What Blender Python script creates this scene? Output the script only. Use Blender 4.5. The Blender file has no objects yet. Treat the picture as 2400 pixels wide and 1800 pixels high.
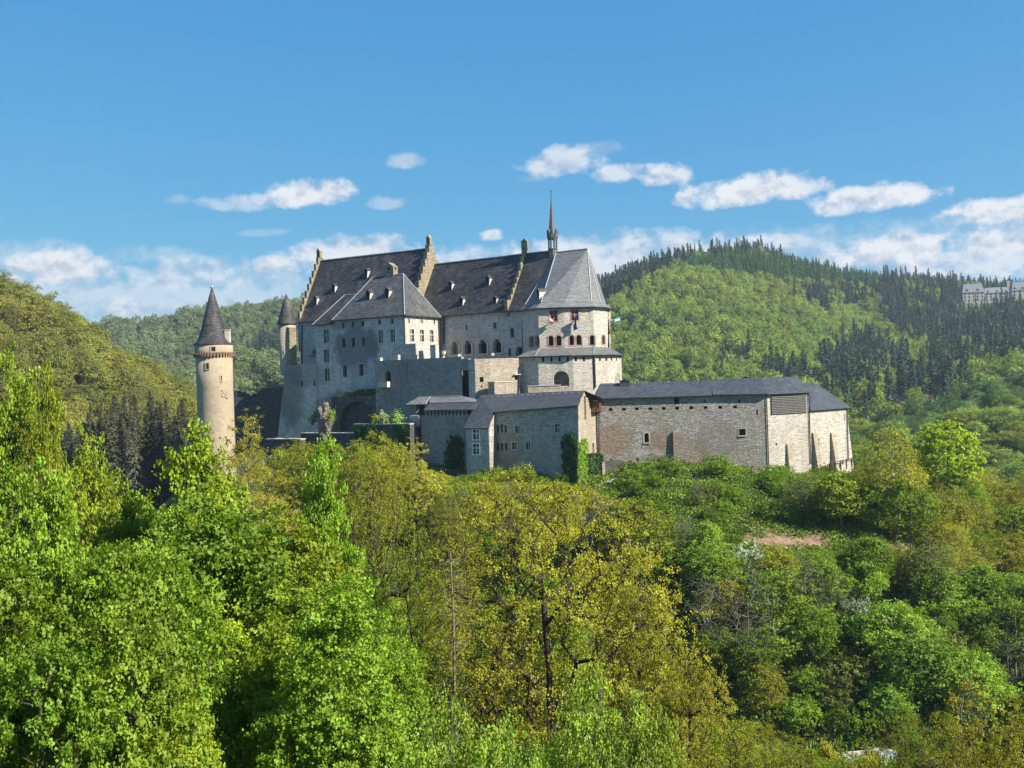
import bpy, math, random
import numpy as np
from mathutils import Vector, Matrix
from mathutils.geometry import tessellate_polygon

# ---------------------------------------------------------------- camera, sky, sun, exposure
SC = bpy.context.scene
COL = SC.collection
FOC = 2400.0 * 35.0 / 36.0            # focal length in photograph pixels (2400 wide)
ROLL = 0.032                           # the photograph is tilted by a little under two degrees
cR, sR = math.cos(ROLL), math.sin(ROLL)
cam_d = bpy.data.cameras.new('camera')
cam_d.lens, cam_d.sensor_width = 35.0, 36.0
cam_d.clip_start, cam_d.clip_end = 0.5, 20000
cam = bpy.data.objects.new('camera', cam_d)
COL.objects.link(cam)
cam.matrix_world = Matrix(((cR, sR, 0, 0), (0, 0, -1, 0), (-sR, cR, 0, 0), (0, 0, 0, 1)))
SC.camera = cam
SC.view_settings.view_transform = 'Standard'
SC.view_settings.look = 'None'
SC.view_settings.exposure = 1.1
SC.view_settings.gamma = 1.0
SC.view_settings.use_curve_mapping = False
SC.cycles.max_bounces = 6
SC.cycles.diffuse_bounces = 3
SC.cycles.transmission_bounces = 3
SC.cycles.transparent_max_bounces = 4
SC.cycles.volume_bounces = 0

SUN_AZ, SUN_EL = math.radians(62), math.radians(37)     # azimuth from -Y towards +X
SUN = Vector((math.sin(SUN_AZ) * math.cos(SUN_EL), -math.cos(SUN_AZ) * math.cos(SUN_EL), math.sin(SUN_EL)))
sl = bpy.data.lights.new('sun', 'SUN')
sl.energy, sl.angle, sl.color = 4.8, math.radians(0.5), (1.0, 0.93, 0.82)
so = bpy.data.objects.new('sun', sl)
COL.objects.link(so)
so.rotation_euler = SUN.to_track_quat('Z', 'Y').to_euler()


def N(nt, kind, **kw):
    n = nt.nodes.new(kind)
    for k, v in kw.items():
        if k.startswith('i_'):
            n.inputs[k[2:].replace('_', ' ')].default_value = v
        else:
            setattr(n, k, v)
    return n


def math_node(nt, op, a, b=None, c=None, clamp=False):
    n = nt.nodes.new('ShaderNodeMath')
    n.operation, n.use_clamp = op, clamp
    for i, v in enumerate((a, b, c)):
        if v is None:
            continue
        if isinstance(v, (int, float)):
            n.inputs[i].default_value = v
        else:
            nt.links.new(v, n.inputs[i])
    return n.outputs[0]


def ray(px, py):
    u, v = (px - 1200) / FOC, (900 - py) / FOC
    return np.array((u * cR + v * sR, 1.0, -u * sR + v * cR))


def at(px, py, depth):
    return ray(px, py) * depth


def project(p):
    a, b = p[0] / p[1], p[2] / p[1]
    return 1200 + FOC * (a * cR - b * sR), 900 - FOC * (a * sR + b * cR)


# fair weather clouds: az, el (from photograph position), half widths, height above / below, weight
CLOUDS = [
    (715, 462, 105, 30, 18, .95), (560, 480, 75, 18, 12, .45), (905, 478, 45, 16, 10, .35), (408, 470, 30, 10, 7, .25),
    (947, 380, 42, 18, 12, .45), (1320, 385, 85, 34, 22, .72), (1405, 352, 60, 18, 12, .22), (1455, 410, 60, 22, 14, .75),
    (1565, 415, 55, 28, 18, .85), (1730, 455, 120, 36, 22, .98), (1860, 440, 70, 34, 20, .85), (2050, 465, 120, 26, 22, .95),
    (2130, 455, 40, 22, 12, .7), (1980, 490, 60, 14, 12, .5), (2345, 500, 100, 30, 16, .95), (2420, 560, 150, 24, 22, .7),
    (2080, 590, 130, 32, 30, .95), (2340, 610, 220, 60, 40, .7), (1150, 554, 25, 13, 11, .8),
    (125, 635, 100, 34, 22, .95), (60, 590, 110, 22, 14, .3), (350, 600, 90, 18, 14, .3), (470, 640, 160, 28, 26, .5),
    (285, 720, 30, 18, 14, .6), (300, 690, 300, 34, 60, .35), (820, 590, 130, 30, 34, .85), (1000, 620, 300, 34, 40, .55),
    (1420, 600, 220, 46, 60, .72), (1740, 575, 120, 16, 20, .7), (650, 620, 60, 16, 16, .5), (620, 546, 50, 7, 6, .2),
    (1250, 418, 40, 8, 6, .2), (1050, 655, 1700, 50, 130, .34),
]
world = bpy.data.worlds.new('World')
SC.world = world
world.use_nodes = True
nt = world.node_tree
nt.nodes.clear()
sky = N(nt, 'ShaderNodeTexSky', sky_type='NISHITA', sun_disc=False, sun_elevation=SUN_EL, altitude=300, air_density=1.0, dust_density=0.3, ozone_density=2.5)
sky.sun_rotation = math.pi - SUN_AZ
tc = N(nt, 'ShaderNodeTexCoord')
sep = N(nt, 'ShaderNodeSeparateXYZ')
nt.links.new(tc.outputs['Generated'], sep.inputs[0])
az = math_node(nt, 'ARCTAN2', sep.outputs[0], sep.outputs[1])
el = math_node(nt, 'ARCSINE', sep.outputs[2])
wn = N(nt, 'ShaderNodeTexNoise', i_Scale=38.0, i_Detail=6.0, i_Roughness=.6)
mp = N(nt, 'ShaderNodeMapping')
mp.inputs['Scale'].default_value = (1, 1, 1.35)
nt.links.new(tc.outputs['Generated'], mp.inputs[0])
nt.links.new(mp.outputs[0], wn.inputs['Vector'])
wv = math_node(nt, 'SUBTRACT', wn.outputs[0], .5)
def vmath(op, a, b):
    n = N(nt, 'ShaderNodeVectorMath', operation=op)
    for i, v in enumerate((a, b)):
        if isinstance(v, tuple):
            n.inputs[i].default_value = v
        else:
            nt.links.new(v, n.inputs[i])
    return n.outputs['Value'] if op == 'DOT_PRODUCT' else n.outputs[0]


el = math_node(nt, 'SUBTRACT', el, math_node(nt, 'MULTIPLY', az, ROLL))
cmb = N(nt, 'ShaderNodeCombineXYZ')
for sock, i in ((az, 0), (el, 1), (el, 2)):
    nt.links.new(sock, cmb.inputs[i])
edge_w = math_node(nt, 'MULTIPLY_ADD', wv, 3.8, 1.3)
clear = None
for (cx, cy, hw, up, dn, wgt) in CLOUDS:
    d = ray(cx, cy)
    d = d / np.linalg.norm(d)
    a0 = math.atan2(d[0], d[1])
    e0 = math.asin(d[2]) - ROLL * a0
    v = vmath('SUBTRACT', cmb.outputs[0], (a0, e0, e0))
    v = vmath('MULTIPLY', v, (FOC / (hw * 1.25), FOC / (up * 1.35), -FOC / (dn * 1.35)))
    v = vmath('MAXIMUM', v, (-99.0, 0.0, 0.0))
    r2 = vmath('DOT_PRODUCT', v, v)
    f = math_node(nt, 'MULTIPLY_ADD', r2, -1.25, edge_w, clamp=True)
    f = math_node(nt, 'MULTIPLY_ADD', f, -wgt, 1.0)
    clear = f if clear is None else math_node(nt, 'MULTIPLY', clear, f)
dens = math_node(nt, 'SUBTRACT', 1.0, clear)
world.cycles.sampling_method = 'MANUAL'
world.cycles.sample_map_resolution = 256
sky_sep = N(nt, 'ShaderNodeSeparateColor')
nt.links.new(sky.outputs[0], sky_sep.inputs[0])
sky_rgb = N(nt, 'ShaderNodeCombineColor')
for k, (g_, f_) in enumerate(((.9, .20), (.47, .308), (.17, .375))):      # deep even blue of a clear spring day
    ch = math_node(nt, 'MULTIPLY', math_node(nt, 'POWER', math_node(nt, 'MULTIPLY', sky_sep.outputs[k], .1), g_), f_ * 10)
    nt.links.new(ch, sky_rgb.inputs[k])
bg1 = N(nt, 'ShaderNodeBackground', i_Strength=0.1)
nt.links.new(sky_rgb.outputs[0], bg1.inputs[0])
mp2 = N(nt, 'ShaderNodeMapping')
mp2.inputs['Location'].default_value = (.004, 0, .011)
nt.links.new(mp.outputs[0], mp2.inputs[0])
wn3 = N(nt, 'ShaderNodeTexNoise', i_Scale=38.0, i_Detail=6.0, i_Roughness=.6)
nt.links.new(mp2.outputs[0], wn3.inputs['Vector'])
lit = math_node(nt, 'MULTIPLY_ADD', math_node(nt, 'SUBTRACT', wn.outputs[0], wn3.outputs[0]), 3.2, .55, clamp=True)  # sunlit and shaded sides of the clouds, put into their colour
cr = N(nt, 'ShaderNodeValToRGB')
cr.color_ramp.elements[0].position, cr.color_ramp.elements[0].color = .1, (.60, .67, .79, 1)
cr.color_ramp.elements[1].position, cr.color_ramp.elements[1].color = .75, (.93, .95, .98, 1)
nt.links.new(lit, cr.inputs[0])
bg2 = N(nt, 'ShaderNodeBackground', i_Strength=0.44)
nt.links.new(cr.outputs[0], bg2.inputs[0])
mx = N(nt, 'ShaderNodeMixShader')
nt.links.new(dens, mx.inputs[0])
nt.links.new(bg1.outputs[0], mx.inputs[1])
nt.links.new(bg2.outputs[0], mx.inputs[2])
wo = N(nt, 'ShaderNodeOutputWorld')
nt.links.new(mx.outputs[0], wo.inputs[0])

# ---------------------------------------------------------------- measuring frames of the photograph (enlarged crops to photograph pixels)
def crop(x0, y0, k):
    return lambda x, y: (x0 + x * k, y0 + y * k)


z1 = crop(400, 640, 400 / 1508)
z2 = crop(640, 540, 440 / 1587)
z3 = crop(960, 420, 520 / 1659)
z4 = crop(900, 820, 540 / 2212)
z5 = crop(1360, 840, 680 / 2212)
z6 = crop(1380, 520, 1020 / 2212)
zd = crop(0, 0, 2400 / 2212)


# ---------------------------------------------------------------- materials
def new_mat(name):
    m = bpy.data.materials.new(name)
    m.use_nodes = True
    m.node_tree.nodes.clear()
    return m, m.node_tree


def finish(nt, shader):
    o = nt.nodes.new('ShaderNodeOutputMaterial')
    nt.links.new(shader, o.inputs['Surface'])


def ramp(nt, fac, stops):
    r = nt.nodes.new('ShaderNodeValToRGB')
    e = r.color_ramp.elements
    while len(e) < len(stops):
        e.new(.5)
    for el_, (p, c) in zip(e, stops):
        el_.position = p
        el_.color = tuple(c) + (1,)
    nt.links.new(fac, r.inputs[0])
    return r.outputs[0]


def mix(nt, fac, a, b, mode='MIX'):
    m = nt.nodes.new('ShaderNodeMix')
    m.data_type, m.blend_type = 'RGBA', mode
    for sock, v in ((m.inputs[0], fac), (m.inputs[6], a), (m.inputs[7], b)):
        if isinstance(v, (int, float)):
            sock.default_value = v
        elif isinstance(v, tuple):
            sock.default_value = v + (1,)
        else:
            nt.links.new(v, sock)
    return m.outputs[2]


def pos_scaled(nt, sc, rot=None):
    g = nt.nodes.new('ShaderNodeNewGeometry')
    m = nt.nodes.new('ShaderNodeMapping')
    m.inputs['Scale'].default_value = sc
    nt.links.new(g.outputs['Position'], m.inputs[0])
    return m.outputs[0]


def noise(nt, vec, scale, detail=3.0, rough=.55):
    n = N(nt, 'ShaderNodeTexNoise', i_Scale=scale, i_Detail=detail, i_Roughness=rough)
    nt.links.new(vec, n.inputs['Vector'])
    return n.outputs[0]


def stone(name, c_dark, c_mid, c_light, course=3.2, bump=.5, stain=(.25, .24, .23), stain_amt=.5, patches=(), drip=.4):
    """rubble masonry: flat irregular stones in rough courses, mortar, weathering, patches of other masonry."""
    m, nt = new_mat(name)
    v = pos_scaled(nt, (2.1, 2.1, course * 2.3))
    warp = noise(nt, pos_scaled(nt, (1, 1, 1)), .9, 2)
    vadd = nt.nodes.new('ShaderNodeVectorMath')
    vadd.operation = 'MULTIPLY_ADD'
    nt.links.new(warp, vadd.inputs[0])
    vadd.inputs[1].default_value = (.8, .8, 2.2)
    nt.links.new(v, vadd.inputs[2])
    vor = N(nt, 'ShaderNodeTexVoronoi', i_Scale=1.0)
    nt.links.new(vadd.outputs[0], vor.inputs['Vector'])
    edge = N(nt, 'ShaderNodeTexVoronoi', feature='DISTANCE_TO_EDGE', i_Scale=1.0)
    nt.links.new(vadd.outputs[0], edge.inputs['Vector'])
    sepc = nt.nodes.new('ShaderNodeSeparateColor')
    nt.links.new(vor.outputs['Color'], sepc.inputs[0])
    fine = noise(nt, pos_scaled(nt, (1, 1, 4.5)), 1.3, 5, .72)
    cellv = math_node(nt, 'ADD', math_node(nt, 'MULTIPLY', sepc.outputs[0], .55), math_node(nt, 'MULTIPLY', fine, .5))
    col = ramp(nt, cellv, [(.18, c_dark), (.5, c_mid), (.82, c_light)])
    streak = noise(nt, pos_scaled(nt, (.55, .55, 2.6)), 1.0, 5, .7)
    col = mix(nt, ramp(nt, streak, [(.34, (.5, .5, .5)), (.5, (0, 0, 0))]), col, mix(nt, .75, col, c_dark))
    col = mix(nt, ramp(nt, streak, [(.56, (0, 0, 0)), (.74, (.4, .4, .4))]), col, c_light)
    big = noise(nt, pos_scaled(nt, (1, 1, .55)), .16, 5, .62)
    sm = ramp(nt, big, [(.45, (0, 0, 0)), (.68, (1, 1, 1))])
    col = mix(nt, math_node(nt, 'MULTIPLY', sm, stain_amt), col, mix(nt, .75, col, stain))
    dr = noise(nt, pos_scaled(nt, (1.1, 1.1, .09)), 1.0, 3, .6)
    drm = ramp(nt, dr, [(.52, (0, 0, 0)), (.74, (1, 1, 1))])
    col = mix(nt, math_node(nt, 'MULTIPLY', drm, drip), col, mix(nt, .7, col, stain))
    g = nt.nodes.new('ShaderNodeNewGeometry')
    for (cen, rad, pc, amt) in patches:
        sub = N(nt, 'ShaderNodeVectorMath', operation='SUBTRACT')
        nt.links.new(g.outputs['Position'], sub.inputs[0])
        sub.inputs[1].default_value = cen
        dv = N(nt, 'ShaderNodeVectorMath', operation='DIVIDE')
        nt.links.new(sub.outputs[0], dv.inputs[0])
        dv.inputs[1].default_value = rad
        ln = N(nt, 'ShaderNodeVectorMath', operation='LENGTH')
        nt.links.new(dv.outputs[0], ln.inputs[0])
        w = noise(nt, pos_scaled(nt, (1, 1, 1)), .55, 5, .65)
        q = math_node(nt, 'SUBTRACT', 1.45, math_node(nt, 'ADD', ln.outputs['Value'], w))
        q = math_node(nt, 'MULTIPLY', q, 3.5, clamp=True)
        col = mix(nt, math_node(nt, 'MULTIPLY', q, amt), col, mix(nt, .8, col, pc))
    mort = math_node(nt, 'MULTIPLY', edge.outputs['Distance'], 7.0, clamp=True)
    col = mix(nt, mort, mix(nt, .3, col, c_dark), col)
    h = math_node(nt, 'ADD', math_node(nt, 'MULTIPLY', mort, .5), math_node(nt, 'ADD', math_node(nt, 'MULTIPLY', sepc.outputs[1], .6), fine))
    b = N(nt, 'ShaderNodeBump', i_Strength=bump, i_Distance=.22)
    nt.links.new(h, b.inputs['Height'])
    p = N(nt, 'ShaderNodeBsdfPrincipled', i_Roughness=.92)
    p.inputs['Specular IOR Level'].default_value = .15
    nt.links.new(col, p.inputs['Base Color'])
    nt.links.new(b.outputs[0], p.inputs['Normal'])
    finish(nt, p.outputs[0])
    return m


def slate(name, c0, c1, c2, rough=.5, scale=1.0, lichen=.25, bump=.25):
    m, nt = new_mat(name)
    v = pos_scaled(nt, (2.6 * scale, 2.6 * scale, 6.5 * scale))
    vor = N(nt, 'ShaderNodeTexVoronoi', i_Scale=1.0)
    nt.links.new(v, vor.inputs['Vector'])
    sepc = nt.nodes.new('ShaderNodeSeparateColor')
    nt.links.new(vor.outputs['Color'], sepc.inputs[0])
    fine = noise(nt, pos_scaled(nt, (1, 1, 4)), 1.7, 4, .65)
    val = math_node(nt, 'ADD', math_node(nt, 'MULTIPLY', sepc.outputs[0], .45), math_node(nt, 'MULTIPLY', fine, .55))
    col = ramp(nt, val, [(.2, c0), (.5, c1), (.8, c2)])
    big = noise(nt, pos_scaled(nt, (1, 1, .7)), .35, 5, .65)
    lm = ramp(nt, big, [(.5, (0, 0, 0)), (.72, (1, 1, 1))])
    col = mix(nt, math_node(nt, 'MULTIPLY', lm, lichen), col, (.2, .19, .165))
    g = nt.nodes.new('ShaderNodeNewGeometry')
    sp = nt.nodes.new('ShaderNodeSeparateXYZ')
    nt.links.new(g.outputs['Position'], sp.inputs[0])
    fr = math_node(nt, 'FRACT', math_node(nt, 'MULTIPLY', math_node(nt, 'ADD', sp.outputs[2], math_node(nt, 'MULTIPLY', fine, .12)), 2.4 * scale))
    col = mix(nt, math_node(nt, 'MULTIPLY', math_node(nt, 'LESS_THAN', fr, .22), .25), col, c0)
    b = N(nt, 'ShaderNodeBump', i_Strength=bump, i_Distance=.1)
    nt.links.new(math_node(nt, 'ADD', math_node(nt, 'MULTIPLY', fr, -.6), val), b.inputs['Height'])
    p = N(nt, 'ShaderNodeBsdfPrincipled', i_Roughness=rough)
    p.inputs['Specular IOR Level'].default_value = .22
    nt.links.new(col, p.inputs['Base Color'])
    nt.links.new(b.outputs[0], p.inputs['Normal'])
    finish(nt, p.outputs[0])
    return m


def plain(name, c, rough=.8, var=.25, scale=1.5, bump=0.0, spec=.3, metallic=0.0):
    m, nt = new_mat(name)
    n1 = noise(nt, pos_scaled(nt, (1, 1, .6)), scale, 5, .65)
    lo, hi = tuple(x * (1 - var) for x in c), tuple(min(1, x * (1 + var)) for x in c)
    col = ramp(nt, n1, [(.3, lo), (.7, hi)])
    p = N(nt, 'ShaderNodeBsdfPrincipled', i_Roughness=rough, i_Metallic=metallic)
    p.inputs['Specular IOR Level'].default_value = spec
    nt.links.new(col, p.inputs['Base Color'])
    if bump:
        b = N(nt, 'ShaderNodeBump', i_Strength=bump, i_Distance=.1)
        nt.links.new(noise(nt, pos_scaled(nt, (1, 1, 1)), scale * 4, 4, .6), b.inputs['Height'])
        nt.links.new(b.outputs[0], p.inputs['Normal'])
    finish(nt, p.outputs[0])
    return m


# ---------------------------------------------------------------- mesh helpers
class MB:
    def __init__(s):
        s.v, s.f = [], []

    def poly(s, pts):
        i = len(s.v)
        s.v += [tuple(float(c) for c in p) for p in pts]
        s.f.append(tuple(range(i, i + len(pts))))

    def hexa(s, p):          # 8 corners: bottom loop 0-3, top loop 4-7
        i = len(s.v)
        s.v += [tuple(float(c) for c in q) for q in p]
        for f in ((3, 2, 1, 0), (4, 5, 6, 7), (0, 1, 5, 4), (1, 2, 6, 5), (2, 3, 7, 6), (3, 0, 4, 7)):
            s.f.append(tuple(i + k for k in f))

    def box(s, c, h, ax=None):
        c = np.array(c, float)
        X, Y, Z = (np.eye(3) if ax is None else [np.array(a, float) for a in ax])
        q = [c + X * h[0] * a + Y * h[1] * b + Z * h[2] * d for d in (-1, 1) for a, b in ((-1, -1), (1, -1), (1, 1), (-1, 1))]
        s.hexa(q)

    def prism(s, pts, vec):  # closed prism from a planar polygon moved along vec
        pts = [np.array(p, float) for p in pts]
        vec = np.array(vec, float)
        n = len(pts)
        s.poly(pts)
        s.poly([p + vec for p in reversed(pts)])
        for i in range(n):
            a, b = pts[i], pts[(i + 1) % n]
            s.poly([a, a + vec, b + vec, b])

    def tube(s, a, b, ra, rb=None, n=8, cap=True):
        a, b = np.array(a, float), np.array(b, float)
        rb = ra if rb is None else rb
        d = b - a
        d = d / (np.linalg.norm(d) + 1e-9)
        x = np.cross(d, (0, 0, 1) if abs(d[2]) < .9 else (1, 0, 0))
        x /= np.linalg.norm(x)
        y = np.cross(d, x)
        A = [a + ra * (x * math.cos(t) + y * math.sin(t)) for t in np.linspace(0, 2 * math.pi, n, endpoint=False)]
        B = [b + rb * (x * math.cos(t) + y * math.sin(t)) for t in np.linspace(0, 2 * math.pi, n, endpoint=False)]
        i = len(s.v)
        s.v += [tuple(p) for p in A + B]
        for k in range(n):
            s.f.append((i + k, i + (k + 1) % n, i + n + (k + 1) % n, i + n + k))
        if cap:
            s.f.append(tuple(i + n + k for k in range(n)))
            s.f.append(tuple(i + k for k in reversed(range(n))))

    def lathe(s, c, prof, n=40, cap=True):   # profile of (radius, z) about a vertical axis at c=(x,y)
        i = len(s.v)
        for r, z in prof:
            for t in np.linspace(0, 2 * math.pi, n, endpoint=False):
                s.v.append((c[0] + r * math.cos(t), c[1] + r * math.sin(t), z))
        for k in range(len(prof) - 1):
            for j in range(n):
                a = i + k * n
                s.f.append((a + j, a + (j + 1) % n, a + n + (j + 1) % n, a + n + j))
        if cap:
            s.f.append(tuple(i + (len(prof) - 1) * n + j for j in range(n)))


def link(name, me, mat, parent=None, smooth=False):
    o = bpy.data.objects.new(name, me)
    COL.objects.link(o)
    if mat is not None:
        me.materials.append(mat)
    if parent is not None:
        o.parent = parent
    return o


def put(name, mb, mat, parent=None, smooth=False):
    """MB holds world coordinates; the mesh is stored relative to the world position of its thing."""
    off = np.zeros(3)
    q = parent
    while q is not None:
        off += np.array(q.location)
        q = q.parent
    me = bpy.data.meshes.new(name)
    me.from_pydata([tuple(np.array(v) - off) for v in mb.v], [], mb.f)
    if smooth:
        me.polygons.foreach_set('use_smooth', [True] * len(me.polygons))
    me.update()
    return link(name, me, mat, parent)


def tag(o, label=None, cat=None, group=None, kind=None):
    if label: o['label'] = label
    if cat: o['category'] = cat
    if group: o['group'] = group
    if kind: o['kind'] = kind
    return o


def thing(name, loc, label, cat, group=None):
    o = bpy.data.objects.new(name, None)
    o.empty_display_size = .5
    COL.objects.link(o)
    o.location = tuple(float(c) for c in loc)
    return tag(o, label, cat, group)


class Wall:
    """a vertical plane through two plan points given as (photo x, depth) or as xy arrays; s runs left to right."""
    def __init__(s, a, b, raw=False):
        if not raw:
            a = np.array(((a[0] - 1200) / FOC * a[1], a[1]))
            b = np.array(((b[0] - 1200) / FOC * b[1], b[1]))
        s.a, s.b = np.array(a, float), np.array(b, float)
        s.d = (s.b - s.a) / np.linalg.norm(s.b - s.a)
        s.n = np.array((s.d[1], -s.d[0]))            # right-hand side of the direction: towards the camera for left-to-right walls
        s.L = float(np.linalg.norm(s.b - s.a))

    def back(s, k):
        return Wall(s.a - s.n * k, s.b - s.n * k, raw=True)

    def pt(s, p):
        d = ray(*p)
        t = (s.a @ s.n) / (d[:2] @ s.n)
        P = d * t
        return float((P[:2] - s.a) @ s.d), float(P[2])

    def xyz(s, sz, off=0.0):
        q = s.a + s.d * sz[0] + s.n * off
        return np.array((q[0], q[1], sz[1]))

    def at(s, p, off=0.0):
        return s.xyz(s.pt(p), off)

    def box(s, mb, s0, s1, z0, z1, o0, o1):
        mb.hexa([s.xyz((a, z), o) for z in (z0, z1) for a, o in ((s0, o0), (s1, o0), (s1, o1), (s0, o1))])


def rect_poly(s0, s1, z0, z1):
    return [(s0, z0), (s1, z0), (s1, z1), (s0, z1)]


def arch_poly(s0, s1, z0, z1, pointed=False):
    c, r = (s0 + s1) / 2, (s1 - s0) / 2
    spring = z1 - r * (1.25 if pointed else 1.0)
    pts = [(s0, z0), (s1, z0)]
    for k in range(9):
        t = math.pi * k / 8
        yy = math.sin(t)
        pts.append((c + r * math.cos(t), spring + (z1 - spring) * (yy ** .9 if pointed else yy)))
    return pts


def trefoil_poly(s0, s1, z0, z1):
    c, r, h = (s0 + s1) / 2, (s1 - s0) / 2, z1 - z0
    spring = z0 + h * .55
    pts = [(s0, z0), (s1, z0), (s1, spring)]
    pts += [(c + r * .95, spring + h * .12), (c + r * .62, spring + h * .2), (c + r * .6, spring + h * .27), (c + r * .36, spring + h * .4), (c, z1),
            (c - r * .36, spring + h * .4), (c - r * .6, spring + h * .27), (c - r * .62, spring + h * .2), (c - r * .95, spring + h * .12)]
    pts.append((s0, spring))
    return pts


def grow(poly, k):
    c = np.mean(np.array(poly), axis=0)
    lo, hi = np.min(np.array(poly), axis=0), np.max(np.array(poly), axis=0)
    hw, hh = (hi - lo) / 2
    mid = (hi + lo) / 2
    return [tuple(mid + (np.array(p) - mid) * np.array(((hw + k) / hw, (hh + k) / hh))) for p in poly]


def hole_of(w, spec, zf):
    """spec: (cx, cy, width, height, style) in crop pixels -> outline in wall coordinates."""
    cx, cy, ww, hh, st = spec[:5]
    s0, s1 = w.pt(zf(cx - ww / 2, cy))[0], w.pt(zf(cx + ww / 2, cy))[0]
    zb, zt = w.pt(zf(cx, cy + hh / 2))[1], w.pt(zf(cx, cy - hh / 2))[1]
    if 'arch' in st:
        return arch_poly(s0, s1, zb, zt)
    if 'trefoil' in st:
        return trefoil_poly(s0, s1, zb, zt)
    return rect_poly(s0, s1, zb, zt)


def wall_face(mb, w, outline, holes=(), depth=.45):
    loops = [[Vector((p[0], p[1], 0)) for p in outline]] + [[Vector((p[0], p[1], 0)) for p in h] for h in holes]
    flat = [p for lp in loops for p in lp]
    i = len(mb.v)
    mb.v += [tuple(w.xyz((p.x, p.y))) for p in flat]
    for t in tessellate_polygon(loops):
        mb.f.append(tuple(i + k for k in t))
    for h in holes:
        n = len(h)
        for k in range(n):
            a, b = h[k], h[(k + 1) % n]
            mb.poly([w.xyz(a), w.xyz(b), w.xyz(b, -depth), w.xyz(a, -depth)])


def ring(mb, w, inner, outer, o0, o1):
    n = len(inner)
    for k in range(n):
        a, b, c, d = inner[k], inner[(k + 1) % n], outer[(k + 1) % n], outer[k]
        mb.hexa([w.xyz(a, o0), w.xyz(b, o0), w.xyz(c, o0), w.xyz(d, o0), w.xyz(a, o1), w.xyz(b, o1), w.xyz(c, o1), w.xyz(d, o1)])


def fit_window(root, w, h, style, depth, M_, name='window'):
    """the joinery of one opening: surround and bars are the window, the dark glass behind is its pane."""
    P = np.array(h)
    s0, z0 = P.min(axis=0)
    s1, z1 = P.max(axis=0)
    mb = MB()
    any_ = False
    if 'frame' in style:
        ring(mb, w, h, grow(h, .17 if 'thin' not in style else .1), -.12, .05)
        any_ = True
    if 'sill' in style:
        w.box(mb, s0 - .15, s1 + .15, z0 - .14, z0 - .01, -.2, .14)
        any_ = True
    if 'cross' in style or 'two' in style:
        t = .06
        cs = (s0 + s1) / 2
        w.box(mb, cs - t, cs + t, z0 + .01, z1 - .01, -depth + .06, -.1)
        if 'cross' in style:
            zt = z0 + (z1 - z0) * .58
            w.box(mb, s0 + .01, cs - t - .003, zt - t, zt + t, -depth + .06, -.1)
            w.box(mb, cs + t + .003, s1 - .01, zt - t, zt + t, -depth + .06, -.1)
        for q in (.33, .67) if 'bars' in style else ():
            for a, b in ((s0 + .01, cs - t - .003), (cs + t + .003, s1 - .01)):
                zz = z0 + (z1 - z0) * q
                w.box(mb, a, b, zz - .025, zz + .025, -depth + .05, -depth + .12)
        any_ = True
    pm = MB()
    pm.poly([w.xyz(p, -depth + .02) for p in grow(h, .02)])
    if any_:
        wo_ = put(name, mb, M_[0], root)
        put('pane', pm, M_[1], wo_)
        return wo_
    return put(name, pm, M_[1], root)


def slab(mb, pts, t=.22):
    """a roof plane with thickness, from 3 or more points"""
    p = [np.array(q, float) for q in pts]
    n = np.cross(p[1] - p[0], p[2] - p[0])
    n /= np.linalg.norm(n)
    if n[2] < 0:
        n = -n
    mb.prism(p, -n * t)


def gutter(root, pts, mat, r=.13):
    mb = MB()
    for a, b in zip(pts[:-1], pts[1:]):
        mb.tube(a, b, r, n=6)
    return put('gutter', mb, mat, root)


def pipe(root, a, b, mat, r=.09):
    mb = MB()
    mb.tube(a, b, r, n=6)
    return put('downpipe', mb, mat, root)


# ---------------------------------------------------------------- terrain
def pchip(x, y, xq):
    """monotone cubic through (x, y[..., k]); y may carry leading axes."""
    x = np.asarray(x, float)
    y = np.asarray(y, float)
    h = np.diff(x)
    d = np.diff(y, axis=-1) / h
    m = np.zeros_like(y)
    a, b = d[..., :-1], d[..., 1:]
    w1, w2 = 2 * h[1:] + h[:-1], h[1:] + 2 * h[:-1]
    ok = (a * b) > 0
    with np.errstate(divide='ignore', invalid='ignore'):
        hm = (w1 + w2) / (w1 / a + w2 / b)
    m[..., 1:-1] = np.where(ok, hm, 0)
    m[..., 0], m[..., -1] = d[..., 0], d[..., -1]
    xq = np.clip(xq, x[0], x[-1])
    i = np.clip(np.searchsorted(x, xq, side='right') - 1, 0, len(x) - 2)
    t = (xq - x[i]) / h[i]
    t2, t3 = t * t, t * t * t
    return (2 * t3 - 3 * t2 + 1) * y[..., i] + (t3 - 2 * t2 + t) * h[i] * m[..., i] + (-2 * t3 + 3 * t2) * y[..., i + 1] + (t3 - t2) * h[i] * m[..., i + 1]


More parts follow.
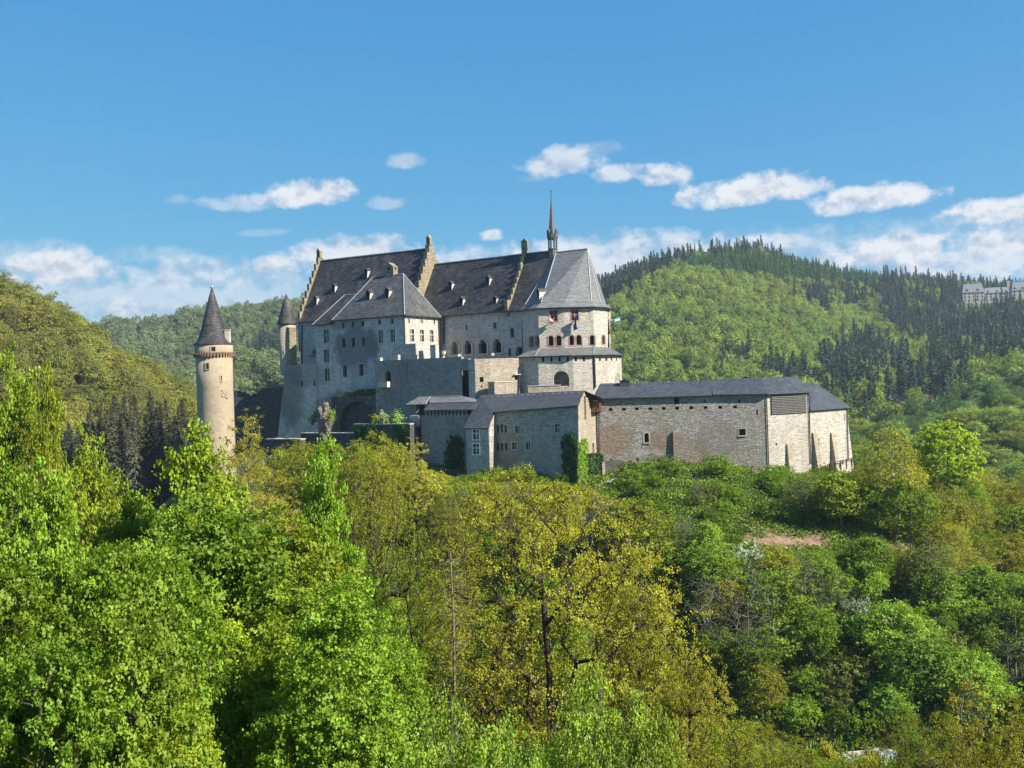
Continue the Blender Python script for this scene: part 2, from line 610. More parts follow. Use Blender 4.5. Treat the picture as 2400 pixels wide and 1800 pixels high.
DEP = np.array([2, 20, 45, 70, 88, 125, 150, 195, 260, 320, 450, 650, 780, 1000, 1400, 3000], float)
NEAR = [-3, -13, -25, -37.5, -40]
TER = {
    -400: [-38, -34, -20, 5, 51, 53.6, 20, 30, 54, 50, 40], 0: [-38, -35, -30, -5, 29, 21, -10, 0, 54, 45, 40],
    160: [-38, -35, -30, -12, 16, 9, -10, 0, 66, 48, 40], 282: [-37, -33, -28, -20, 0, -7.6, -10, 0, 73, 50, 40],
    360: [-36, -30, -23, -22, -6, -13.2, -5, 0, 77, 55, 40], 465: [-33, -25, -14, -22, -14, -20, 8, 4, 82, 60, 40],
    600: [-28, -20, -11, -30, -45, -40, 19, 6, 88, 60, 40], 800: [-25, -16, -9, -25, -45, -40, 25, 10, 91, 60, 40],
    1000: [-24, -15.5, -9, -25, -45, -40, 20, 20, 90, 60, 40], 1200: [-23, -15, -9, -25, -45, -35, 10, 45, 85, 60, 40],
    1410: [-22, -14.5, -10, -28, -40, -28, 25, 58, 84, 60, 40], 1520: [-21, -14, -11, -30, -40, -25, 35, 73, 98, 70, 40],
    1630: [-20.5, -13.8, -12, -32, -40, -22, 37, 78, 109, 70, 40], 1760: [-20.5, -14, -13, -33, -38, -20, 28, 66, 116, 70, 40],
    1900: [-20.8, -15, -17, -33, -36, -19, 14, 48, 102, 70, 40], 2060: [-22, -18.5, -24, -35, -32, -18, 5, 26, 87, 70, 40],
    2224: [-26, -23, -29, -38, -28, -16, 8, 28, 77, 60, 40], 2400: [-30, -27, -30, -35, -23, -7, 10, 36, 68, 55, 40],
    2800: [-32, -28, -25, -19, -4, 6, 18, 44, 62, 50, 40],
}
TPX = np.array(sorted(TER), float)
TZ = np.array([NEAR + TER[int(k)] for k in TPX])
LD = np.log(DEP)


def lump(x, y):
    return (np.sin(x * .21 + 1.3) * np.cos(y * .17 + .4) * .5 + np.sin(x * .07 + y * .05) * .8) * np.clip(np.asarray(y) / 120, .3, 2.5)


def ground_z(x, y):
    x, y = np.asarray(x, float), np.asarray(y, float)
    yy = np.maximum(y, 2.0)
    px = 1200 + FOC * x / np.maximum(yy, 30)
    shp = np.broadcast(px, yy).shape
    pxf, yf = np.broadcast_to(px, shp).ravel(), np.broadcast_to(yy, shp).ravel()
    out = np.zeros(len(pxf))
    cols = pchip(TPX, TZ.T, pxf)              # (knots, n)
    l = np.log(np.clip(yf, 2, 2999))
    # per-point interpolation along depth
    k = np.clip(np.searchsorted(LD, l, side='right') - 1, 0, len(LD) - 2)
    h = np.diff(LD)
    dd = np.diff(cols, axis=0) / h[:, None]
    m = np.zeros_like(cols)
    a, b = dd[:-1], dd[1:]
    with np.errstate(divide='ignore', invalid='ignore'):
        hm = 2 * a * b / (a + b)
    m[1:-1] = np.where(a * b > 0, hm, 0)
    m[0], m[-1] = dd[0], dd[-1]
    idx = np.arange(len(pxf))
    t = (l - LD[k]) / h[k]
    t2, t3 = t * t, t * t * t
    out = (2 * t3 - 3 * t2 + 1) * cols[k, idx] + (t3 - 2 * t2 + t) * h[k] * m[k, idx] + (-2 * t3 + 3 * t2) * cols[k + 1, idx] + (t3 - t2) * h[k] * m[k + 1, idx]
    out = out.reshape(shp) + lump(x, y)
    out = np.where(y < 2, out - (y - 2) * .45, out)
    return out


def gz(x, y):
    return float(ground_z(np.array([x]), np.array([y]))[0])


def hit_ground(px, py, d0=60, d1=1200):
    """first place along the line of sight of a photograph point where the ground is met"""
    d = ray(px, py)
    ts = np.exp(np.linspace(math.log(d0), math.log(d1), 400))
    z = ground_z(d[0] * ts, ts)
    below = np.nonzero(d[2] * ts < z)[0]
    t = ts[below[0]] if len(below) else d1
    return np.array((d[0] * t, t, gz(d[0] * t, t)))


def build_ground():
    us = np.concatenate([np.linspace(-1.7, -.8, 16), np.linspace(-.78, .78, 260), np.linspace(.8, 1.7, 16)])
    ys = np.unique(np.concatenate([[-90, -40, -10, 0], np.exp(np.linspace(math.log(2), math.log(1600), 230)), np.linspace(84, 180, 110)]))
    Y, U = np.meshgrid(ys, us, indexing='ij')
    X = U * np.maximum(Y, 30)
    Z = ground_z(X, Y)
    v = np.stack([X, Y, Z], -1).reshape(-1, 3)
    nr, nc = Y.shape
    i = np.arange(nr * nc).reshape(nr, nc)
    q = np.stack([i[:-1, :-1], i[:-1, 1:], i[1:, 1:], i[1:, :-1]], -1).reshape(-1, 4)
    me = bpy.data.meshes.new('ground')
    me.from_pydata(v.tolist(), [], q.tolist())
    me.polygons.foreach_set('use_smooth', [True] * len(me.polygons))
    m, nt = new_mat('wooded hillside soil')
    n1 = noise(nt, pos_scaled(nt, (1, 1, 1)), .35, 6, .65)
    n2 = noise(nt, pos_scaled(nt, (1, 1, 1)), 3.0, 5, .7)
    c = ramp(nt, math_node(nt, 'ADD', math_node(nt, 'MULTIPLY', n1, .6), math_node(nt, 'MULTIPLY', n2, .4)),
             [(.36, (.028, .04, .012)), (.5, (.05, .085, .018)), (.62, (.085, .10, .03)), (.72, (.13, .105, .06))])
    b = N(nt, 'ShaderNodeBump', i_Strength=.8, i_Distance=.4)
    nt.links.new(n2, b.inputs['Height'])
    p = N(nt, 'ShaderNodeBsdfPrincipled', i_Roughness=.95)
    nt.links.new(c, p.inputs['Base Color'])
    nt.links.new(b.outputs[0], p.inputs['Normal'])
    finish(nt, p.outputs[0])
    o = link('ground', me, m)
    tag(o, kind='structure')


build_ground()

# ================================================================ the castle
ST_WHITE = stone('limewashed slate rubble', (.30, .26, .21), (.52, .475, .40), (.66, .615, .53), 3.4, .55, (.30, .26, .21), .5, drip=.5)
ST_GREY = stone('grey white weathered rubble', (.29, .275, .25), (.50, .475, .425), (.64, .61, .55), 3.0, .5, (.17, .165, .16), .55, drip=.5)
ST_DARK = stone('shade darkened rubble', (.05, .048, .045), (.09, .086, .08), (.15, .145, .135), 3.0, .6, (.06, .06, .055), .5, drip=.5)  # the shade on the low walls is put into this dark colour
ST_TERR = stone('grey terrace masonry', (.19, .18, .155), (.32, .295, .255), (.44, .41, .36), 3.2, .45, (.1, .1, .095), .6, drip=.6)
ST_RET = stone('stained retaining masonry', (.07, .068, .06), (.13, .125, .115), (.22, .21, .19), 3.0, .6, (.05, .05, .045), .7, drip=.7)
ST_WARM = stone('sunlight tinted rubble', (.27, .22, .16), (.44, .37, .28), (.56, .49, .39), 3.4, .6, (.28, .21, .14), .5, drip=.4)  # warm tint of sunlight put into the colour, for sunlit masonry
ST_OCHRE = stone('lichen covered ochre stone', (.16, .125, .075), (.30, .24, .145), (.42, .36, .26), 2.6, .5, (.2, .18, .14), .5, drip=.3)
PLASTER = stone('smooth sand coloured plaster', (.31, .245, .165), (.37, .295, .198), (.41, .335, .23), 1.0, .12, (.25, .205, .15), .5, drip=.6)
SANDST = plain('dressed pale stone', (.46, .42, .34), .85, .2, 2.0, .1)
REDST = plain('red sandstone dressing', (.36, .22, .17), .85, .3, 2.0, .1)
GLASS = plain('dark leaded window glass', (.018, .02, .024), .25, .4, 2.0, 0, .5)
BLACKH = plain('painted dark of openings', (.012, .011, .01), .9, .2)  # near-black plates carry the darkness of interiors and recesses in their colour
SL_OLD = slate('old dark slate', (.016, .0155, .016), (.038, .037, .038), (.082, .08, .078), .6, .8, .4)
SL_LIGHT = slate('pale weathered slate', (.10, .10, .105), (.155, .155, .155), (.22, .22, .215), .5, .8, .3)
SL_NEW = slate('new blue grey slate', (.036, .040, .046), (.055, .060, .068), (.085, .09, .098), .5, 1.0, .15, .15)
LEAD = plain('weathered lead and zinc', (.30, .30, .31), .5, .2, 2, 0, .5)
CHEEK = plain('pale slate hung cheek', (.5, .49, .47), .6, .15, 2, 0, .4)
DARKM = plain('dark gutter metal', (.03, .03, .032), .5, .2)
WOOD_D = plain('dark oak timber', (.045, .03, .02), .8, .3, 3, .2)
WOOD_R = plain('reddish timber boarding', (.16, .075, .035), .8, .35, 3, .2)
WOOD_G = plain('silvered larch slats', (.15, .138, .125), .8, .25, 3, .1)
WHITEP = plain('white painted joinery', (.75, .74, .70), .6, .06)
CREAM = plain('cream render', (.6, .53, .42), .9, .1, 1.5, .05)


def windows(root, w, specs, zf, depth, frame=SANDST, glass=GLASS, name='window'):
    hs = []
    for sp in specs:
        h = hole_of(w, sp, zf)
        hs.append(h)
        fit_window(root, w, h, sp[4], depth, (frame, glass), name)
    return hs


def cyl_hit(p, c, r):
    d = ray(*p)[:2]
    a, b, k = d @ d, -2 * d @ np.array(c), np.array(c) @ np.array(c) - r * r
    t = (-b - math.sqrt(max(0, b * b - 4 * a * k))) / (2 * a)
    return ray(*p) * t


def cyl_wall(p, c, r):
    P = cyl_hit(p, c, r)
    n = P[:2] - np.array(c)
    n /= np.linalg.norm(n)
    d = np.array((-n[1], n[0]))
    w = Wall(P[:2] - d * 2, P[:2] + d * 2, raw=True)
    return w, P


def finial(root, x, y, z, h, r=.22, name='finial'):
    mb = MB()
    mb.tube((x, y, z - .3), (x, y, z + h), .05, .025, 6)
    mb.lathe((x, y), [(.02, z - r), (r * .7, z - r * .7), (r, z), (r * .7, z + r * .7), (.02, z + r)], 10)
    return put(name, mb, LEAD, root)


# ---------------------------------------------------------------- round tower standing apart on the left
def round_tower():
    D = 176
    c0 = at(*z1(384, 760), D)
    c = (c0[0], c0[1])
    Z = lambda y: at(*z1(384, y), D)[2]
    k = 400 / 1508 / FOC * D
    root = thing('round_tower', (c[0], c[1], -14), 'tall sand coloured round tower with a pointed grey slate cone standing apart on the left', 'tower')
    mb = MB()
    r = 158 * k
    mb.lathe(c, [(r * 1.03, -20), (r * 1.0, Z(1450)), (r * .985, Z(1000)), (r, Z(737))], 56)
    mb.lathe(c, [(163 * k, Z(712)), (164 * k, Z(632))], 56)
    put('wall', mb, PLASTER, root, True)
    mb = MB()
    mb.lathe(c, [(r * .98, Z(742)), (166 * k, Z(716)), (167 * k, Z(705)), (162 * k, Z(703))], 56, False)
    nteeth = 40
    for i in range(nteeth):
        t = 2 * math.pi * i / nteeth
        ax = [(math.cos(t), math.sin(t), 0), (-math.sin(t), math.cos(t), 0), (0, 0, 1)]
        mb.box((c[0] + math.cos(t) * 163 * k, c[1] + math.sin(t) * 163 * k, Z(726)), (.24, .14, .32), ax)
    put('corbel_band', mb, plain('brown corbel stone', (.2, .13, .085), .9, .3), root)
    mb = MB()
    mb.lathe(c, [(171 * k, Z(636)), (172 * k, Z(632)), (158 * k, Z(616)), (138 * k, Z(592)), (122 * k, Z(560)), (100 * k, Z(480)), (66 * k, Z(350)), (30 * k, Z(215)), (4 * k, Z(128))], 56)
    put('roof', mb, SL_OLD, root, True)
    finial(root, c[0], c[1], Z(122), 1.9, .3)
    for (x, y, w_, h_, nm) in ((377, 672, 34, 40, 'window'), (325, 823, 25, 50, 'window'), (449, 932, 9, 46, 'slit_window'), (222, 680, 12, 40, 'window')):
        w, P = cyl_wall(z1(x, y), c, r if y > 700 else 163.5 * k)
        a, b = w_ * k / 2, h_ * k / 2
        s, z = 2.0, P[2]
        h = rect_poly(s - a, s + a, z - b, z + b)
        mb = MB()
        ring(mb, w, h, grow(h, .16), -.25, .07)
        o = put(nm, mb, plain('tower window stone', (.4, .3, .2), .85, .2), root)
        pm = MB()
        w.box(pm, s - a, s + a, z - b, z + b, -.3, .02)
        put('pane', pm, BLACKH, o)
    # small chimney on the skirt of the roof
    p = at(*z1(510, 590), D - .6)
    mb = MB()
    mb.box((p[0] - .1, p[1], p[2] + .45), (.42, .45, 1.2))
    mb.box((p[0] - .1, p[1], p[2] + 1.72), (.5, .52, .07))
    put('chimney', mb, SANDST, root)
    # exposed rubble where a wall used to join
    mb = MB()
    rnd = random.Random(3)
    for i in range(26):
        w, P = cyl_wall(z1(485 + rnd.uniform(-24, 22), 1030 + rnd.uniform(0, 75)), c, r)
        w.box(mb, 2 - rnd.uniform(.12, .3), 2 + rnd.uniform(.12, .3), P[2] - rnd.uniform(.06, .14), P[2] + rnd.uniform(.06, .14), -.2, rnd.uniform(.02, .12))
    put('rubble_patch', mb, ST_WARM, root)


round_tower()

# ---------------------------------------------------------------- planes shared by the palace, the hall and the terraces
WP = Wall((785.6, 182), (948.5, 174.5))         # palace wing front
MP = WP.back(11.0)                               # palace main front
BP = WP.back(.8)                                # stair bay front
HP = Wall((1041, 184.8), (1227, 175.5))         # hall front


def dormer(root, w, p, h, wd=.95, zf=z2, mat=SL_OLD, name='dormer'):
    """small hooded dormer: open front, triangular cheeks, its own little roof; p is the foot of its front on the roof plane w."""
    s, z = w.pt(zf(*p))
    mb = MB()
    a = wd / 2
    run = h * .78
    f0, f1 = (s - a * .55, z), (s + a * .55, z)
    g0, g1, g2 = (s - a, z + h * .8), (s + a, z + h * .8), (s, z + h * 1.25)
    o = .12
    A, B, C_, D_, E = w.xyz(f0, o), w.xyz(f1, o), w.xyz(g1, o + .1), w.xyz(g0, o + .1), w.xyz(g2, o + .15)
    b0, b1, b2 = w.xyz((s - a, z + h * .8), -run), w.xyz((s + a, z + h * .8), -run), w.xyz((s, z + h * 1.25), -run * 1.5)
    mb.poly([A, D_, b0])
    mb.poly([B, b1, C_])
    mb.poly([A, b0, w.xyz((s, z), -.05), b1, B])
    d = put(name, mb, CHEEK, root)
    rm = MB()
    slab(rm, [D_, E, b2, b0], .07)
    slab(rm, [E, C_, b1, b2], .07)
    put('roof', rm, mat, d)
    pm = MB()
    pm.poly([w.xyz((f0[0] + .05, z + .1), o - .02), w.xyz((f1[0] - .05, z + .1), o - .02), w.xyz((g1[0] - .08, g1[1] - .05), o + .02), w.xyz((s, g2[1] - .15), o + .02), w.xyz((g0[0] + .08, g0[1] - .05), o + .02)])
    put('opening', pm, BLACKH, d)
    return d


class Slope:
    """roof plane through a front eave line and a ridge line of parallel walls; lets a pixel be placed on it."""
    def __init__(s, w_e, z_e, w_r, z_r, ref):
        s.p0 = w_e.xyz((0, z_e))
        s.p1 = w_e.xyz((10, z_e))
        s.p2 = w_r.xyz((0, z_r))
        n = np.cross(s.p1 - s.p0, s.p2 - s.p0)
        s.n = n / np.linalg.norm(n)
        s.ref = ref

    def at(s, p):
        d = ray(*p)
        return d * ((s.p0 @ s.n) / (d @ s.n))

    def wall_here(s, p):
        P = s.at(p)
        return Wall(P[:2] - s.ref.d * 3, P[:2] + s.ref.d * 3, raw=True)


def stepped_gable(root, w, s_pos, th, z_e, z_r, half, mat, steps=8, rise=.9, name='stepped_gable'):
    """parapet across the roof at wall position s: steps climb from both eaves to the ridge."""
    mb = MB()
    for side in (0, 1):
        for i in range(steps):
            t0, t1 = half * i / steps, half * (i + 1) / steps
            zt = z_e + (z_r - z_e) * (i + 1) / steps + rise * .55
            o0, o1 = (-t0, -t1) if side == 0 else (-(2 * half - t1), -(2 * half - t0))
            e = .002 * i
            w.box(mb, s_pos - th / 2, s_pos + th / 2, z_e - 6, zt, min(o0, o1), max(o0, o1))
            w.box(mb, s_pos - th / 2 - .06 - e, s_pos + th / 2 + .06 + e, zt + .002, zt + .13, min(o0, o1) - .03, max(o0, o1) + .03)
    g = put(name, mb, mat, root)
    # little chimney-like pinnacle with a niche on the top step
    mb = MB()
    zt = z_r + rise * .55 + .1
    a = .42
    for (p0, p1) in ((-a, -a + .2), (a - .2, a)):
        w.box(mb, s_pos + p0, s_pos + p1, zt, zt + 1.3, -half - a, -half + a)
    w.box(mb, s_pos - a + .2, s_pos + a - .2, zt, zt + 1.3, -half - .1, -half + .1)
    b = [w.xyz((s_pos + q, zt + 1.3), -half + o) for q, o in ((-a - .05, -a - .05), (a + .05, -a - .05), (a + .05, a + .05), (-a - .05, a + .05))]
    t = [w.xyz((s_pos, zt + 2.0), -half - a - .05), w.xyz((s_pos, zt + 2.0), -half + a + .05)]
    mb.poly(b)
    mb.poly([b[0], b[3], t[1], t[0]])
    mb.poly([b[1], t[0], t[1], b[2]])
    mb.poly([b[0], t[0], b[1]])
    mb.poly([b[3], b[2], t[1]])
    put('pinnacle', mb, mat, g)
    return g


# ---------------------------------------------------------------- palace: main block, wing, stair bay
def palace():
    base = WP.xyz((WP.L / 2, -16))
    root = thing('palace', base, 'large grey stone palace with tall dark slate roofs, stepped gable and hipped wing', 'castle palace')
    cols = [  # dark patch of old plaster and stains on the wing and the rampart foot
        (tuple(WP.at(z2(690, 985))), (6.0, 6.0, 4.3), (.13, .12, .115), .95),
        (tuple(WP.at(z2(640, 800))), (5.0, 5.0, 1.3), (.15, .145, .14), .7),
        (tuple(WP.at(z2(830, 960))), (1.6, 3.0, 3.2), (.14, .135, .13), .7),
        (tuple(WP.at(z2(270, 1215))), (7.0, 7.0, 2.6), (.2, .19, .18), .6),
        (tuple(WP.at(z2(700, 1180))), (3.6, 5, 1.6), (.2, .19, .18), .5),
        (tuple(WP.at(z2(120, 1350))), (4.2, 6, 9.0), (.1, .1, .1), .8),
        (tuple(WP.at(z2(620, 1500))), (9, 9, 4.0), (.09, .088, .08), .8),
    ]
    WALL = stone('palace plaster over rubble', (.33, .315, .29), (.55, .525, .48), (.68, .65, .60), 2.6, .4, (.17, .165, .16), .45, patches=cols, drip=.45)
    zE = MP.pt(z2(215, 772))[1]
    RPl = MP.back(7.0)
    zR = (RPl.pt(z2(388, 252))[1] + RPl.pt(z2(1300, 162))[1]) / 2
    sL = MP.pt(z2(222, 772))[0]
    sR = RPl.pt(z2(1318, 160))[0]
    # walls of the main block
    mb = MB()
    zb = -22
    wall_face(mb, MP, [(sL, zb), (sR, zb), (sR, zE + .1), (sL, zE + .1)], [])
    bk = MP.back(14)
    mb.poly([bk.xyz((sL, zb)), bk.xyz((sR, zb)), bk.xyz((sR, zE)), bk.xyz((sL, zE))])
    for s in (sL, sR):
        mb.poly([MP.xyz((s, zb)), bk.xyz((s, zb)), bk.xyz((s, zE)), RPl.xyz((s, zR)), MP.xyz((s, zE))])
    put('wall', mb, WALL, root)
    sl = Slope(MP, zE, RPl, zR, MP)
    mb = MB()
    eo = .45
    ze2 = zE - .45
    kick = MP.back(.5)
    zk = zE + (zR - zE) * .5 / 7 + .12
    slab(mb, [kick.xyz((sL, zk)), kick.xyz((sR, zk)), RPl.xyz((sR, zR)), RPl.xyz((sL, zR))], .25)
    slab(mb, [MP.xyz((sL - .2, zE - .1), eo), MP.xyz((sR, zE - .1), eo), kick.xyz((sR, zk)), kick.xyz((sL - .2, zk))], .2)
    slab(mb, [RPl.xyz((sL, zR)), RPl.xyz((sR, zR)), bk.xyz((sR, zE)), bk.xyz((sL, zE))], .25)
    roof = put('roof', mb, SL_OLD, root)
    mb = MB()
    mb.tube(RPl.xyz((sL, zR + .05)), RPl.xyz((sR, zR + .05)), .13, n=6)
    put('ridge_capping', mb, LEAD, roof)
    gutter(root, [MP.xyz((sL - .2, zE - .2), eo + .1), MP.xyz((sL + 7, zE - .2), eo + .1)], DARKM)
    stepped_gable(root, MP, sL - .1, .55, zE, zR, 7.0, ST_OCHRE, 9)
    stepped_gable(root, MP, sR + .1, .9, zE, zR, 7.0, ST_OCHRE, 9)
    for p, h in (((362, 632), 1.55), ((516, 527), 1.55), ((790, 405), 1.7)):
        dormer(root, sl.wall_here(z2(*p)), p, h)
    # roof lights
    for p in ((315, 735),):
        w = sl.wall_here(z2(*p))
        s, z = w.pt(z2(*p))
        k = (zR - zE) / 7.0
        mb = MB()
        pts = [w.xyz((s - .35, z), .14), w.xyz((s + .35, z), .14), w.xyz((s + .35, z + 1.0), .14 - 1.0 / k), w.xyz((s - .35, z + 1.0), .14 - 1.0 / k)]
        slab(mb, pts, .12)
        put('roof_light', mb, GLASS, root)
    # ---- stair bay and wing
    bL, bR = BP.pt(z2(358, 900))[0], BP.pt(z2(528, 900))[0]
    zBe = BP.pt(z2(440, 790))[1]
    specs = [(450, 893, 42, 112, 'frame cross bars'), (452, 1062, 42, 108, 'frame two'), (457, 1220, 40, 104, 'frame two')]
    mb = MB()
    hs = windows(root, BP, specs, z2, .4)
    wall_face(mb, BP, [(bL, zb), (bR, zb), (bR, zBe), (bL, zBe)], hs, .4)
    mb.poly([BP.xyz((bL, zb)), BP.xyz((bL, zb), -10.5), BP.xyz((bL, zBe), -10.5), BP.xyz((bL, zBe))])
    put('wall', mb, WALL, root)
    wL, wR = WP.pt(z2(527, 900))[0], WP.pt(z2(1112, 830))[0]
    zWe = (WP.pt(z2(540, 757))[1] + WP.pt(z2(1105, 712))[1]) / 2
    specs = [(593, 803, 20, 44, 'plain'), (676, 795, 20, 44, 'plain'), (757, 790, 22, 46, 'plain'), (900, 775, 22, 44, 'frame'), (1007, 767, 22, 44, 'frame'),
             (597, 950, 27, 80, 'arch'), (678, 945, 28, 82, 'arch'), (762, 940, 22, 74, 'arch'), (910, 897, 38, 104, 'frame bars two'), (1012, 890, 38, 104, 'frame bars two'),
             (608, 1190, 33, 100, 'frame thin'), (747, 1180, 36, 100, 'frame thin')]
    mb = MB()
    hs = windows(root, WP, specs, z2, .45)
    wall_face(mb, WP, [(wL, zb), (wR, zb), (wR, zWe), (wL, zWe)], hs, .45)
    mb.poly([WP.xyz((wL, zb)), WP.xyz((wL, zb), -5), WP.xyz((wL, zWe), -5), WP.xyz((wL, zWe))])
    put('wall', mb, WALL, root)
    # right-hand end wall of the wing, in full sun
    LW = 10.9
    cw = WP.xyz((wR, 0))[:2]
    EW = Wall(cw, cw - WP.n * LW, raw=True)
    specs = [(1148, 763, 12, 40, 'frame thin'), (1257, 765, 12, 40, 'frame thin'), (1362, 770, 12, 40, 'frame thin'),
             (1175, 888, 33, 104, 'frame cross bars'), (1258, 890, 32, 102, 'frame cross bars'), (1340, 893, 30, 100, 'frame cross bars')]
    mb = MB()
    hs = windows(root, EW, specs, z2, .3)
    wall_face(mb, EW, [(0, zb), (LW, zb), (LW, zWe), (0, zWe)], hs, .3)
    put('wall', mb, ST_WHITE, root)
    wb = WP.back(LW)
    mb = MB()
    mb.poly([wb.xyz((wR - 6, zb)), wb.xyz((wR, zb)), wb.xyz((wR, zWe)), wb.xyz((wR - 6, zWe))])
    put('wall', mb, ST_GREY, root)
    # wing roof: hipped to the right
    WR = WP.back(LW / 2)
    r1 = WR.at(z2(1100, 369))
    sH, zH = WR.pt(z2(1100, 369))
    sG = WR.pt(z2(848, 395))[0]
    e0, e1 = WP.xyz((wL - .3, zWe - .05), .45), WP.xyz((wR + .4, zWe - .05), .45)
    e2 = wb.xyz((wR + .4, zWe - .05), -.45)
    e3 = wb.xyz((wL, zWe - .05), -.45)
    g1 = WR.xyz((sG, zH))
    mb = MB()
    slab(mb, [e0, e1, r1, g1], .2)
    slab(mb, [e1, e2, r1], .2)
    slab(mb, [e2, e3, g1, r1], .2)
    mb.poly([e0, g1, e3])
    rf = put('roof', mb, slate('palace wing slate', (.04, .04, .042), (.07, .07, .072), (.125, .124, .12), .5, .8, .4), root)
    mb = MB()
    for a, b in ((e1, r1), (e2, r1), (g1, r1), (e0, g1)):
        mb.tube(a + (0, 0, .06), b + (0, 0, .06), .085, n=6)
    put('ridge_capping', mb, LEAD, rf)
    gutter(root, [e0 - (0, 0, .1), e1 - (0, 0, .1), e2 - (0, 0, .1)], DARKM)
    wsl = Slope(WP, zWe, WR, zH, WP)
    for p, h in (((808, 598), 1.75), ((968, 580), 1.75)):
        dormer(root, wsl.wall_here(z2(*p)), p, h, 1.1)
    w = wsl.wall_here(z2(750, 690))
    s, z = w.pt(z2(750, 690))
    k = (zH - zWe) / (LW / 2)
    mb = MB()
    slab(mb, [w.xyz((s - .35, z), .14), w.xyz((s + .35, z), .14), w.xyz((s + .35, z + .9), .14 - .9 / k), w.xyz((s - .35, z + .9), .14 - .9 / k)], .12)
    put('roof_light', mb, GLASS, root)
    # lower roof over the stair bay, leaning against both
    mb = MB()
    BR = BP.back(4.2)
    a0, a1 = BP.xyz((bL - .3, zBe - .05), .4), BP.xyz((bR, zBe - .05), .4)
    t0, t1 = BR.at(z2(606, 547)), BR.at(z2(725, 540))
    slab(mb, [a0, a1, t1, t0], .2)
    mb.poly([a0, t0, BP.xyz((bL - .3, zBe), -12)])
    slab(mb, [t0, t1, BP.xyz((bR, zBe + 1.0), -11), BP.xyz((bL, zBe + 1.0), -11)], .2)
    rf = put('roof', mb, SL_OLD, root)
    mb = MB()
    mb.tube(a0 + (0, 0, .06), t0 + (0, 0, .06), .08, n=6)
    mb.tube(t0 + (0, 0, .06), t1 + (0, 0, .06), .08, n=6)
    put('ridge_capping', mb, LEAD, rf)
    gutter(root, [a0 - (0, 0, .1), a1 - (0, 0, .1)], DARKM)
    # chimney stack with a gabled cap; its niches are black plates with painted shade
    cw_ = WR.back(.4)
    s0, zc0 = cw_.pt(z2(962, 420))
    s1 = cw_.pt(z2(1038, 420))[0]
    zc1 = cw_.pt(z2(1000, 312))[1]
    mb = MB()
    cw_.box(mb, s0, s1, zc0 - 2.5, zc1, -.7, .7)
    q = [cw_.xyz((s, zc1), o) for s, o in ((s0 - .06, .78), (s1 + .06, .78), (s1 + .06, -.78), (s0 - .06, -.78))]
    t = [cw_.xyz(((s0 + s1) / 2, zc1 + .85), .78), cw_.xyz(((s0 + s1) / 2, zc1 + .85), -.78)]
    mb.poly([q[0], q[1], t[0]])
    mb.poly([q[2], q[3], t[1]])
    mb.poly([q[1], q[2], t[1], t[0]])
    mb.poly([q[3], q[0], t[0], t[1]])
    mb.poly(list(reversed(q)))
    ch = put('chimney', mb, ST_OCHRE, root)
    mb = MB()
    sc_ = (s0 + s1) / 2
    cw_.box(mb, sc_ - .3, sc_ + .3, zc1 - .55, zc1 - .05, .6, .705)
    put('niche', mb, BLACKH, ch)  # flush black plate, the shade of a recess painted on
    mb = MB()
    ce = Wall(cw_.xyz((s1, 0), .7)[:2], cw_.xyz((s1, 0), -.7)[:2], raw=True)
    ce.box(mb, .45, .95, zc1 - .55, zc1 - .05, -.1, .005)
    put('niche', mb, BLACKH, ch)
    # lean-to with a steep slate roof between turret and stair bay
    w = MP.back(-2.2)
    mb = MB()
    A = [w.at(z2(322, 1040), 0), w.at(z2(357, 1040), 0), w.at(z2(357, 938), -1.4), w.at(z2(344, 938), -1.4)]
    slab(mb, A, .15)
    put('lean_to_roof', mb, SL_OLD, root)
    mb = MB()
    s0, s1 = w.pt(z2(283, 1065))[0], w.pt(z2(360, 1065))[0]
    zt = w.pt(z2(320, 1045))[1]
    slab(mb, [w.xyz((s0, zt - .35), .3), w.xyz((s1, zt - .35), .3), w.xyz((s1, zt + .25), -2), w.xyz((s0 + .8, zt + .25), -2)], .12)
    put('lean_to_roof', mb, SL_LIGHT, root)
    mb = MB()
    w.box(mb, s0 + .8, s1, zt - 6, zt - .2, -2, -.05)
    put('wall', mb, WALL, root)
    # rain pipes
    pipe(root, WP.xyz((wR + .12, zWe - .2), .2), WP.xyz((wR + .12, zWe - 9), .2), DARKM, .12)
    pipe(root, EW.xyz((LW - .1, zWe - .2), .15), EW.xyz((LW - .1, zWe - 12), .15), DARKM, .13)
    pipe(root, MP.at(z2(246, 800), .15), MP.at(z2(246, 1130), .15), DARKM, .12)
    # rampart: the battered foot of the palace
    rp = WP.back(.72)
    mb = MB()
    s0, s1 = rp.pt(z1(955, 900))[0], rp.pt(z2(372, 1200))[0]
    zt = rp.pt(z1(1080, 812))[1]
    specs = [(245, 1295, 17, 52, 'plain'), (350, 1290, 15, 54, 'plain')]
    hs = windows(root, rp, specs, z2, .5, name='slit_window')
    wall_face(mb, rp, [(s0 + 1.3, zb), (s1, zb), (s1, zt), (s0 + 1.3, zt)], hs, .5)
    A = [rp.xyz((s0 + 1.3, zt)), rp.xyz((s1, zt)), rp.xyz((s1, zt), -1.0), rp.xyz((s0 + 1.3, zt), -1.0)]
    mb.poly(A)
    mb.poly([rp.xyz((s1, zb)), rp.xyz((s1, zb), -2), rp.xyz((s1, zt), -2), rp.xyz((s1, zt))])
    # battered corner on the left
    P0, P1 = rp.xyz((s0 + 1.3, zt)), rp.xyz((s0 + 1.3, zb))
    Q0, Q1 = rp.xyz((s0 + .4, zt), -1.6), rp.xyz((s0 - 2.8, zb), .6)
    S0, S1 = rp.xyz((s0 + .6, zt), -6.0), rp.xyz((s0 - 2.2, zb), -6.5)
    mb.poly([Q0, P0, P1, Q1])
    mb.poly([S0, Q0, Q1, S1])
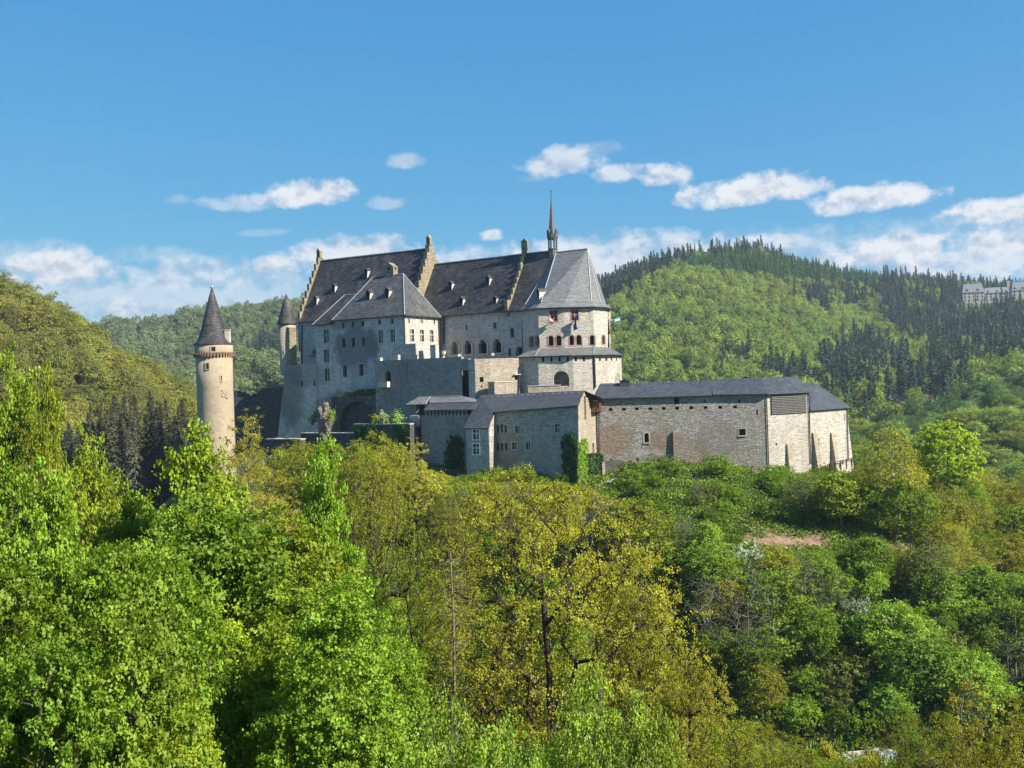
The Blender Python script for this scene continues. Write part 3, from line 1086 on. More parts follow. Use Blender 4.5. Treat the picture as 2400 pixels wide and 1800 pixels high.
    mb.poly([P0, Q0, S0, rp.xyz((s0 + 1.3, zt), -6)])
    put('rampart', mb, WALL, root)


palace()


# ---------------------------------------------------------------- slender turret at the palace's left corner
def turret():
    D = 191.5
    c0 = at(*z1(1035, 620), D)
    c = (c0[0], c0[1])
    Z = lambda y: at(*z1(1038, y), D)[2]
    k = 400 / 1508 / FOC * D
    root = thing('corner_turret', (c[0], c[1], Z(830)), 'slim round turret with a dark slate cone at the left corner of the palace', 'turret')
    mb = MB()
    mb.lathe(c, [(72 * k, Z(900)), (74 * k, Z(450))], 32)
    put('wall', mb, ST_WARM, root, True)
    mb = MB()
    mb.lathe(c, [(88 * k, Z(452)), (88 * k, Z(444)), (76 * k, Z(415)), (58 * k, Z(350)), (32 * k, Z(260)), (3 * k, Z(188))], 36)
    put('roof', mb, SL_OLD, root, True)
    finial(root, c[0], c[1], Z(183), 1.2, .16)
    mb = MB()
    w, P = cyl_wall(z1(1062, 640), c, 74 * k)
    zt, zb = Z(480), Z(900)
    mb.hexa([w.xyz((1.25, zb), -.2), w.xyz((2.8, zb), -.2), w.xyz((2.6, zb), .55), w.xyz((1.4, zb), .55),
             w.xyz((1.25, zt), -.2), w.xyz((2.95, zt), -.2), w.xyz((2.85, zt - .2), .6), w.xyz((1.6, zt - .2), .6)])
    put('flue', mb, ST_OCHRE, root)
    w, P = cyl_wall(z1(994, 706), c, 74 * k)
    mb = MB()
    w.box(mb, 1.9, 2.1, P[2] - .4, P[2] + .4, -.3, .02)
    put('slit_window', mb, BLACKH, root)
    w, P = cyl_wall(z1(1030, 490), c, 74 * k)


turret()


# ---------------------------------------------------------------- hall with the trefoil windows
def hall():
    root = thing('great_hall', HP.xyz((8, -10)), 'long grey hall with four trefoil windows under a steep dark slate roof beside the chapel', 'castle hall')
    zE = (HP.pt(z3(285, 1022))[1] + HP.pt(z3(830, 975))[1]) / 2
    RW = HP.back(6.6)
    zR = (RW.pt(z3(185, 640))[1] + RW.pt(z3(838, 558))[1]) / 2
    s0, s1 = -3.0, HP.L + .3
    zb = -12
    specs = [(340, 1262, 52, 100, 'trefoil'), (437, 1255, 52, 104, 'trefoil'), (547, 1250, 62, 106, 'trefoil'), (656, 1245, 62, 106, 'trefoil'),
             (425, 1110, 13, 38, 'plain'), (637, 1095, 18, 42, 'frame thin'), (767, 1148, 25, 66, 'frame thin')]
    mb = MB()
    hs = []
    for i, sp in enumerate(specs):
        h = hole_of(HP, sp, z3)
        hs.append(h)
        if i < 4:
            m = MB()
            ring(m, HP, h, grow(h, .14), -.05, .10)
            ring(m, HP, grow(h, .19), grow(h, .34), -.05, .2)
            o = put('trefoil_window', m, SANDST, root)
            pm = MB()
            if i == 0:      # bright plate behind the arch; the court's sunlight is put into its colour
                pm.poly([HP.xyz(p, -1.6) for p in grow(h, .6)])
                put('pane', pm, plain('court plaster with painted sunlight', (.8, .62, .36), .9, .1), o)
            else:
                pm.poly([HP.xyz(p, -1.2) for p in grow(h, .05)])
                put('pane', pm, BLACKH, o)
        else:
            fit_window(root, HP, h, sp[4], .4, (REDST, GLASS))
    doors = [(820, 1290, 48, 72, 'arch'), (748, 1292, 20, 60, 'arch')]
    for sp in doors:
        h = hole_of(HP, sp, z3)
        hs.append(h)
        pm = MB()
        pm.poly([HP.xyz(p, -.9) for p in grow(h, .03)])
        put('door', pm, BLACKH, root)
    wall_face(mb, HP, [(s0, zb), (s1, zb), (s1, zE + .1), (s0, zE + .1)], hs, 1.0)
    bk = HP.back(13.2)
    mb.poly([bk.xyz((s0, zb)), bk.xyz((s1, zb)), bk.xyz((s1, zE)), bk.xyz((s0, zE))])
    mb.poly([HP.xyz((s0, zb)), bk.xyz((s0, zb)), bk.xyz((s0, zE)), RW.xyz((s0, zR)), HP.xyz((s0, zE))])
    put('wall', mb, ST_GREY, root)
    r0, r1 = RW.pt(z3(175, 640))[0] - 1, RW.pt(z3(1100, 545))[0]
    mb = MB()
    kk = HP.back(.9)
    zk = zE + (zR - zE) * .9 / 6.6 + .3
    slab(mb, [kk.xyz((r0, zk)), kk.xyz((s1 + .6, zk)), RW.xyz((r1, zR)), RW.xyz((r0, zR))], .25)
    slab(mb, [HP.xyz((s0, zE), .5), HP.xyz((s1, zE), .5), kk.xyz((s1 + .6, zk)), kk.xyz((s0, zk))], .2)
    slab(mb, [RW.xyz((r0, zR)), RW.xyz((r1, zR)), bk.xyz((r1, zE)), bk.xyz((r0, zE))], .25)
    rf = put('roof', mb, SL_OLD, root)
    mb = MB()
    mb.tube(RW.xyz((r0, zR + .05)), RW.xyz((r1, zR + .05)), .12, n=6)
    put('ridge_capping', mb, LEAD, rf)
    gutter(root, [HP.xyz((s0, zE - .12), .6), HP.xyz((s1, zE - .12), .6)], DARKM)
    sl = Slope(HP, zE, RW, zR, HP)
    for p, h in (((308, 832), 1.5), ((588, 798), 1.6), ((390, 955), 1.6), ((640, 935), 1.2)):
        dormer(root, sl.wall_here(z3(*p)), p, h, .95, z3)
    # low stepped parapet dividing the roof: only its top and foot steps stand proud
    mb = MB()
    sG0 = RW.pt(z3(862, 560))[0]
    sG1 = HP.pt(z3(735, 972))[0]
    sg = (sG0 + sG1) / 2
    n = 9
    for i in range(n):
        t0, t1 = 6.6 * i / n, 6.6 * (i + 1) / n
        ex = (.75 if i in (0, n - 1) else .62 if i in (1, 2, n - 2, n - 3) else .2)
        zt = zE + (zR - zE) * (i + 1) / n + ex
        HP.box(mb, sg - .32, sg + .32, zE - 1, zt, -t1, -t0 + (.5 if i == 0 else 0))
        HP.box(mb, sg - .36, sg + .36, zE - 1.02, zt - .004, -13.2 + t0, -13.2 + t1)
    g = put('stepped_gable', mb, ST_OCHRE, root)
    mb = MB()
    zt = zR + .75
    HP.box(mb, sg - .5, sg + .5, zt, zt + 1.5, -7.1, -6.1)
    q = [HP.xyz((sg + a, zt + 1.5), -6.6 + b) for a, b in ((-.55, -.55), (.55, -.55), (.55, .55), (-.55, .55))]
    ap = HP.xyz((sg, zt + 2.2), -6.6)
    for i in range(4):
        mb.poly([q[i], q[(i + 1) % 4], ap])
    put('pinnacle', mb, ST_OCHRE, g)
    # memorial relief and rain pipe
    mb = MB()
    s, z = HP.pt(z3(690, 1150))
    h = rect_poly(s - .3, s + .3, z - .45, z + .45)
    ring(mb, HP, h, grow(h, .09), -.02, .08)
    put('relief', mb, SANDST, root)
    pipe(root, HP.at(z3(262, 1030), .2), HP.at(z3(262, 1230), .2), DARKM, .14)
    pipe(root, HP.at(z3(850, 980), .2), HP.at(z3(850, 1290), .2), DARKM, .12)


hall()


# ---------------------------------------------------------------- chapel: polygonal upper tower
def poly_walls(pts):
    return [Wall(pts[i], pts[i + 1]) for i in range(len(pts) - 1)]


CH = [(1227, 175.3), (1267, 170.6), (1327, 170.1), (1396, 170.9), (1421, 173.2), (1434, 177), (1433, 182), (1405, 187), (1340, 189)]


def chapel():
    W = poly_walls(CH)
    plan = [W[0].a] + [w.b for w in W]
    cen = np.mean(np.array(plan), axis=0)
    root = thing('chapel_tower', (cen[0], cen[1], -6), 'round chapel tower with arcaded windows, pale slate roof and needle spire', 'chapel')
    zE = np.mean([W[1].pt(z3(1060, 960))[1], W[1].pt(z3(1150, 952))[1], W[2].pt(z3(1330, 952))[1]])
    zb = -8.0
    spec = {
        0: [(912, 1213, 30, 76, 'arch'), (957, 1208, 30, 76, 'arch')],
        1: [(1078, 1022, 54, 76, 'frame cross bars'), (1057, 1208, 36, 74, 'arch'), (1116, 1206, 38, 74, 'arch')],
        2: [(1235, 1018, 54, 76, 'frame cross bars'), (1213, 1203, 36, 74, 'arch'), (1267, 1202, 40, 74, 'arch'), (1367, 1203, 38, 72, 'arch')],
        3: [(1450, 1200, 25, 68, 'arch')],
        4: [(1493, 1012, 18, 64, 'frame cross'), (1497, 1195, 10, 60, 'arch')],
    }
    mb = MB()
    for i, w in enumerate(W):
        hs = []
        for sp in spec.get(i, []):
            h = hole_of(w, sp, z3)
            hs.append(h)
            if 'arch' in sp[4]:
                m = MB()
                ring(m, w, h, grow(h, .16), -.04, .06)
                s0, s1 = h[0][0], h[1][0]
                o = put('arched_window', m, REDST, root)
                pm = MB()
                pm.poly([w.xyz(p, -.68) for p in grow(h, .03)])
                put('pane', pm, BLACKH, o)
            else:
                fit_window(root, w, h, sp[4], .35, (REDST, GLASS))
        wall_face(mb, w, [(0, zb), (w.L, zb), (w.L, zE), (0, zE)], hs, .7)
    put('wall', mb, ST_WHITE, root)
    # string course columns between paired arches
    for i, (x, y) in ((1, (1087, 1222)), (2, (1240, 1218)), (0, (934, 1226))):
        a, b = W[i].at(z3(x, y + 28), -.1), W[i].at(z3(x, y - 28), -.1)
        mb = MB()
        mb.tube(a, b, .1, n=8)
        put('column', mb, SANDST, root)
    # roof
    D0, D1 = 182.0, 180.0
    RWc = HP.back(6.6)
    R1, R0, Rb = RWc.at(z3(1330, 527)), RWc.at(z3(1095, 548)), RWc.at(z3(1035, 552))
    zr = (R0[2] + R1[2] + Rb[2]) / 3
    R0[2] = R1[2] = Rb[2] = zr

    def off(p, k):
        v = p - cen
        return p + v / np.linalg.norm(v) * k
    E = [np.append(off(p, .55), zE - .05) for p in plan]
    K = [np.append(off(p, -.75), zE + .95) for p in plan]
    mb = MB()
    for i in range(len(plan) - 1):
        slab(mb, [E[i], E[i + 1], K[i + 1], K[i]], .16)
    flare = put('roof_skirt', mb, SL_LIGHT, root)
    top = [R0, R0, R1, R1, R1, R1, R1, R1, R0]
    mb = MB()
    for i in range(len(plan) - 1):
        a, b = top[i], top[i + 1]
        if np.allclose(a, b):
            mb.poly([K[i], K[i + 1], a])
        else:
            mb.poly([K[i], K[i + 1], b, a])
    mb.poly([K[0], R0, Rb])
    mb.poly([K[-1], R0, K[0]])
    put('roof', mb, SL_LIGHT, root)
    mb = MB()
    up = np.array((0, 0, .07))
    for i in (1, 3, 4, 5):
        mb.tube(K[i] + up, top[i] + up, .09, n=6)
    mb.tube(R0 + up, R1 + up, .1, n=6)
    for i in range(6):
        mb.tube(K[i] + up, K[i + 1] + up, .06, n=6)
    mb.tube(K[0] + up, RWc.at(z3(1090, 560)) + up, .09, n=6)
    put('lead_hips', mb, LEAD, flare)
    gutter(root, [e - (0, 0, .12) for e in E[:6]], DARKM)
    w = Wall(plan[0], plan[1], raw=True)
    ww = Wall(K[0][:2], K[1][:2], raw=True)
    dormer(root, ww.back(.1), (967, 900), 1.6, 1.0, z3)
    # needle spire on its open lantern
    D = RWc.at(z3(1071, 552))[1]
    c0 = at(*z3(1071, 520), D)
    c = (c0[0], c0[1])
    Z = lambda y: at(*z3(1070, y), D)[2]
    k = 520 / 1659 / FOC * D
    mb = MB()
    mb.lathe(c, [(36 * k, Z(640)), (35 * k, Z(530)), (37 * k, Z(527)), (37 * k, Z(520))], 8)
    mb.lathe(c, [(38 * k, Z(452)), (38 * k, Z(440)), (34 * k, Z(436)), (33 * k, Z(410)), (26 * k, Z(380)), (13 * k, Z(255)), (2 * k, Z(128))], 8)
    for i in range(8):
        t = 2 * math.pi * (i + .5) / 8
        x, y = c[0] + math.cos(t) * 31 * k, c[1] + math.sin(t) * 31 * k
        mb.tube((x, y, Z(525)), (x, y, Z(445)), .16, n=6)
        # small gables round the lantern head
        t = 2 * math.pi * i / 8
        ax = np.array((math.cos(t), math.sin(t), 0))
        tx = np.array((-math.sin(t), math.cos(t), 0))
        b0 = np.array((c[0], c[1], Z(441))) + ax * 41 * k
        mb.prism([b0 - tx * 16 * k, b0 + tx * 16 * k, b0 + np.array((0, 0, 62 * k))], -ax * 18 * k)
    spire = put('spire', mb, slate('spire slate', (.05, .055, .055), (.09, .1, .1), (.15, .165, .16), .5, 1.4, .2), root)
    mb = MB()
    mb.tube((c[0], c[1], Z(140)), (c[0], c[1], Z(72)), .06, .04, 6)
    mb.lathe(c, [(.02, Z(128)), (.16, Z(124)), (.02, Z(119))], 8)
    mb.box((c[0], c[1], Z(92)), (.26, .04, .04))
    put('cross', mb, DARKM, spire)


chapel()

# ---------------------------------------------------------------- bastion wrapped round the foot of the chapel
BA = [(1217, 166.4), (1263, 164.6), (1345, 163.8), (1391, 164.9), (1428, 167.3), (1451, 170.5), (1458, 174.5), (1456, 181)]


def bastion():
    W = poly_walls(BA)
    plan = [W[0].a] + [w.b for w in W]
    cen = np.mean(np.array(plan), axis=0)
    root = thing('round_bastion', (cen[0], cen[1] - 4, -18), 'curved white stone bastion with a dark arch below the chapel tower', 'bastion')
    zE = (W[1].pt(z3(1030, 1318))[1] + W[2].pt(z3(1300, 1315))[1]) / 2
    zb = -20
    spec = {
        1: [(998, 1348, 17, 36, 'plain'), (1060, 1347, 17, 36, 'plain'), (1121, 1346, 17, 36, 'plain'), (1182, 1345, 17, 36, 'plain')],
        2: [(1243, 1344, 17, 36, 'plain'), (1304, 1343, 17, 36, 'plain'), (1134, 1490, 118, 112, 'arch')],
        3: [(1423, 1342, 14, 34, 'plain'), (1470, 1342, 13, 34, 'plain')],
        4: [(1510, 1342, 11, 34, 'plain'), (1547, 1342, 8, 32, 'plain')],
    }
    # the big arch straddles the facet joint: move it to whichever facet holds its centre
    s = W[1].pt(z3(1134, 1490))[0]
    if s < W[1].L - 1.9:
        spec[1].append(spec[2].pop())
    mb = MB()
    for i, w in enumerate(W):
        hs = []
        for sp in spec.get(i, []):
            h = hole_of(w, sp, z3)
            hs.append(h)
            if 'arch' in sp[4]:
                pm = MB()
                pm.poly([w.xyz(p, -2.2) for p in grow(h, .2)])
                o = put('arch_recess', pm, ST_TERR, root)
                pm = MB()
                s_, z_ = w.pt(z3(1108, 1528))
                q = rect_poly(s_ - .5, s_ + .5, z_ - .5, z_ + .5)
                ring(pm, w, q, grow(q, .12), -2.2, -2.05)
                pf = put('window', pm, SANDST, o)
            else:
                fit_window(root, w, h, 'plain', .5, (SANDST, BLACKH), 'loophole')
        dp = 2.2 if any('arch' in sp[4] for sp in spec.get(i, [])) else .5
        small = [h for h in hs if len(h) == 4]
        archs = [h for h in hs if len(h) > 4]
        wall_face(mb, w, [(0, zb), (w.L, zb), (w.L, zE), (0, zE)], hs, .5)
        for h in archs:
            for a in range(len(h)):
                p, q = h[a], h[(a + 1) % len(h)]
                mb.poly([w.xyz(p, -.49), w.xyz(q, -.49), w.xyz(q, -2.2), w.xyz(p, -2.2)])
    put('wall', mb, ST_WHITE, root)

    def off(p, k):
        v = p - cen
        return p + v / np.linalg.norm(v) * k
    E = [np.append(off(p, .55), zE - .02) for p in plan]
    WC = poly_walls(CH)
    cp = [WC[0].a] + [w.b for w in WC]
    zt = WC[1].pt(z3(1100, 1262))[1]
    inner = [cp[0], cp[1], cp[2], cp[3], cp[4], cp[5], cp[6], cp[7]]
    K = [np.append(p, zt) for p in inner]
    K[0] = np.append(inner[0] * .4 + inner[1] * .6, zt)
    mb = MB()
    for i in range(len(plan) - 1):
        slab(mb, [E[i], E[i + 1], K[i + 1], K[i]], .15)
    rf = put('roof', mb, slate('bastion roof slate', (.08, .08, .075), (.13, .13, .12), (.2, .195, .18), .55, .9, .4), root)
    mb = MB()
    for i in (1, 3):
        mb.tube(E[i] + (0, 0, .07), K[i] + (0, 0, .07), .08, n=6)
    put('lead_hips', mb, LEAD, rf)
    gutter(root, [e - (0, 0, .1) for e in E[:7]], DARKM, .12)
    pipe(root, W[2].at(z3(1377, 1322), .15), W[2].at(z3(1386, 1560), .15), DARKM, .16)
    # blind arch on the right flank
    w, (x, y) = W[4], (1556, 1482)
    h = hole_of(w, (x, y, 30, 60, 'arch'), z3)
    mb = MB()
    ring(mb, w, h, grow(h, .12), -.02, .06)
    o = put('blind_arch', mb, ST_WARM, root)
    pm = MB()
    pm.poly([w.xyz(p, .015) for p in h])
    put('pane', pm, ST_TERR, o)


bastion()

# ---------------------------------------------------------------- terrace in front of palace and hall
TP = Wall((880, 173.6), (1083, 164.2))


def terrace():
    root = thing('terrace_wall', TP.xyz((6, -18)), 'dark grey terrace wall with an arched balcony door below the palace', 'wall')
    ztop = (TP.pt(z2(950, 1090))[1] + TP.pt(z4(640, 85))[1]) / 2
    zb = -22
    w = TP
    h = hole_of(w, (970, 1232, 50, 90, 'arch'), z2)
    mb = MB()
    wall_face(mb, w, [(0, zb), (w.L, zb), (w.L, ztop), (0, ztop)], [h], .9)
    w.box(mb, 0, w.L, ztop - .9, ztop + .02, -.8, -.002)
    put('wall', mb, ST_TERR, root)
    pm = MB()
    pm.poly([w.xyz(p, -.85) for p in grow(h, .03)])
    put('door', pm, BLACKH, root)
    mb = MB()
    s0, s1 = w.pt(z2(916, 1290))[0], w.pt(z2(997, 1290))[0]
    z0, z1_ = w.pt(z2(960, 1326))[1], w.pt(z2(960, 1278))[1]
    w.box(mb, s0, s1, z0, z0 + .3, .002, 1.1)
    w.box(mb, s0, s0 + .15, z0 + .302, z1_, .002, 1.1)
    w.box(mb, s1 - .15, s1, z0 + .302, z1_, .002, 1.1)
    w.box(mb, s0 + .152, s1 - .152, z0 + .302, z1_ - .003, .95, 1.098)
    put('balcony', mb, SANDST, root)
    mb = MB()
    floor_w = TP
    P = [w.xyz((0, ztop - 1.0), -.5), w.xyz((w.L - .3, ztop - 1.0), -.5), np.array((-5.0, 166.6, ztop - 1.0)), np.array((1.0, 168.2, ztop - 1.0)), np.array((3.5, 176, ztop - 1.0)), w.xyz((0, ztop - 1.0), -14)]
    slab(mb, P, .3)
    put('terrace_floor', mb, ST_TERR, root)
    # broken merlons, piers and garden walls standing on the terrace edge
    mb = MB()
    for (x0, x1, y0, y1, o0, o1) in ((865, 905, 1075, 1100, -.8, -.05), (1000, 1055, 1050, 1095, -1.6, -.9), (1058, 1205, 955, 1100, -3.2, -2.6), (1330, 1372, 966, 1100, -2.4, -1.4), (1232, 1270, 1015, 1100, -3.0, -2.2)):
        wb_ = TP.back(-o1)
        a, b = wb_.pt(z2(x0, y1)), wb_.pt(z2(x1, y0))
        wb_.box(mb, a[0], b[0], a[1] - 1, b[1], o0 - o1, 0)
    put('parapet', mb, ST_GREY, root)
    # masonry section right of the deep slot, then the sunlit return
    T = poly_walls([(1083.5, 164.2), (1085.5, 166.6), (1098, 165.9), (1099, 163.6), (1114.3, 162.4), (1149.5, 163.0), (1217.5, 165.3)])
    mats = [ST_WHITE, BLACKH, ST_DARK, ST_GREY, ST_WARM, ST_WARM]  # light put into colour: pale and warm on sunlit faces, dark inside the slot
    sp5 = {4: [(938, 285, 36, 50, 'plain'), (936, 350, 12, 24, 'plain')], 5: [(1272, 268, 34, 40, 'plain')]}
    for i, t in enumerate(T):
        mb = MB()
        hs = windows(root, t, sp5.get(i, []), z4, .5, glass=BLACKH)
        z_top = t.pt(z4(960, 86))[1] if i >= 3 else TP.pt(z4(780, 195))[1]
        wall_face(mb, t, [(0, zb), (t.L, zb), (t.L, z_top), (0, z_top)], hs, .5)
        if i >= 3:
            t.box(mb, 0, t.L, z_top - 1, z_top + .02 + .004 * i, -.8, -.003)
        put('wall', mb, mats[i], root)
    t = T[3]
    mb = MB()
    zt = TP.pt(z4(780, 195))[1]
    z_top = TP.pt(z4(780, 86))[1]
    lw = Wall(T[0].a, T[3].a, raw=True)
    lw.box(mb, .002, lw.L - .002, zt, z_top, -1.0, -.01)
    put('lintel', mb, ST_TERR, root)
    pipe(root, T[5].at(z4(1298, 165), .15), T[5].at(z4(1290, 415), .15), DARKM, .12)
    # hood above the shuttered opening
    mb = MB()
    s, z = T[5].pt(z4(1272, 240))
    T[5].box(mb, s - .6, s + .6, z, z + .12, 0, .5)
    put('hood', mb, SANDST, root)
    # low walls in front of the bastion's foot
    for (x0, x1, y0, y1, lab) in ((1062, 1232, 308, 420, 'square'), (1383, 1690, 342, 410, 'long')):
        w_ = T[5].back(-3.5) if lab == 'square' else Wall((1217, 161.4), (1330, 160.8))
        a, b = w_.pt(z4(x0, y1)), w_.pt(z4(x1, y0))
        r = thing('yard_wall', w_.xyz((a[0], a[1] - 4)), 'low square stone pier wall catching sun below the terrace' if lab == 'square' else 'low long stone wall under the big bastion arch', 'wall')
        mb = MB()
        w_.box(mb, a[0], b[0], a[1] - 6, b[1], -2.4, 0)
        put('wall', mb, ST_WARM, r)
        mb = MB()
        w_.box(mb, a[0] - .08, b[0] + .08, b[1] + .002, b[1] + .14, -2.48, .08)
        put('coping', mb, SANDST, r)


terrace()

# ---------------------------------------------------------------- long outer building with the row of beam holes
LP = Wall((1396, 156.3), (1792, 152.2))
ST_LONG = stone('rough grey outer wall', (.20, .185, .165), (.40, .375, .33), (.56, .53, .475), 3.8, .9, (.27, .23, .18), .4, patches=[
    (tuple(LP.at(z5(240, 620))), (4.2, 5, 2.9), (.30, .19, .12), .75), (tuple(LP.at(z5(640, 620))), (3.3, 5, 2.3), (.30, .20, .13), .7),
    (tuple(LP.at(z5(870, 740))), (3.2, 5, 3.4), (.27, .19, .12), .6), (tuple(LP.at(z5(1050, 640))), (4, 5, 4), (.24, .21, .17), .5)], drip=.3)


def outer_building():
    root = thing('long_outer_building', LP.xyz((12, -15)), 'long low outer castle building with beam holes and blue grey slate roof', 'building')
    zE = (LP.pt(z5(130, 294))[1] + LP.pt(z5(1400, 268))[1]) / 2
    zb = -24
    holes = [(135, 392), (232, 390), (332, 388), (431, 385), (534, 384), (636, 382), (739, 380), (846, 377), (956, 375), (1067, 373), (1180, 371)]
    specs = [(x, y, 29, 21, 'plain') for x, y in holes]
    specs += [(311, 343, 6, 28, 'plain'), (527, 338, 7, 26, 'plain'), (952, 328, 8, 24, 'plain'), (735, 322, 38, 54, 'plain'), (1212, 327, 18, 26, 'plain'),
              (506, 605, 34, 74, 'arch frame sill'), (1236, 562, 50, 50, 'frame thin sill'), (1348, 412, 12, 42, 'plain'), (970, 446, 8, 8, 'plain')]
    mb = MB()
    hs = []
    for i, sp in enumerate(specs):
        h = hole_of(LP, sp, z5)
        hs.append(h)
        nm = 'beam_hole' if i < 11 else 'slit_window' if i in (11, 12, 13, 18, 19) else 'window'
        fit_window(root, LP, h, sp[4], .6, (SANDST, BLACKH), nm)
    wall_face(mb, LP, [(0, zb), (LP.L, zb), (LP.L, zE), (0, zE)], hs, .6)
    put('wall', mb, ST_LONG, root)
    # sunlit end wall with the slatted screen
    c1 = LP.b
    EW = Wall(c1, np.array(((z5(1738, 500)[0] - 1200) / FOC * 156.4, 156.4)), raw=True)
    zE2 = EW.pt(z5(1600, 263))[1]
    zE2 = zE
    mb = MB()
    sp = [(1495, 655, 14, 16, 'plain')]
    hs = windows(root, EW, sp, z5, .4, glass=BLACKH)
    sc = hole_of(EW, (1587, 346, 262, 150, 'plain'), z5)
    s0, s1 = sc[0][0], sc[1][0]
    z0, zt = sc[0][1], zE - .1
    scr = rect_poly(s0, min(s1, EW.L - .15), z0, zt)
    wall_face(mb, EW, [(0, zb), (EW.L, zb), (EW.L, zE), (0, zE)], hs + [scr], .6)
    put('wall', mb, ST_WHITE, root)
    pm = MB()
    pm.poly([EW.xyz(p, -.9) for p in grow(scr, .3)])
    scp = put('slatted_screen', pm, BLACKH, root)
    mb = MB()
    n = 13
    for i in range(n):
        z = z0 + (zt - z0) * (i + .5) / n
        mb.hexa([EW.xyz((a, zz), o) for zz, oo in ((z - .075, 0), (z + .075, 0)) for a, o in ((scr[0][0] - .1, .05), (scr[1][0] + .1, .05), (scr[1][0] + .1, .22), (scr[0][0] - .1, .22))])
    for q in (0, .35, .7, 1):
        s = scr[0][0] + (scr[1][0] - scr[0][0]) * q
        EW.box(mb, s - .05, s + .05, z0 - .1, zt, -.1, .045)
    put('slats', mb, WOOD_G, scp)
    bk = LP.back(7.5)
    mb = MB()
    mb.poly([bk.xyz((-4, zb)), bk.xyz((LP.L - 2, zb)), bk.xyz((LP.L - 2, zE)), bk.xyz((-4, zE))])
    put('wall', mb, ST_GREY, root)
    # roofs
    RW = LP.back(4.4)
    zRa = (RW.pt(z5(200, 191))[1] + RW.pt(z5(980, 166))[1]) / 2
    RW2 = LP.back(5.0)
    zRb = RW2.pt(z5(1180, 154))[1]
    j = LP.pt(z5(1008, 268))[0]
    jr = j
    l0 = LP.pt(z5(92, 294))[0]
    l1 = RW.pt(z5(150, 192))[0]
    e = lambda s, o=.4, z=zE - .12: LP.xyz((s, z), o)
    mb = MB()
    slab(mb, [e(l0), e(j), RW.xyz((jr, zRa)), RW.xyz((l1, zRa))], .18)
    slab(mb, [RW.xyz((l1, zRa)), RW.xyz((jr, zRa)), bk.xyz((jr, zE)), bk.xyz((l0, zE))], .18)
    mb.poly([e(l0), RW.xyz((l1, zRa)), bk.xyz((l0, zE))])
    put('roof', mb, SL_NEW, root)
    mb = MB()
    h0 = RW2.pt(z5(1372, 151))[0]
    eR = EW.xyz((EW.L + .3, zE - .12), .4)
    eC = LP.xyz((LP.L + .35, zE - .12), .5)
    top0, top1 = RW2.xyz((j, zRb)), RW2.xyz((h0, zRb))
    hip_r = at(*z5(1655, 150), 160.0)
    hip_r[2] = zRb
    slab(mb, [e(j + .03, .45, zE - .02), eC, top1, top0], .18)
    slab(mb, [eC, eR, hip_r, top1], .18)
    mb.poly([eR, bk.xyz((LP.L, zE)), hip_r])
    mb.poly([top0, top1, hip_r, bk.xyz((LP.L, zE)), bk.xyz((j, zE))])
    mb.poly([e(j, .45, zE), top0, bk.xyz((j, zE))])
    put('roof', mb, SL_NEW, root)
    gutter(root, [e(l0) - (0, 0, .1), e(j) - (0, 0, .1)], DARKM, .09)
    gutter(root, [e(j + .1, .45, zE - .1), eC - (0, 0, .1), eR - (0, 0, .1)], DARKM, .09)
    # rows of snow hooks near both ridges
    for (wr, zr, we, s_a, s_b, n) in ((RW, zRa, LP, l1 + 1, j - .6, 22), (RW2, zRb, LP, j + .6, h0 - .5, 10)):
        mb = MB()
        for i in range(n):
            s = s_a + (s_b - s_a) * (i + .5) / n
            a, b = wr.xyz((s, zr)), LP.xyz((s, zE - .12), .4)
            p = a + (b - a) * .14
            mb.box(p + np.array((0, 0, .05)), (.09, .05, .035))
        put('snow_hooks', mb, DARKM, root)
    # box chimney
    cw = RW.back(-1.2)
    s0, z0 = cw.pt(z5(302, 236))
    s1, z1_ = cw.pt(z5(375, 170))
    mb = MB()
    cw.box(mb, s0, s1, z0 - 1.0, z1_, -1.2, 0)
    ch = put('chimney', mb, SL_NEW, root)
    mb = MB()
    cw.box(mb, s0 - .1, s1 + .1, z1_ + .002, z1_ + .1, -1.3, .1)
    cw.box(mb, (s0 + s1) / 2 - .15, (s0 + s1) / 2 + .15, z1_ + .102, z1_ + .42, -.75, -.45)
    put('cap', mb, DARKM, ch)
    # pilaster buttress in the middle of the front
    s0, s1 = LP.pt(z5(711, 700))[0], LP.pt(z5(812, 700))[0]
    zt = LP.pt(z5(760, 556))[1]
    mb = MB()
    mb.hexa([LP.xyz((a, z), o) for z, oo in ((zb, 1.0), (zt, .32)) for a, o in ((s0, -.1), (s1, -.1), (s1, oo), (s0, oo))])
    put('buttress', mb, ST_LONG, root)
    # sloping buttress on the end wall
    def butt(w, x0, x1, yt, out, mat=ST_WARM):
        s0 = w.pt(z5(x0, 760))[0]
        zt = w.pt(z5((x0 + x1) / 2, yt))[1]
        mb = MB()
        mb.hexa([w.xyz((s0, zb), -.1), w.xyz((s0 + 1.15, zb), -.1), w.xyz((s0 + 1.15, zb), out * 1.9), w.xyz((s0, zb), out * 1.9),
                 w.xyz((s0, zt), -.1), w.xyz((s0 + 1.15, zt), -.1), w.xyz((s0 + 1.15, zt - .35), .28), w.xyz((s0, zt - .35), .28)])
        put('buttress', mb, mat, root)
    butt(EW, 1572, 1610, 642, .8)
    # further end building, lower roof
    c2 = EW.b
    FW = Wall(c2, np.array(((z5(2032, 500)[0] - 1200) / FOC * 163.4, 163.4)), raw=True)
    zF = FW.pt(z5(1890, 380))[1]
    mb = MB()
    sp = [(1815, 640, 15, 60, 'plain'), (2016, 452, 6, 46, 'plain')]
    hs = windows(root, FW, sp, z5, .4, glass=BLACKH)
    wall_face(mb, FW, [(0, zb), (FW.L, zb), (FW.L, zF), (0, zF)], hs, .4)
    q = FW.b + np.array((-9, 9.0))
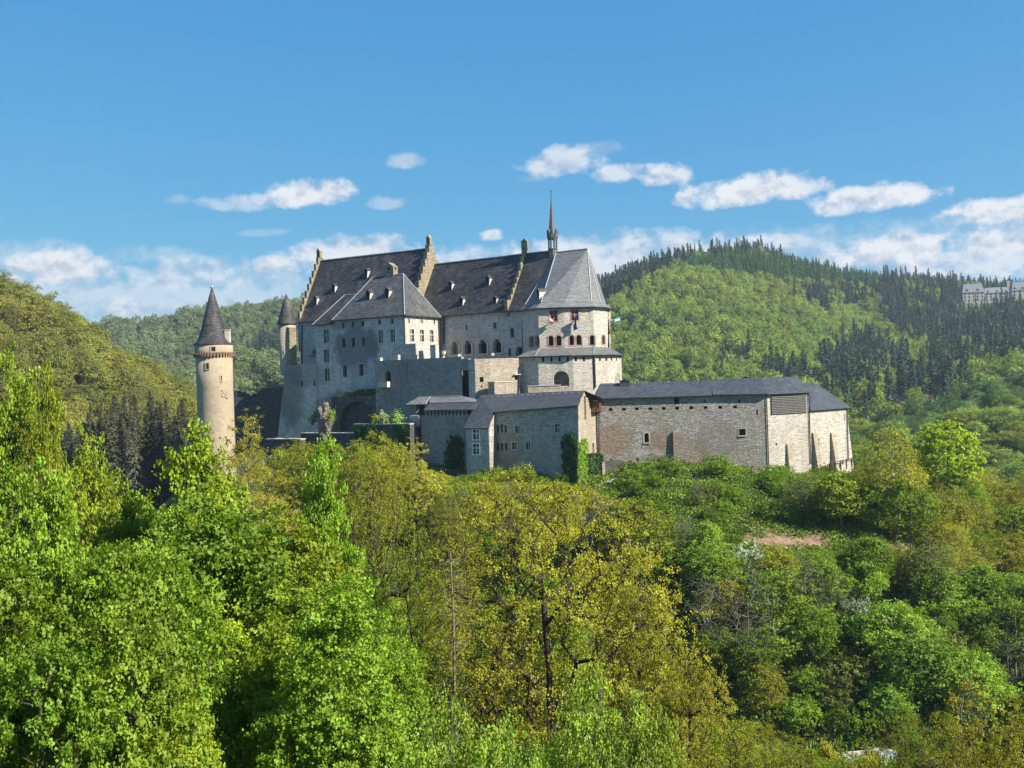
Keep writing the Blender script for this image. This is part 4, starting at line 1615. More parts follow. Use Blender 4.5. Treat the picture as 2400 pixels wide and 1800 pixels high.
    mb.poly([FW.xyz((FW.L, zb)), (q[0], q[1], zb), (q[0], q[1], zF), FW.xyz((FW.L, zF))])
    # battered far corner
    mb.prism([FW.xyz((FW.L - .02, zF - 2.5)), FW.xyz((FW.L - .02, zb)), FW.xyz((FW.L + 2.6, zb))], np.append(-FW.n * 2, 0))
    put('wall', mb, ST_WHITE, root)
    for x0, x1 in ((1770, 1835), (1910, 1990)):
        butt(FW, x0, x1, 552, 1.15)
    mb = MB()
    A = FW.xyz((-.1, zF - .1), .35)
    B = FW.xyz((FW.L + .4, zF - .1), .35)
    t0, t1 = at(*z5(1690, 185), 165), at(*z5(1786, 184), 166)
    t1[2] = t0[2] = (t0[2] + t1[2]) / 2
    slab(mb, [A, B, t1, t0], .18)
    mb.poly([B, (q[0], q[1], zF), t1])
    mb.poly([t0, t1, (q[0], q[1], zF)])
    put('roof', mb, SL_NEW, root)
    gutter(root, [A - (0, 0, .08), B - (0, 0, .08)], DARKM, .08)
    # rain pipes
    for (w, x0, y0, x1, y1) in ((EW, 1414, 275, 1434, 905), (EW, 1736, 268, 1752, 805), (FW, 2028, 380, 2037, 775)):
        pipe(root, w.at(z5(x0, y0), .16), w.at(z5(x1, y1), .16), DARKM, .085)


outer_building()

# ---------------------------------------------------------------- gatehouse with the stair turret
GP = Wall((1158.5, 152.4), (1353, 144.3))


def gatehouse():
    root = thing('gatehouse', GP.xyz((5, -18)), 'tall grey gatehouse with sloping blue slate roof and a white windowed stair turret', 'gatehouse')
    zb = -27
    zL, zRr = GP.pt(z4(1055, 590))[1], GP.pt(z4(1853, 524))[1]
    GS = stone('gatehouse rubble', (.24, .22, .195), (.44, .41, .355), (.58, .55, .49), 3.4, .6, (.2, .17, .14), .5, patches=[(tuple(GP.at(z4(1180, 950))), (4, 4, 3), (.22, .17, .13), .6)], drip=.4)
    specs = [(1092, 757, 24, 74, 'plain'), (1130, 756, 24, 78, 'plain'), (1167, 758, 24, 72, 'plain'), (1283, 765, 42, 66, 'frame thin two'), (1665, 752, 44, 82, 'frame thin cross'),
             (1095, 930, 20, 70, 'plain'), (1133, 930, 20, 70, 'plain'), (1172, 930, 20, 70, 'plain'), (1253, 922, 44, 66, 'frame two'), (1383, 922, 44, 70, 'frame two'), (1710, 915, 32, 86, 'plain')]
    mb = MB()
    hs = windows(root, GP, specs, z4, .45)
    wall_face(mb, GP, [(-.3, zb), (GP.L, zb), (GP.L, zRr), (-.3, zL)], hs, .45)
    put('wall', mb, GS, root)
    # end wall towards the long building
    c = GP.b
    far = np.array(((1395 - 1200) / FOC * 157.0, 157.0))
    EW = Wall(c, far, raw=True)
    RW = GP.back(5.2)
    gl = 10.4
    sA, zA = EW.pt(z4(1920, 390))
    mb = MB()
    dslot = hole_of(EW, (1931, 560, 20, 230, 'plain'), z4)
    door = hole_of(EW, (2010, 945, 20, 116, 'arch'), z4)
    zlow = EW.pt(z4(1985, 455))[1]
    wall_face(mb, EW, [(0, zb), (EW.L, zb), (EW.L, zlow), (sA + 1.6, zlow), (sA + .2, zA - .2), (0, zRr)], [dslot, door], .4)
    put('wall', mb, ST_WARM, root)
    pm = MB()
    pm.poly([EW.xyz(p, -.3) for p in dslot])
    put('timber_panel', pm, WOOD_D, root)
    pm = MB()
    pm.poly([EW.xyz(p, -.38) for p in door])
    put('door', pm, WOOD_R, root)
    # roof: main slope, end cap and catslide over the turret
    zr0, zr1 = RW.pt(z4(955, 432))[1], RW.pt(z4(1918, 390))[1]
    s0, s1 = RW.pt(z4(930, 432))[0], RW.pt(z4(1920, 390))[0]
    mb = MB()
    e0, e1 = GP.xyz((-.2, zL - .1), .4), GP.xyz((GP.L + .25, zRr - .1), .4)
    r0, r1 = RW.xyz((s0, zr0)), RW.xyz((s1, zr1))
    rm = RW.xyz((s0 + 1.3, zr0 + (zr1 - zr0) * .08))
    i0 = i = len(mb.v)
    slab(mb, [e0, e1, r1], .18)
    slab(mb, [e0, r1, r0], .18)
    bk = GP.back(10.4)
    mb.poly([r0, r1, bk.xyz((GP.L, zRr)), bk.xyz((-1, zL))])
    # turret below the catslide
    ct = np.array(((z4(991, 900)[0] - 1200) / FOC * 149.4, 149.4))
    lt = np.array(((z4(770, 900)[0] - 1200) / FOC * 151.4, 151.4))
    TW = Wall(lt, ct, raw=True)
    SW = Wall(ct, GP.a + GP.d * .0, raw=True)
    zt = (TW.pt(z4(775, 748))[1] + TW.pt(z4(985, 746))[1]) / 2
    t0, t1 = TW.xyz((-.25, zt - .05), .3), TW.xyz((TW.L + .2, zt - .05), .3)
    slab(mb, [t0, t1, e0], .16)
    slab(mb, [t0, e0, r0], .16)
    l2 = TW.xyz((-.25, zt - .05), -6)
    mb.poly([t0, r0, l2])
    put('roof', mb, SL_NEW, root)
    gutter(root, [e0 - (0, 0, .1), e1 - (0, 0, .1)], DARKM, .08)
    mb = MB()
    hs = windows(root, TW, [(883, 812, 56, 92, 'frame cross bars'), (884, 952, 58, 98, 'frame cross bars')], z4, .25, WHITEP)
    wall_face(mb, TW, [(0, zb), (TW.L, zb), (TW.L, zt), (0, zt)], hs, .25)
    mb.poly([TW.xyz((0, zb)), TW.xyz((0, zb), -8), TW.xyz((0, zt), -8), TW.xyz((0, zt))])
    put('wall', mb, ST_GREY, root)
    mb = MB()
    zs = GP.pt(z4(1050, 592))[1]
    hs = windows(root, SW, [(1033, 790, 20, 62, 'frame thin'), (1033, 935, 16, 62, 'frame thin')], z4, .2, WHITEP, WHITEP)
    wall_face(mb, SW, [(0, zb), (SW.L, zb), (SW.L, zs), (0, zt)], hs, .2)
    put('wall', mb, ST_WARM, root)
    # flared right-hand corner pier of the front wall
    mb = MB()
    sP = GP.pt(z4(1752, 700))[0]
    mb.hexa([GP.xyz((sP - .5, zb), -.1), GP.xyz((GP.L + .01, zb), -.1), GP.xyz((GP.L + .01, zb), .45), GP.xyz((sP - .5, zb), .45),
             GP.xyz((sP + .3, zRr - 2.2), -.1), GP.xyz((GP.L + .01, zRr - 2.2), -.1), GP.xyz((GP.L + .01, zRr - 2.2), .06), GP.xyz((sP + .3, zRr - 2.2), .06)])
    put('buttress', mb, ST_GREY, root)
    # snow guards along the ridge
    mb = MB()
    for i in range(15):
        q = .1 + .86 * i / 14
        a = r0 + (r1 - r0) * q
        b = e0 + (e1 - e0) * q
        p = a + (b - a) * .16
        mb.box(p + np.array((0, 0, .1)), (.12, .07, .05))
    put('snow_hooks', mb, LEAD, root)
    # timber oriel on the end wall and the little link roof
    s0, z0 = EW.pt(z4(1985, 596))
    s1, z1_ = EW.pt(z4(2030, 482))
    mb = MB()
    EW.box(mb, s0, s1 + .1, z0, z1_, .003, 1.0)
    for i in range(7):
        s = s0 + (s1 - s0) * i / 6
        EW.box(mb, s - .03, s + .03, z0 - .1, z1_, 1.002, 1.06)
    o = put('oriel', mb, WOOD_R, root)
    mb = MB()
    a = [EW.xyz((s0 - 1.1, z1_ - .05), 1.3), EW.xyz((s1 + .3, z1_ - .05), 1.3), EW.xyz((s1 + .3, z1_ + 1.0), -2.5), EW.xyz((s0 - 1.6, z1_ + 1.0), -2.5)]
    slab(mb, a, .12)
    put('roof', mb, SL_NEW, o)


gatehouse()


# ---------------------------------------------------------------- wall with the roofed wall-walk, left of the gatehouse
def wall_walk():
    P = Wall((984, 160.5), (1097, 155.3))
    root = thing('covered_wall_walk', P.xyz((4, -19)), 'grey wall carrying a roofed timber wall-walk with open posts', 'wall')
    zb = -27
    zt = (P.pt(z4(390, 632))[1] + P.pt(z4(795, 628))[1]) / 2
    ze = (P.pt(z4(410, 580))[1] + P.pt(z4(880, 570))[1]) / 2
    mb = MB()
    wall_face(mb, P, [(0, zb), (P.L + 1.5, zb), (P.L + 1.5, zt), (0, zt)], [])
    P.box(mb, 0, P.L + 1.5, zt - 1, zt + .01, -.8, -.004)
    mb.poly([P.xyz((0, zb)), P.xyz((0, zb), -5), P.xyz((0, zt), -5), P.xyz((0, zt))])
    put('wall', mb, ST_TERR, root)
    sA, sB = P.pt(z4(380, 605))[0], P.pt(z4(800, 605))[0]
    bp = P.back(.3)
    mb = MB()
    mb.poly([bp.xyz((sA, zt)), bp.xyz((sB, zt)), bp.xyz((sB, ze + .3)), bp.xyz((sA, ze + .3))])
    bw = put('painted_sunlit_wall', mb, WHITEP, root)  # white colour stands in for sunlight on a wall behind the posts
    n = 13
    for i in range(n):
        s = sA + (sB - sA) * i / (n - 1)
        mb = MB()
        P.box(mb, s - .09, s + .09, zt + .01, ze + .1, -.2, -.02)
        put('post', mb, WOOD_D, root)
    mb = MB()
    P.box(mb, sA - .2, sB + 1.2, ze - .14, ze + .08, -.24, .0)
    P.box(mb, sA, sB, zt + .35, zt + .47, -.16, -.06)
    put('rail', mb, WOOD_R, root)
    # lower roof slope, then the upper one set back, with hips
    up = P.back(2.2)
    zm = (up.pt(z4(440, 508))[1] + up.pt(z4(900, 505))[1]) / 2
    a0, a1 = P.pt(z4(403, 580))[0], P.pt(z4(882, 570))[0]
    m0, m1 = up.pt(z4(440, 508))[0], up.pt(z4(905, 505))[0]
    rd = P.back(4.4)
    zr = rd.pt(z4(600, 448))[1]
    r0, r1 = rd.pt(z4(440, 448))[0], rd.pt(z4(745, 448))[0]
    mb = MB()
    slab(mb, [P.xyz((a0, ze), .5), P.xyz((a1, ze), .5), up.xyz((m1, zm)), up.xyz((m0, zm))], .14)
    put('roof', mb, SL_NEW, root)
    mb = MB()
    bk = P.back(7)
    slab(mb, [up.xyz((m0, zm + .06), .1), up.xyz((m1 - 1, zm + .06), .1), rd.xyz((r1, zr)), rd.xyz((r0, zr))], .12)
    mb.poly([up.xyz((m1 - 1, zm + .06), .1), bk.xyz((m1 - 1, zm)), rd.xyz((r1, zr))])
    mb.poly([rd.xyz((r0, zr)), rd.xyz((r1, zr)), bk.xyz((m1 - 1, zm)), bk.xyz((r0, zm))])
    put('roof', mb, SL_LIGHT, root)
    # pavilion roof at the left end with a dark open side
    pv = P.back(1.6)
    zp = pv.pt(z4(300, 522))[1]
    p0, p1 = pv.pt(z4(215, 522))[0], pv.pt(z4(408, 520))[0]
    q0, q1 = rd.pt(z4(330, 449))[0], rd.pt(z4(445, 449))[0]
    mb = MB()
    slab(mb, [pv.xyz((p0, zp), .3), pv.xyz((p1, zp), .3), rd.xyz((q1, zr + .03)), rd.xyz((q0, zr + .03))], .13)
    mb.poly([pv.xyz((p0, zp), .3), rd.xyz((q0, zr + .03)), bk.xyz((p0, zp))])
    rf = put('roof', mb, SL_LIGHT, root)
    mb = MB()
    mb.tube(pv.xyz((p1, zp + .08), .3), rd.xyz((q1, zr + .1)), .07, n=6)
    mb.tube(rd.xyz((q0, zr + .1)), rd.xyz((r1, zr + .1)), .07, n=6)
    put('lead_hips', mb, LEAD, rf)
    mb = MB()
    w = P.back(2.4)
    s0, s1 = w.pt(z4(262, 600))[0], w.pt(z4(420, 600))[0]
    w.box(mb, s0, s0 + 1.0, zb, zp - .05, -3.5, 0)
    w.box(mb, s1 - .6, s1, zb, zp - .05, -3.5, 0)
    put('wall', mb, ST_TERR, root)
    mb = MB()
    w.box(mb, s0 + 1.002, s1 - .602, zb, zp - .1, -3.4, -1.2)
    put('dark_bay', mb, BLACKH, root)  # black block fills the bay; its shade is put into the colour
    # stone corbel stack under the pavilion
    mb = MB()
    for i in range(5):
        s, z = P.pt(z4(300, 720 - i * 20))
        P.box(mb, s - .2 - .12 * i, s + .9 + .1 * i, z - .22, z + .2, -1.5, .15 + .14 * i)
    put('corbel', mb, ST_GREY, root)


wall_walk()


# ---------------------------------------------------------------- low outer walls, rock and ruins on the left
def simple_wall(name, label, w, s0, s1, zb, zt, th, mat, cap=None, cat='wall'):
    r = thing(name, w.xyz(((s0 + s1) / 2, zb)), label, cat)
    mb = MB()
    w.box(mb, s0, s1, zb, zt, -th, 0)
    put('wall', mb, mat, r)
    if cap is not None:
        mb = MB()
        rnd = random.Random(len(label))
        s = s0 - .05
        while s < s1:
            e = min(s1 + .05, s + rnd.uniform(.8, 1.5))
            w.box(mb, s, e - .02, zt + .003, zt + .14 + rnd.uniform(0, .07), -th - .05, .06)
            s = e
        put('coping', mb, cap, r)
    return r


def low_walls():
    # dark curtain wall between round tower and rampart
    w = Wall((505, 196), (648, 192))
    r = thing('curtain_wall', w.xyz((5, -14)), 'dark shaded curtain wall joining the round tower to the palace rampart', 'wall')
    mb = MB()
    pts = [w.pt(z1(x, y)) for x, y in ((455, 1100), (750, 1098), (755, 1070), (812, 1018), (925, 1012))]
    s0, s1 = pts[0][0] - 1.5, pts[-1][0] + 5
    outline = [(s0, -24), (s1, -24), (s1, pts[-1][1])] + list(reversed(pts)) + [(s0, pts[0][1])]
    front = [w.xyz(p) for p in outline]
    loops = [[Vector((p[0], p[1], 0)) for p in outline]]
    wall_face(mb, w, outline, [], .4)
    for a, b in zip(outline[1:-1], outline[2:]):
        mb.poly([w.xyz(a), w.xyz(b), w.xyz(b, -1.2), w.xyz(a, -1.2)])
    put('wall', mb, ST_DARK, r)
    # ruined stub walls behind it
    w2 = w.back(4)
    for i, (x0, x1, y, lab) in enumerate(((555, 590, 1040, 'short sunlit stub of ruined wall beside the round tower'), (590, 660, 1042, 'dark ruined wall stub with a jagged top behind the curtain wall'), (660, 740, 1068, 'lowest dark ruined wall stub near the rampart'))):
        a, b = w2.pt(z1(x0, y)), w2.pt(z1(x1, y))
        rr = thing('ruined_wall', w2.xyz((a[0], -10)), lab, 'wall')
        mb = MB()
        rnd = random.Random(i)
        s = a[0]
        while s < b[0]:
            e = min(b[0], s + rnd.uniform(.5, 1.0))
            w2.box(mb, s, e, -16, a[1] + rnd.uniform(-.35, .1), -1, 0)
            s = e
        put('wall', mb, ST_WARM if i == 0 else ST_DARK, rr)  # sunlit stub and shaded stubs get their light from the wall colour
    # thin iron railing on the ruins
    mb = MB()
    a, b = w2.back(1).at(z1(590, 1050)), w2.back(1).at(z1(770, 1060))
    mb.tube(a + (0, 0, 1.0), b + (0, 0, 1.0), .03, n=5)
    for i in range(8):
        p = a + (b - a) * i / 7
        mb.tube(p - (0, 0, 1), p + (0, 0, 1.0), .03, n=5)
    rr = thing('railing', tuple(a), 'thin iron railing on the ruined wall beyond the round tower', 'railing')
    put('rail', mb, DARKM, rr)
    # low wall under the rampart: shaded face and sunlit top put into the colours
    w = Wall((620, 168), (705, 164))
    a, b = w.pt(z1(838, 1462)), w.pt(z1(1148, 1450))
    simple_wall('low_garden_wall', 'low pale grey stone wall with sunlit top below the rampart', w, a[0], b[0], -24, a[1] - .2, 1.2, ST_DARK, SANDST)
    # dark terrace walls below the rock
    w = Wall((705, 171), (960, 158.5))
    a, b = w.pt(z1(1150, 1415)), w.pt(z2(700, 1646))
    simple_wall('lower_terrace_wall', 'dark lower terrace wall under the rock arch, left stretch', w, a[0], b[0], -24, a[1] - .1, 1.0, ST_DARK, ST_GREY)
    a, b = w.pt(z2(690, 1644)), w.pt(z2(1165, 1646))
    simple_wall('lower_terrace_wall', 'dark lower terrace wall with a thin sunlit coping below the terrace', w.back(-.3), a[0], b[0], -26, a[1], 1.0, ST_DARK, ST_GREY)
    w3 = Wall((948, 159), (962, 158.4))
    a, b = w3.pt(z4(219, 720)), w3.pt(z4(242, 718))
    simple_wall('wall_pier', 'tall narrow stone pier catching sun at the end of the lower terrace wall', w3, a[0], b[0], -27, a[1], 1.2, ST_WARM, SANDST, 'pier')
    # retaining wall on the rock with the dark cave-like arch under it
    w = TP.back(-.4)
    w = Wall(WP.xyz((-1, 0), 2.6)[:2], WP.xyz((WP.L * .58, 0), 2.6)[:2], raw=True)
    a, b = w.pt(z2(490, 1420)), w.pt(z2(862, 1398))
    zt = (w.pt(z2(500, 1405))[1] + w.pt(z2(860, 1395))[1]) / 2
    r = thing('retaining_wall', w.xyz((a[0], -18)), 'stained retaining wall above a dark rocky arch under the palace wing', 'wall')
    mb = MB()
    cave = arch_poly(w.pt(z2(560, 1500))[0], w.pt(z2(868, 1500))[0], w.pt(z2(700, 1740))[1], w.pt(z2(700, 1445))[1])
    wall_face(mb, w, [(a[0], -26), (b[0] + 4, -26), (b[0] + 4, zt), (a[0], zt)], [cave], 1.2)
    w.box(mb, a[0], b[0], zt - .5, zt + .01, -1.5, -.003)
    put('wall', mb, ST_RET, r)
    pm = MB()
    pm.poly([w.xyz(p, -1.1) for p in grow(cave, .1)])
    put('rock_face', pm, ST_DARK, r)


low_walls()


def rock(name, label, c, r, seed, mat):
    """irregular craggy block: displaced icosphere-like lathe"""
    rnd = np.random.default_rng(seed)
    nu, nv = 22, 14
    ph = rnd.uniform(0, 6, 12)
    vs = []
    for i in range(nv):
        t = math.pi * i / (nv - 1)
        for j in range(nu):
            a = 2 * math.pi * j / nu
            d = np.array((math.sin(t) * math.cos(a), math.sin(t) * math.sin(a), math.cos(t)))
            q = 1 + .22 * math.sin(3.1 * d[0] * 2 + ph[0]) * math.cos(2.7 * d[2] * 2 + ph[1]) + .14 * math.sin(7 * d[1] + ph[2] + 5 * d[2]) + rnd.uniform(-.07, .07)
            vs.append(c + d * q * np.array(r))
    mb = MB()
    mb.v = [tuple(v) for v in vs]
    for i in range(nv - 1):
        for j in range(nu):
            mb.f.append((i * nu + j, i * nu + (j + 1) % nu, (i + 1) * nu + (j + 1) % nu, (i + 1) * nu + j))
    root = thing(name, (c[0], c[1], c[2] - r[2]), label, 'rock')
    put('stone', mb, mat, root)


ROCKM = stone('bare schist rock', (.12, .10, .08), (.25, .21, .17), (.38, .33, .27), 1.6, .9, (.1, .09, .07), .5)
rock('rock_spur', 'pale sunlit rock spur jutting out under the palace wing', at(*z2(440, 1610), 167.0), (1.15, 1.0, 2.9), 1, ROCKM)
rock('rock_outcrop', 'small ivy topped rock outcrop left of the timber wall-walk', at(*z2(920, 1610), 164.0), (1.1, 1.0, 1.5), 2, ROCKM)
rock('rock_outcrop', 'weathered brown rock at the foot of the long wall corner', at(*z5(1320, 935), 146.5), (1.9, 1.5, 1.5), 5, ROCKM)

# ================================================================ vegetation
def leaf_mat(name, c, transl=.35, var=.75, hue=.012, patch=0.0, gloss=.015):
    m, nt = new_mat(name)
    at_ = N(nt, 'ShaderNodeAttribute', attribute_name='tint')
    oi = nt.nodes.new('ShaderNodeObjectInfo')
    h = N(nt, 'ShaderNodeHueSaturation')
    h.inputs['Color'].default_value = tuple(c) + (1,)
    hv = math_node(nt, 'MULTIPLY_ADD', oi.outputs['Random'], hue * 2, .5 - hue)
    hv = math_node(nt, 'ADD', hv, math_node(nt, 'MULTIPLY_ADD', at_.outputs['Fac'], hue, -hue * .5))
    v = math_node(nt, 'MULTIPLY_ADD', at_.outputs['Fac'], var, 1 - var * .5)
    r2 = math_node(nt, 'FRACT', math_node(nt, 'MULTIPLY', oi.outputs['Random'], 7.31))
    v = math_node(nt, 'MULTIPLY', v, math_node(nt, 'MULTIPLY_ADD', r2, .56, .72))
    if patch:
        n1 = noise(nt, pos_scaled(nt, (1, 1, 1)), .012, 4, .6)
        v = math_node(nt, 'MULTIPLY', v, math_node(nt, 'MULTIPLY_ADD', n1, patch * 2, 1 - patch))
        n2 = noise(nt, pos_scaled(nt, (1, 1.3, 1)), .02, 3, .6)
        hv = math_node(nt, 'ADD', hv, math_node(nt, 'MULTIPLY_ADD', n2, -.09, .045))
    nt.links.new(hv, h.inputs['Hue'])
    nt.links.new(v, h.inputs['Value'])
    df = nt.nodes.new('ShaderNodeBsdfDiffuse')
    nt.links.new(h.outputs[0], df.inputs[0])
    sh = df.outputs[0]
    if transl:
        tr = nt.nodes.new('ShaderNodeBsdfTranslucent')
        nt.links.new(mix(nt, 1.0, h.outputs[0], (1.25, 1.15, .55), 'MULTIPLY'), tr.inputs[0])
        ms = nt.nodes.new('ShaderNodeMixShader')
        ms.inputs[0].default_value = transl
        nt.links.new(sh, ms.inputs[1])
        nt.links.new(tr.outputs[0], ms.inputs[2])
        sh = ms.outputs[0]
    if gloss:
        gl = N(nt, 'ShaderNodeBsdfGlossy', i_Roughness=.55)
        gl.inputs[0].default_value = (.8, .85, .8, 1)
        ms = nt.nodes.new('ShaderNodeMixShader')
        ms.inputs[0].default_value = gloss
        nt.links.new(sh, ms.inputs[1])
        nt.links.new(gl.outputs[0], ms.inputs[2])
        sh = ms.outputs[0]
    finish(nt, sh)
    return m


L_MAPLE = leaf_mat('bright maple leaf', (.285, .37, .026))
L_MAPLE2 = leaf_mat('mid green maple leaf', (.21, .325, .028))
L_DARK = leaf_mat('deep green sycamore leaf', (.175, .27, .022))
L_BRIGHT = leaf_mat('lime green spring leaf', (.36, .48, .03), .45)
L_OAK = leaf_mat('young olive gold oak leaf', (.40, .40, .035), .42)
L_OAK2 = leaf_mat('olive green oak leaf', (.285, .30, .02), .42)
L_LIME = leaf_mat('pale fresh lime leaf', (.24, .345, .04))
L_SHRUB = leaf_mat('green hawthorn leaf', (.16, .255, .026), gloss=0)
L_SHRUB2 = leaf_mat('grey green shrub leaf', (.16, .185, .045), gloss=0)
L_WHITE = leaf_mat('white spring blossom', (.36, .42, .29), .3, .5, .01)
L_HILL = leaf_mat('hillside beech leaf', (.25, .325, .07), .38, .9, .02, .35, 0)
L_HILLL = leaf_mat('left hillside oak leaf', (.26, .27, .06), .38, .8, .012, .3, 0)
L_FAR = leaf_mat('haze paled forest leaf', (.24, .29, .125), .35, .7, .012, .3, 0)  # part of the distance haze is put into this pale colour
L_FRESH = leaf_mat('fresh green valley leaf', (.14, .235, .07), .3, .8, .012, .2, 0)
L_CON = leaf_mat('blue green fir needle', (.072, .115, .072), .08, .9, .012, .2, 0)
L_LARCH = leaf_mat('mid green spruce needle', (.10, .20, .055), .15, .8, .012, .2, 0)
L_CONL = leaf_mat('brown green spruce needle', (.10, .102, .055), .1, 1.0, .015, 0, 0)
L_IVY = leaf_mat('dark ivy leaf', (.05, .12, .025), .25)
L_GRASS = leaf_mat('rough hillside grass', (.21, .29, .05), .3)
BARK = plain('dark ridged bark', (.055, .042, .032), .95, .4, 3, .3)
BARK_G = plain('grey bark', (.16, .145, .125), .95, .35, 3, .2)
BARK_P = plain('pale peeling pine bark', (.24, .18, .135), .9, .35, 2.5, .2)


def quad_mesh(name, V, tint, mats, mat_idx=None, extra=None):
    """V: (n,4,3) leaf quads -> mesh with a per face tint; extra: (verts, quads) of wood put in slot 1"""
    n = len(V)
    verts = V.reshape(-1, 3)
    faces = np.arange(n * 4).reshape(n, 4)
    mi = np.zeros(n, np.int32)
    tt = np.asarray(tint, np.float32)
    if extra is not None and len(extra[1]):
        faces = np.concatenate([faces, extra[1] + len(verts)])
        verts = np.concatenate([verts, extra[0]])
        mi = np.concatenate([mi, np.ones(len(extra[1]), np.int32)])
        tt = np.concatenate([tt, np.full(len(extra[1]), .5, np.float32)])
    me = bpy.data.meshes.new(name)
    me.vertices.add(len(verts))
    me.vertices.foreach_set('co', verts.astype(np.float32).ravel())
    me.loops.add(faces.size)
    me.loops.foreach_set('vertex_index', faces.astype(np.int32).ravel())
    me.polygons.add(len(faces))
    me.polygons.foreach_set('loop_start', np.arange(0, faces.size, 4, dtype=np.int32))
    for m in mats:
        me.materials.append(m)
    me.polygons.foreach_set('material_index', mi)
    a = me.attributes.new('tint', 'FLOAT', 'FACE')
    a.data.foreach_set('value', tt)
    me.update(calc_edges=True)
    return me


def leaf_quads(rng, C, Nrm, L, W, fold=.12, droop=.15):
    n = len(C)
    Nrm = Nrm / (np.linalg.norm(Nrm, axis=1, keepdims=True) + 1e-9)
    r = rng.normal(size=(n, 3))
    a = np.cross(Nrm, r)
    a /= np.linalg.norm(a, axis=1, keepdims=True) + 1e-9
    b = np.cross(Nrm, a)
    L = (L * rng.uniform(.65, 1.25, n))[:, None]
    W = L * W
    return np.stack([C - a * L * .5 - Nrm * L * droop, C + b * W * .5 + Nrm * L * fold, C + a * L * .5 - Nrm * L * droop, C - b * W * .5 + Nrm * L * fold], 1)


def tubes(P0, P1, r0, r1, n=5):
    """many tapered twigs as quads"""
    d = P1 - P0
    d = d / (np.linalg.norm(d, axis=1, keepdims=True) + 1e-9)
    ref = np.where(np.abs(d[:, 2:3]) < .9, np.array([[0, 0, 1.0]]), np.array([[1.0, 0, 0]]))
    x = np.cross(d, ref)
    x /= np.linalg.norm(x, axis=1, keepdims=True) + 1e-9
    y = np.cross(d, x)
    t = np.linspace(0, 2 * math.pi, n, endpoint=False)
    c, s = np.cos(t)[None, :, None], np.sin(t)[None, :, None]
    A = P0[:, None] + (x[:, None] * c + y[:, None] * s) * r0[:, None, None]
    B = P1[:, None] + (x[:, None] * c + y[:, None] * s) * r1[:, None, None]
    m = len(P0)
    V = np.concatenate([A, B], 1).reshape(-1, 3)
    k = np.arange(n)
    q = np.stack([k, (k + 1) % n, (k + 1) % n + n, k + n], -1)
    F = (np.arange(m)[:, None, None] * 2 * n + q[None]).reshape(-1, 4)
    return V, F


def skeleton(rng, clumps, H, bole, r_twig=.012, seg=1.1, lean=0.0, nodes0=None, power=.5):
    """wood that reaches every clump: each joins the cheapest point already grown; thickness follows what it carries."""
    top = H * .82
    k = max(4, int(top / seg))
    tz = np.linspace(0, top, k)
    wob = np.cumsum(rng.normal(0, .07, (k, 2)), axis=0) * (tz[:, None] > .1)
    P = [np.array((wob[i, 0] + lean * tz[i], wob[i, 1], tz[i])) for i in range(k)]
    par = [-1] + list(range(k - 1))
    order = np.argsort(np.hypot(clumps[:, 0], clumps[:, 1]) + clumps[:, 2] * .25)
    w = [0.0] * k
    arr = np.zeros((len(clumps) * 14 + k, 3))
    arr[:k] = P
    cnt = k
    tips = []
    okz = np.zeros(len(arr))
    okz[:k] = np.where(tz < bole, 99, 0)
    for ci in order:
        c = clumps[ci]
        A = arr[:cnt]
        dv = c - A
        dist = np.linalg.norm(dv, axis=1)
        hz = np.hypot(dv[:, 0], dv[:, 1])
        cost = dist + 1.6 * np.maximum(0, .45 * hz - dv[:, 2]) + okz[:cnt]
        j = int(np.argmin(cost))
        n = max(1, min(12, int(dist[j] / seg)))
        prev = j
        p0 = A[j].copy()
        bend = np.array((0, 0, -.08 * dist[j])) + rng.normal(0, .05, 3) * dist[j]
        for i in range(1, n + 1):
            t = i / n
            p = p0 + (c - p0) * t + bend * math.sin(math.pi * t) + (rng.normal(0, .06, 3) if i < n else 0)
            arr[cnt] = p
            par.append(prev)
            prev = cnt
            cnt += 1
        tips.append(prev)
    load = np.zeros(cnt)
    load[tips] += 1
    for i in range(cnt - 1, 0, -1):
        load[par[i]] += load[i]
    load = np.maximum(load, .6)
    rad = r_twig * load ** power
    i = np.arange(1, cnt)
    pi = np.array(par[1:cnt])
    r0 = np.minimum(rad[pi], rad[i] * 1.5)
    return arr[pi], arr[i], r0, rad[i]


def crown_points(rng, n, H, R, z0, shape='round', hollow=.45):
    """clump centres filling an uneven crown"""
    lob = rng.normal(size=(9, 3))
    lob /= np.linalg.norm(lob, axis=1, keepdims=True)
    amp = rng.uniform(-.24, .3, 9)
    out = []
    while len(out) < n:
        d = rng.normal(size=3)
        d /= np.linalg.norm(d)
        r = rng.uniform(hollow, 1) ** .55
        q = 1 + float(np.sum(amp * np.maximum(0, lob @ d) ** 3))
        z = d[2] * r * q
        xy = d[:2] * r * q
        t = (z + 1) / 2
        if shape == 'cone':
            xy = xy * (1.25 - .75 * t)
        elif shape == 'egg':
            xy = xy * (1.15 - .42 * t)
        elif shape == 'wide':
            xy = xy * (.75 + .45 * math.sin(math.pi * min(1, max(0, t)) * .9))
        out.append((xy[0] * R, xy[1] * R, z0 + (H - z0) * min(1.05, max(.0, t))))
    return np.array(out)


